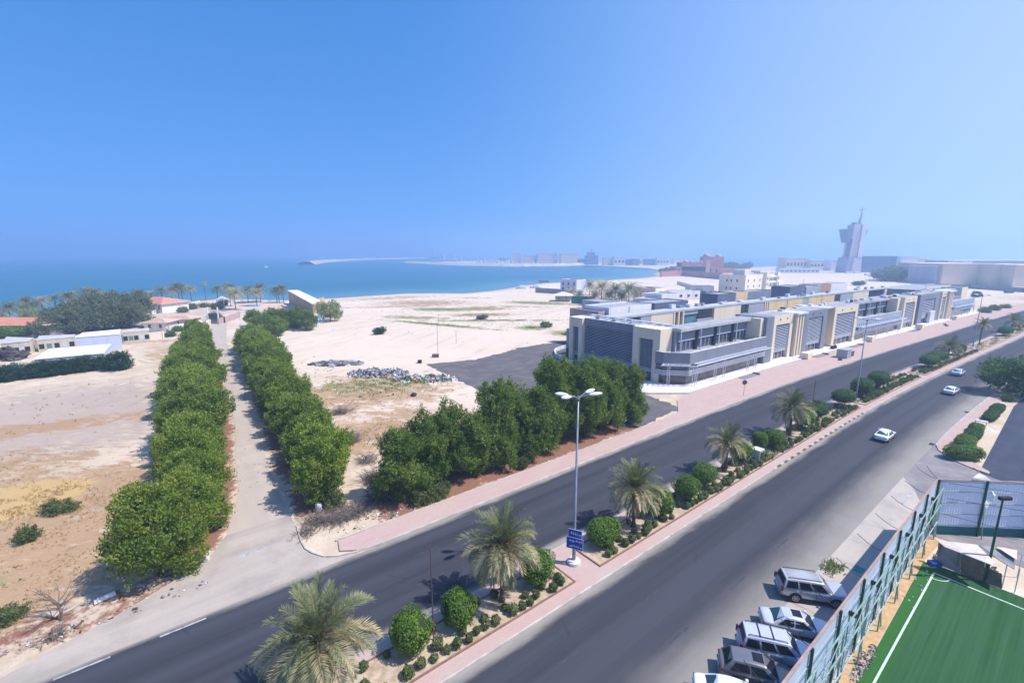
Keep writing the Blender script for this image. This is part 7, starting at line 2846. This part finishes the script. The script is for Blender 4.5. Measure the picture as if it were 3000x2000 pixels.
        MB().box(mx - .09, mx + .09, sg * (hw + .1) - .1, sg * (hw + .1) + .1, belt + .0, belt + .16).build('mirror', pm, e, bevel=.04)
        for q in ((-.62, .14) if kind != 'suv' else (-.7, .25)):
            MB().box(q - .1, q + .1, sg * (hw * .985) - .02, sg * (hw * .985) + .02, belt - .16, belt - .12).build('door_handle', M_GALV, e)
        for q in ((-.95, .0, .98) if kind != 'suv' else (-1.15, .0, 1.0)):
            MB().box(q - .006, q + .006, sg * (hw * .998) - .006, sg * (hw * .998) + .006, .42, belt - .08).build('door_gap', M_TRIM, e)
        MB().box(-1.25, 1.2, sg * (hw * .95) - .03, sg * (hw * .95) + .03, .24, .34).build('sill', M_TRIM, e)
    MB().box(rear - .04, rear + .12, -hw * .8, hw * .8, .42, .60).build('rear_bumper', pm if kind != 'suv' else M_GALV, e, bevel=.05)
    MB().box(fr - .12, fr + .04, -hw * .8, hw * .8, .36, .54).build('front_bumper', pm, e, bevel=.05)
    MB().box(rear - .055, rear - .041 + .03, -.26, .26, .66 if kind != 'suv' else .78, .78 if kind != 'suv' else .90).build('number_plate', M_PLATE, e)
    MB().box(fr - .03, fr + .03, -hw * .4, hw * .4, .58, .74).build('grille', M_TRIM, e, bevel=.02)
    rz_ = H + .05
    if sunroof:
        MB().box(-.38, .26, -.36, .36, H - .06, H + .085).build('sunroof', M_CGLASS, e, bevel=.01)
    if rack or kind == 'suv':
        for sg in (-1, 1):
            MB().tube([(g['rt'] + .15, sg * wt * .86, rz_ - .02), (g['rt'] + .25, sg * wt * .86, rz_ + .06), (g['ft'] - .25, sg * wt * .86, rz_ + .06), (g['ft'] - .15, sg * wt * .86, rz_ - .02)], .025, 6).build('roof_rail', M_TRIM, e)
    if rack:
        for x in (-1.3, -.45):
            MB().tube([(x, -wt * .9, rz_ + .07), (x, wt * .9, rz_ + .07)], .03, 6).build('cross_bar', M_TRIM, e)
    if kind == 'suv' and not rack:
        for q in range(7):
            y = -.54 + q * .18
            MB().box(g['rt'] + .2, g['ft'] - .15, y - .012, y + .012, rz_ - .005, rz_ + .02).build('roof_rib', pm, e)
    return tag(e, label, cat)


P_SILV = paint('silver_paint', hexc(188, 188, 192), .3, .25)
P_SILV2 = paint('pale_silver_paint', hexc(202, 206, 214), .28, .2)
P_SILV3 = paint('cool_silver_paint', hexc(198, 202, 218), .28, .2)
P_GREY = paint('steel_grey_paint', hexc(122, 122, 128), .28, .35)
P_WHITE = paint('white_paint', hexc(236, 238, 242), .25)
P_WHITE2 = paint('white_paint_b', hexc(230, 232, 240), .25)
P_LSIL = paint('light_silver_paint', hexc(208, 212, 224), .28, .15)
car('parked_suv', (24.85, 33.45, 0.012), R(-13), 'suv', P_SILV, 'silver sport utility vehicle parked farthest up by the metal fence')
q = PX(2335, 1802, 1.35)
car('parked_sedan', (q.x, q.y, .012), R(-16), 'sedan', P_SILV2, 'silver sedan with dark sunroof between the two parked utility vehicles', sunroof=True)
q = PX(2278, 1866, 1.7)
car('parked_suv', (q.x + .1, q.y, .012), R(-17), 'suv', P_SILV3, 'parked pale utility vehicle with two dark roof bars', rack=True)
q = PX(2222, 1930, 1.6)
car('parked_crossover', (q.x, q.y, .012), R(-18), 'cross', P_GREY, 'parked grey crossover with dark sunroof below the roof bar vehicle', sunroof=True)
q = PX(2155, 2008, 1.45)
car('parked_car', (q.x, q.y, .012), R(-18), 'sedan', P_WHITE, 'white car cut off by the lower edge of the picture')
for i, (s, d, pm, lab) in enumerate([(86.6, 17.2, P_WHITE, 'white sedan driving nearest on the near carriageway'), (126.6, 17.0, P_WHITE2, 'white sedan in the middle of the three moving cars'), (147.8, 20.2, P_LSIL, 'pale silver sedan farthest up the near carriageway')]):
    car('sedan', W(s, d, .004), heading(s), 'sedan', pm, lab)

# ------------------------------------------------------------------ sports pitch and metal fence
M_GREEN = mat('green_steel', hexc(24, 84, 60), hexc(16, 64, 46), 2, .5)
M_GREENP = mat('faded_green_pipe', hexc(138, 168, 156), hexc(110, 140, 130), 2, .5)
M_PIPE = mat('weathered_pipe', hexc(168, 182, 176), hexc(136, 152, 146), 2, .6)
M_PANEL = mat('fence_sheet', hexc(206, 216, 232), hexc(188, 200, 222), .4, .5, streak=True)
M_RUST = mat('rusty_cap', hexc(176, 146, 136), hexc(150, 122, 112), 1.5, .8)
M_WIRE = mat('dark_wire', hexc(52, 50, 54), hexc(38, 36, 40), 2, .7)


def corrugated(L, h, pitch=.25, amp=.009):
    b = MB()
    n = int(L / pitch * 4)
    for i in range(n + 1):
        x = L * i / n
        y = amp * (1 if (i % 4) in (1, 2) else -1)
        b.v += [(x, y, 0), (x, y, h)]
    for i in range(n):
        b.f.append((i * 2, i * 2 + 2, i * 2 + 3, i * 2 + 1))
    me = bpy.data.meshes.new('panel')
    me.from_pydata(b.v, [], b.f)
    me.materials.append(M_PANEL)
    me.update()
    return me


def metal_fence(name, P0, P1, bays, h, inner, label, rails=(1.1, 2.3, 3.5, 4.7, 5.75), wire=True, low_green=False):
    """sheet metal fence from P0 to P1; inner=+1 if the pitch lies on the left of the run"""
    d = (P1 - P0)
    L = d.length
    ang = math.atan2(d.y, d.x)
    e = empty(name, P0, ang)
    bay = L / bays
    pm_ = corrugated(bay - .05, h - .12)
    for i in range(bays):
        o = link_mesh('panel', pm_, e)
        o.location = (i * bay + .025, 0, .08)
        if low_green:
            MB().box(i * bay + .1, (i + 1) * bay - .1, inner * .05, inner * .06 + .004, .05, .95).build('base_sheet', mat('teal_sheet', hexc(30, 92, 96), hexc(22, 74, 80), 1, .6), e)
    for i in range(bays + 1):
        x = i * bay
        p = MB().box(x - .07, x + .07, inner * .12 - .07, inner * .12 + .07, 0, h + .02).build('post', M_GREEN, e)
        # stay that leans back to the ground
        MB().tube([(x, inner * .2, h * .62), (x, inner * .62, .0)], .045, 6).build('stay', M_GREENP, e)
        if wire:
            pts = [(x, 0, h), (x + .05, -inner * .5, h + .05), (x + .08, -inner * 1.1, h + .28), (x + .1, -inner * 1.7, h + .62)]
            MB().tube(pts, .022, 5).build('wire_arm', M_WIRE, e)
    for z in rails:
        MB().box(0, L, inner * .035, inner * .035 + .05, z, z + .07).build('rail', M_PIPE, e)
    MB().box(-.05, L + .05, -.07, .07, h - .03, h + .03).build('cap_rail', M_RUST, e)
    return tag(e, label, 'fence')


FH = 6.0
c0 = W(59.4, 7.15)
metal_fence('metal_fence', W(59.4 - 4.6 * 10, 7.15), c0, 10, FH, -1, 'tall corrugated metal fence with green posts along the parking strip')
c1 = Vector((60.5, 40.9, 0))
metal_fence('metal_fence', c0 + Vector((.1, 0, 0)), c1, 4, FH, -1, 'tall corrugated metal fence across the far end of the pitch', low_green=True)
# ball-stop frame inside the long fence
e = empty('net_frame', W(36, 6.55))
for i in range(9):
    s = 58.6 - i * 4.6
    keep(MB().tube([W(s, 6.55, 0), W(s, 6.55, 5.6)], .055, 7).build('upright', M_GREENP), e)
    keep(MB().tube([W(s, 6.55, 5.3), W(s - 2.3, 6.6, 3.8)], .03, 5).build('brace', M_PIPE), e)
for z in (2.0, 3.8, 5.6):
    keep(MB().tube([W(17.5, 6.52, z), W(58.6, 6.52, z)], .05, 7).build('rail', M_GREENP if z > 3 else M_PIPE), e)
k = 0
for z0, z1_ in ((2.0, 3.8),):
    s = 17.8
    while s < 58:
        keep(MB().tube([W(s, 6.5, z0), W(s + 1.15, 6.5, z1_)], .022, 5).build('lattice', M_PIPE), e)
        keep(MB().tube([W(s + 1.15, 6.5, z1_), W(s + 2.3, 6.5, z0)], .022, 5).build('lattice', M_PIPE), e)
        s += 2.3
tag(e, 'green lattice ball-stop frame standing inside the metal fence', 'frame')
for i in range(6):
    s = 56.3 - i * 4.6
    f = empty('floodlight', W(s, 6.9, 0))
    MB().tube([(0, 0, 0), (0, 0, 5.0)], .045, 7).build('pole', M_GREENP, f)
    o = MB().box(-.22, .22, -.12, .12, -.14, .16).build('lamp_head', M_TRIM, f, bevel=.03)
    o.location = (.1, -.12, 5.1)
    o.rotation_euler = (R(35), 0, R(-52))
    tag(f, 'small black floodlight, ' + ORD[i] + ' from the fence corner on a thin green pole', 'floodlight', 'small floodlights along the metal fence')
# tall floodlight at the pitch end
f = empty('pitch_floodlight', W(54.2, 2.4))
MB().lathe([(.11, 0), (.09, 4), (.06, 7.9)], 9).build('pole', M_GREEN, f)
o = MB().box(-.5, .5, -.14, .14, -.14, .16).build('lamp_head', M_TRIM, f, bevel=.03)
o.location = (.05, -.1, 7.95)
MB().box(-.2, .2, -.2, .2, 0, .05).build('foot_plate', M_GREEN, f)
tag(f, 'tall dark green floodlight pole at the end of the pitch', 'floodlight')
# cables from the corner
e = empty('stay_cable', (c0.x, c0.y, 0))
for z0, p1 in ((5.9, Vector((57.5, 36.8, 6.3))), (4.3, Vector((57.5, 36.0, 4.6))), (2.6, Vector((54.5, 33.6, 2.9)))):
    a = Vector((c0.x + .6, c0.y - .6, z0))
    pts = [a.lerp(p1, t / 6) - Vector((0, 0, .25 * math.sin(math.pi * t / 6))) for t in range(7)]
    keep(MB().tube(pts, .022, 5).build('cable', M_WIRE), e)
tag(e, 'dark sagging stay cables from the fence corner over the pitch', 'cable')

k = NT('artificial_turf')
uv = k.n('ShaderNodeUVMap').outputs[0]
st = k.noise(k.mapping(uv, scale=(.05, 3.2, 1)), 1.0, 4.0, .6)
n1 = k.noise(uv, .5, 4.0)
n2 = k.noise(uv, 30, 3.0)
c = k.mix(k.ramp(st, .35, .68), hexc(40, 80, 44), hexc(60, 96, 68))
c = k.mix(k.math('MULTIPLY', k.ramp(n1, .4, .7), .4), c, hexc(50, 94, 44))
c = k.mix(k.math('MULTIPLY', k.ramp(n2, .4, .7), .35), c, hexc(26, 58, 30))
sxx = k.n('ShaderNodeSeparateXYZ')
k.l(uv, sxx.inputs[0])
edge = k.mapr(sxx.outputs[1], 4.6, 5.9)
c = k.mix(k.math('MULTIPLY', edge, .7), c, hexc(50, 100, 36))
k.bsdf(c, .9, 0, .15, k.bump(n2, .5, .02))
poly_sheet('artificial_pitch', k.m, [(0, 6.05), (20, 6.15), (37, 6.1), (46, 6.2), (53.4, 6.35), (54.0, 3), (54.2, -14), (0, -14)], .02, 'green artificial turf pitch with white lines', 'pitch')
M_LINE = mat('pitch_line', hexc(198, 212, 204), hexc(166, 184, 174), 2, .8)
e = empty('pitch_lines', W(45, 5))
keep(MB().sbox(0, 52.2, 5.32, 5.46, .025, .032).build('touch_line', M_LINE), e)
keep(MB().sbox(52.08, 52.22, -14, 5.32, .025, .031).build('goal_line', M_LINE), e)
ab = MB()
for i in range(12):
    a0, a1 = math.pi / 2 * i / 12, math.pi / 2 * (i + 1) / 12
    q = [W(52.1 - math.cos(t) * r, 5.34 - math.sin(t) * r, .033) for t, r in ((a0, .95), (a1, .95), (a1, 1.05), (a0, 1.05))]
    ab.add(q, [(0, 1, 2, 3)])
keep(ab.build('corner_arc', M_LINE), e)
tag(e, 'white touch line, goal line and corner arc on the turf', 'pitch marking', kind='structure')
M_STRIP = mat('pitch_margin_sand', hexc(196, 164, 122), hexc(166, 132, 96), 2.0, .95, bump=.5, bscale=8)
poly_sheet('pitch_margin', M_STRIP, [(0, 6.02), (54, 6.3), (58.5, 6.0), (59.2, 7.05), (0, 7.05)], .012, 'dry sandy strip between fence and turf')
rubble('turf_litter', W(49, 5.9), 6, .5, .05, 16, (.05, .12), [M_WHITE], 31, 'white scraps along the turf edge', rz=R(38))

# lean-to shelter at the pitch end
e = empty('lean_to_shelter', W(56.5, 3.4))
M_TARP = mat('torn_tarpaulin', hexc(214, 202, 194), hexc(186, 172, 164), .8, .9)
M_BROWN = mat('brown_board', hexc(132, 112, 96), hexc(100, 84, 74), 1.2, .9)
M_GREYT = mat('grey_tarpaulin', hexc(150, 148, 150), hexc(112, 112, 116), .9, .9)
Q = [PX(*q, z) for q, z in (((2743, 1582), 2.6), ((2768, 1604), 2.45), ((2905, 1650), 2.4), ((2925, 1668), 2.4), ((2860, 1600), 2.75), ((2815, 1590), 2.7))]


def sheet3(nm, pts, m, th=.05):
    b = MB()
    n = len(pts)
    b.v = [tuple(p) for p in pts] + [(p.x, p.y, p.z + th) for p in pts]
    b.f = [tuple(range(n)), tuple(range(2 * n - 1, n - 1, -1))] + [(i, (i + 1) % n, n + (i + 1) % n, n + i) for i in range(n)]
    return kk(b.build(nm, m), e)


sheet3('roof_sheet', [PX(2742, 1582, 2.7), PX(2768, 1602, 2.5), PX(2905, 1655, 2.3), PX(2918, 1650, 2.35), PX(2862, 1596, 2.7)], M_TARP)
sheet3('roof_sheet', [PX(2870, 1597, 2.6), PX(2925, 1640, 2.3), PX(2972, 1668, 2.2), PX(2978, 1610, 2.6)], M_GREYT)
sheet3('roof_sheet', [PX(2918, 1602, 2.75), PX(2950, 1606, 2.75), PX(2978, 1640, 2.6), PX(2980, 1612, 2.7)], M_TARP)
for u, v in ((2745, 1650), (2800, 1672), (2880, 1700), (2935, 1722), (2972, 1735), (2980, 1690)):
    p = PX(u, v)
    kk(MB().tube([(p.x, p.y, 0), (p.x, p.y, 2.3)], .04, 6).build('post', M_WHITE if u > 2930 else M_BROWN), e)
for (u0, v0, u1, v1, zb_, zt_, m) in ((2745, 1652, 2812, 1678, .0, 2.2, M_GREYT), (2815, 1680, 2880, 1703, .0, 2.1, M_BROWN), (2885, 1705, 2935, 1724, .0, 1.2, M_BROWN)):
    a, b_ = PX(u0, v0), PX(u1, v1)
    kk(MB().hexa([(a.x, a.y, zb_), (b_.x, b_.y, zb_), (b_.x, b_.y + .06, zb_), (a.x, a.y + .06, zb_), (a.x + .1, a.y + .3, zt_), (b_.x + .1, b_.y + .3, zt_), (b_.x + .1, b_.y + .38, zt_), (a.x + .1, a.y + .38, zt_)]).build('side_cloth', m), e)
tag(e, 'ragged lean-to shelter with pale sheets at the end of the pitch', 'shelter')
rubble('stored_junk', W(56.0, 3.8), 2.2, 1.1, .9, 70, (.12, .4), [M_BROWN, M_RUB[1], M_GREYT], 12, 'heap of boards and junk under the shelter', rz=R(-20))
o = MB().box(-.45, .45, -.3, .3, 0, .35).build('blue_crate', mat('blue_plastic', hexc(30, 70, 170), hexc(24, 56, 140), 2, .5), bevel=.03)
o.location = PX(2737, 1654)
tag(o, 'blue plastic crate at the shelter beside the turf corner', 'crate')
# torn white tarpaulin hanging over the end fence
b = MB()
pts = [(2850, 1398, 6.1), (2868, 1385, 6.4), (2890, 1396, 6.2), (2905, 1408, 6.0), (2926, 1408, 5.9), (2930, 1440, 5.2), (2912, 1452, 4.8), (2905, 1470, 4.4), (2888, 1490, 4.0), (2882, 1474, 4.4), (2900, 1450, 4.9), (2896, 1420, 5.6), (2878, 1404, 6.0)]
y0 = c0.y - .35
V = []
for (u, v, z) in pts:
    p = PX(u, v, z)
    t = (y0 + .15 * math.sin(u * .2)) / p.y
    q = Vector((p.x * t, p.y * t, CAM_H + (z - CAM_H) * t))
    V.append(tuple(q))
b.v = V
b.f = [(0, 1, 2, 12), (12, 2, 3, 11), (11, 3, 4, 5), (11, 5, 6, 10), (10, 6, 7, 9), (9, 7, 8)]
o = b.build('torn_tarpaulin', M_SHEDW)
m_ = o.modifiers.new('s', 'SOLIDIFY')
m_.thickness = .03
tag(o, 'torn white tarpaulin hanging over the end fence', 'tarpaulin')
# teal mat in the fence shade
o = MB().box(-.5, .5, -.35, .35, 0, .03).build('teal_mat', mat('teal_cloth', hexc(60, 150, 150), hexc(44, 124, 126), 2, .8))
o.location = PX(2515, 1667, .02)
o.rotation_euler = (0, 0, R(38))
tag(o, 'small teal mat lying in the shade of the metal fence', 'mat')
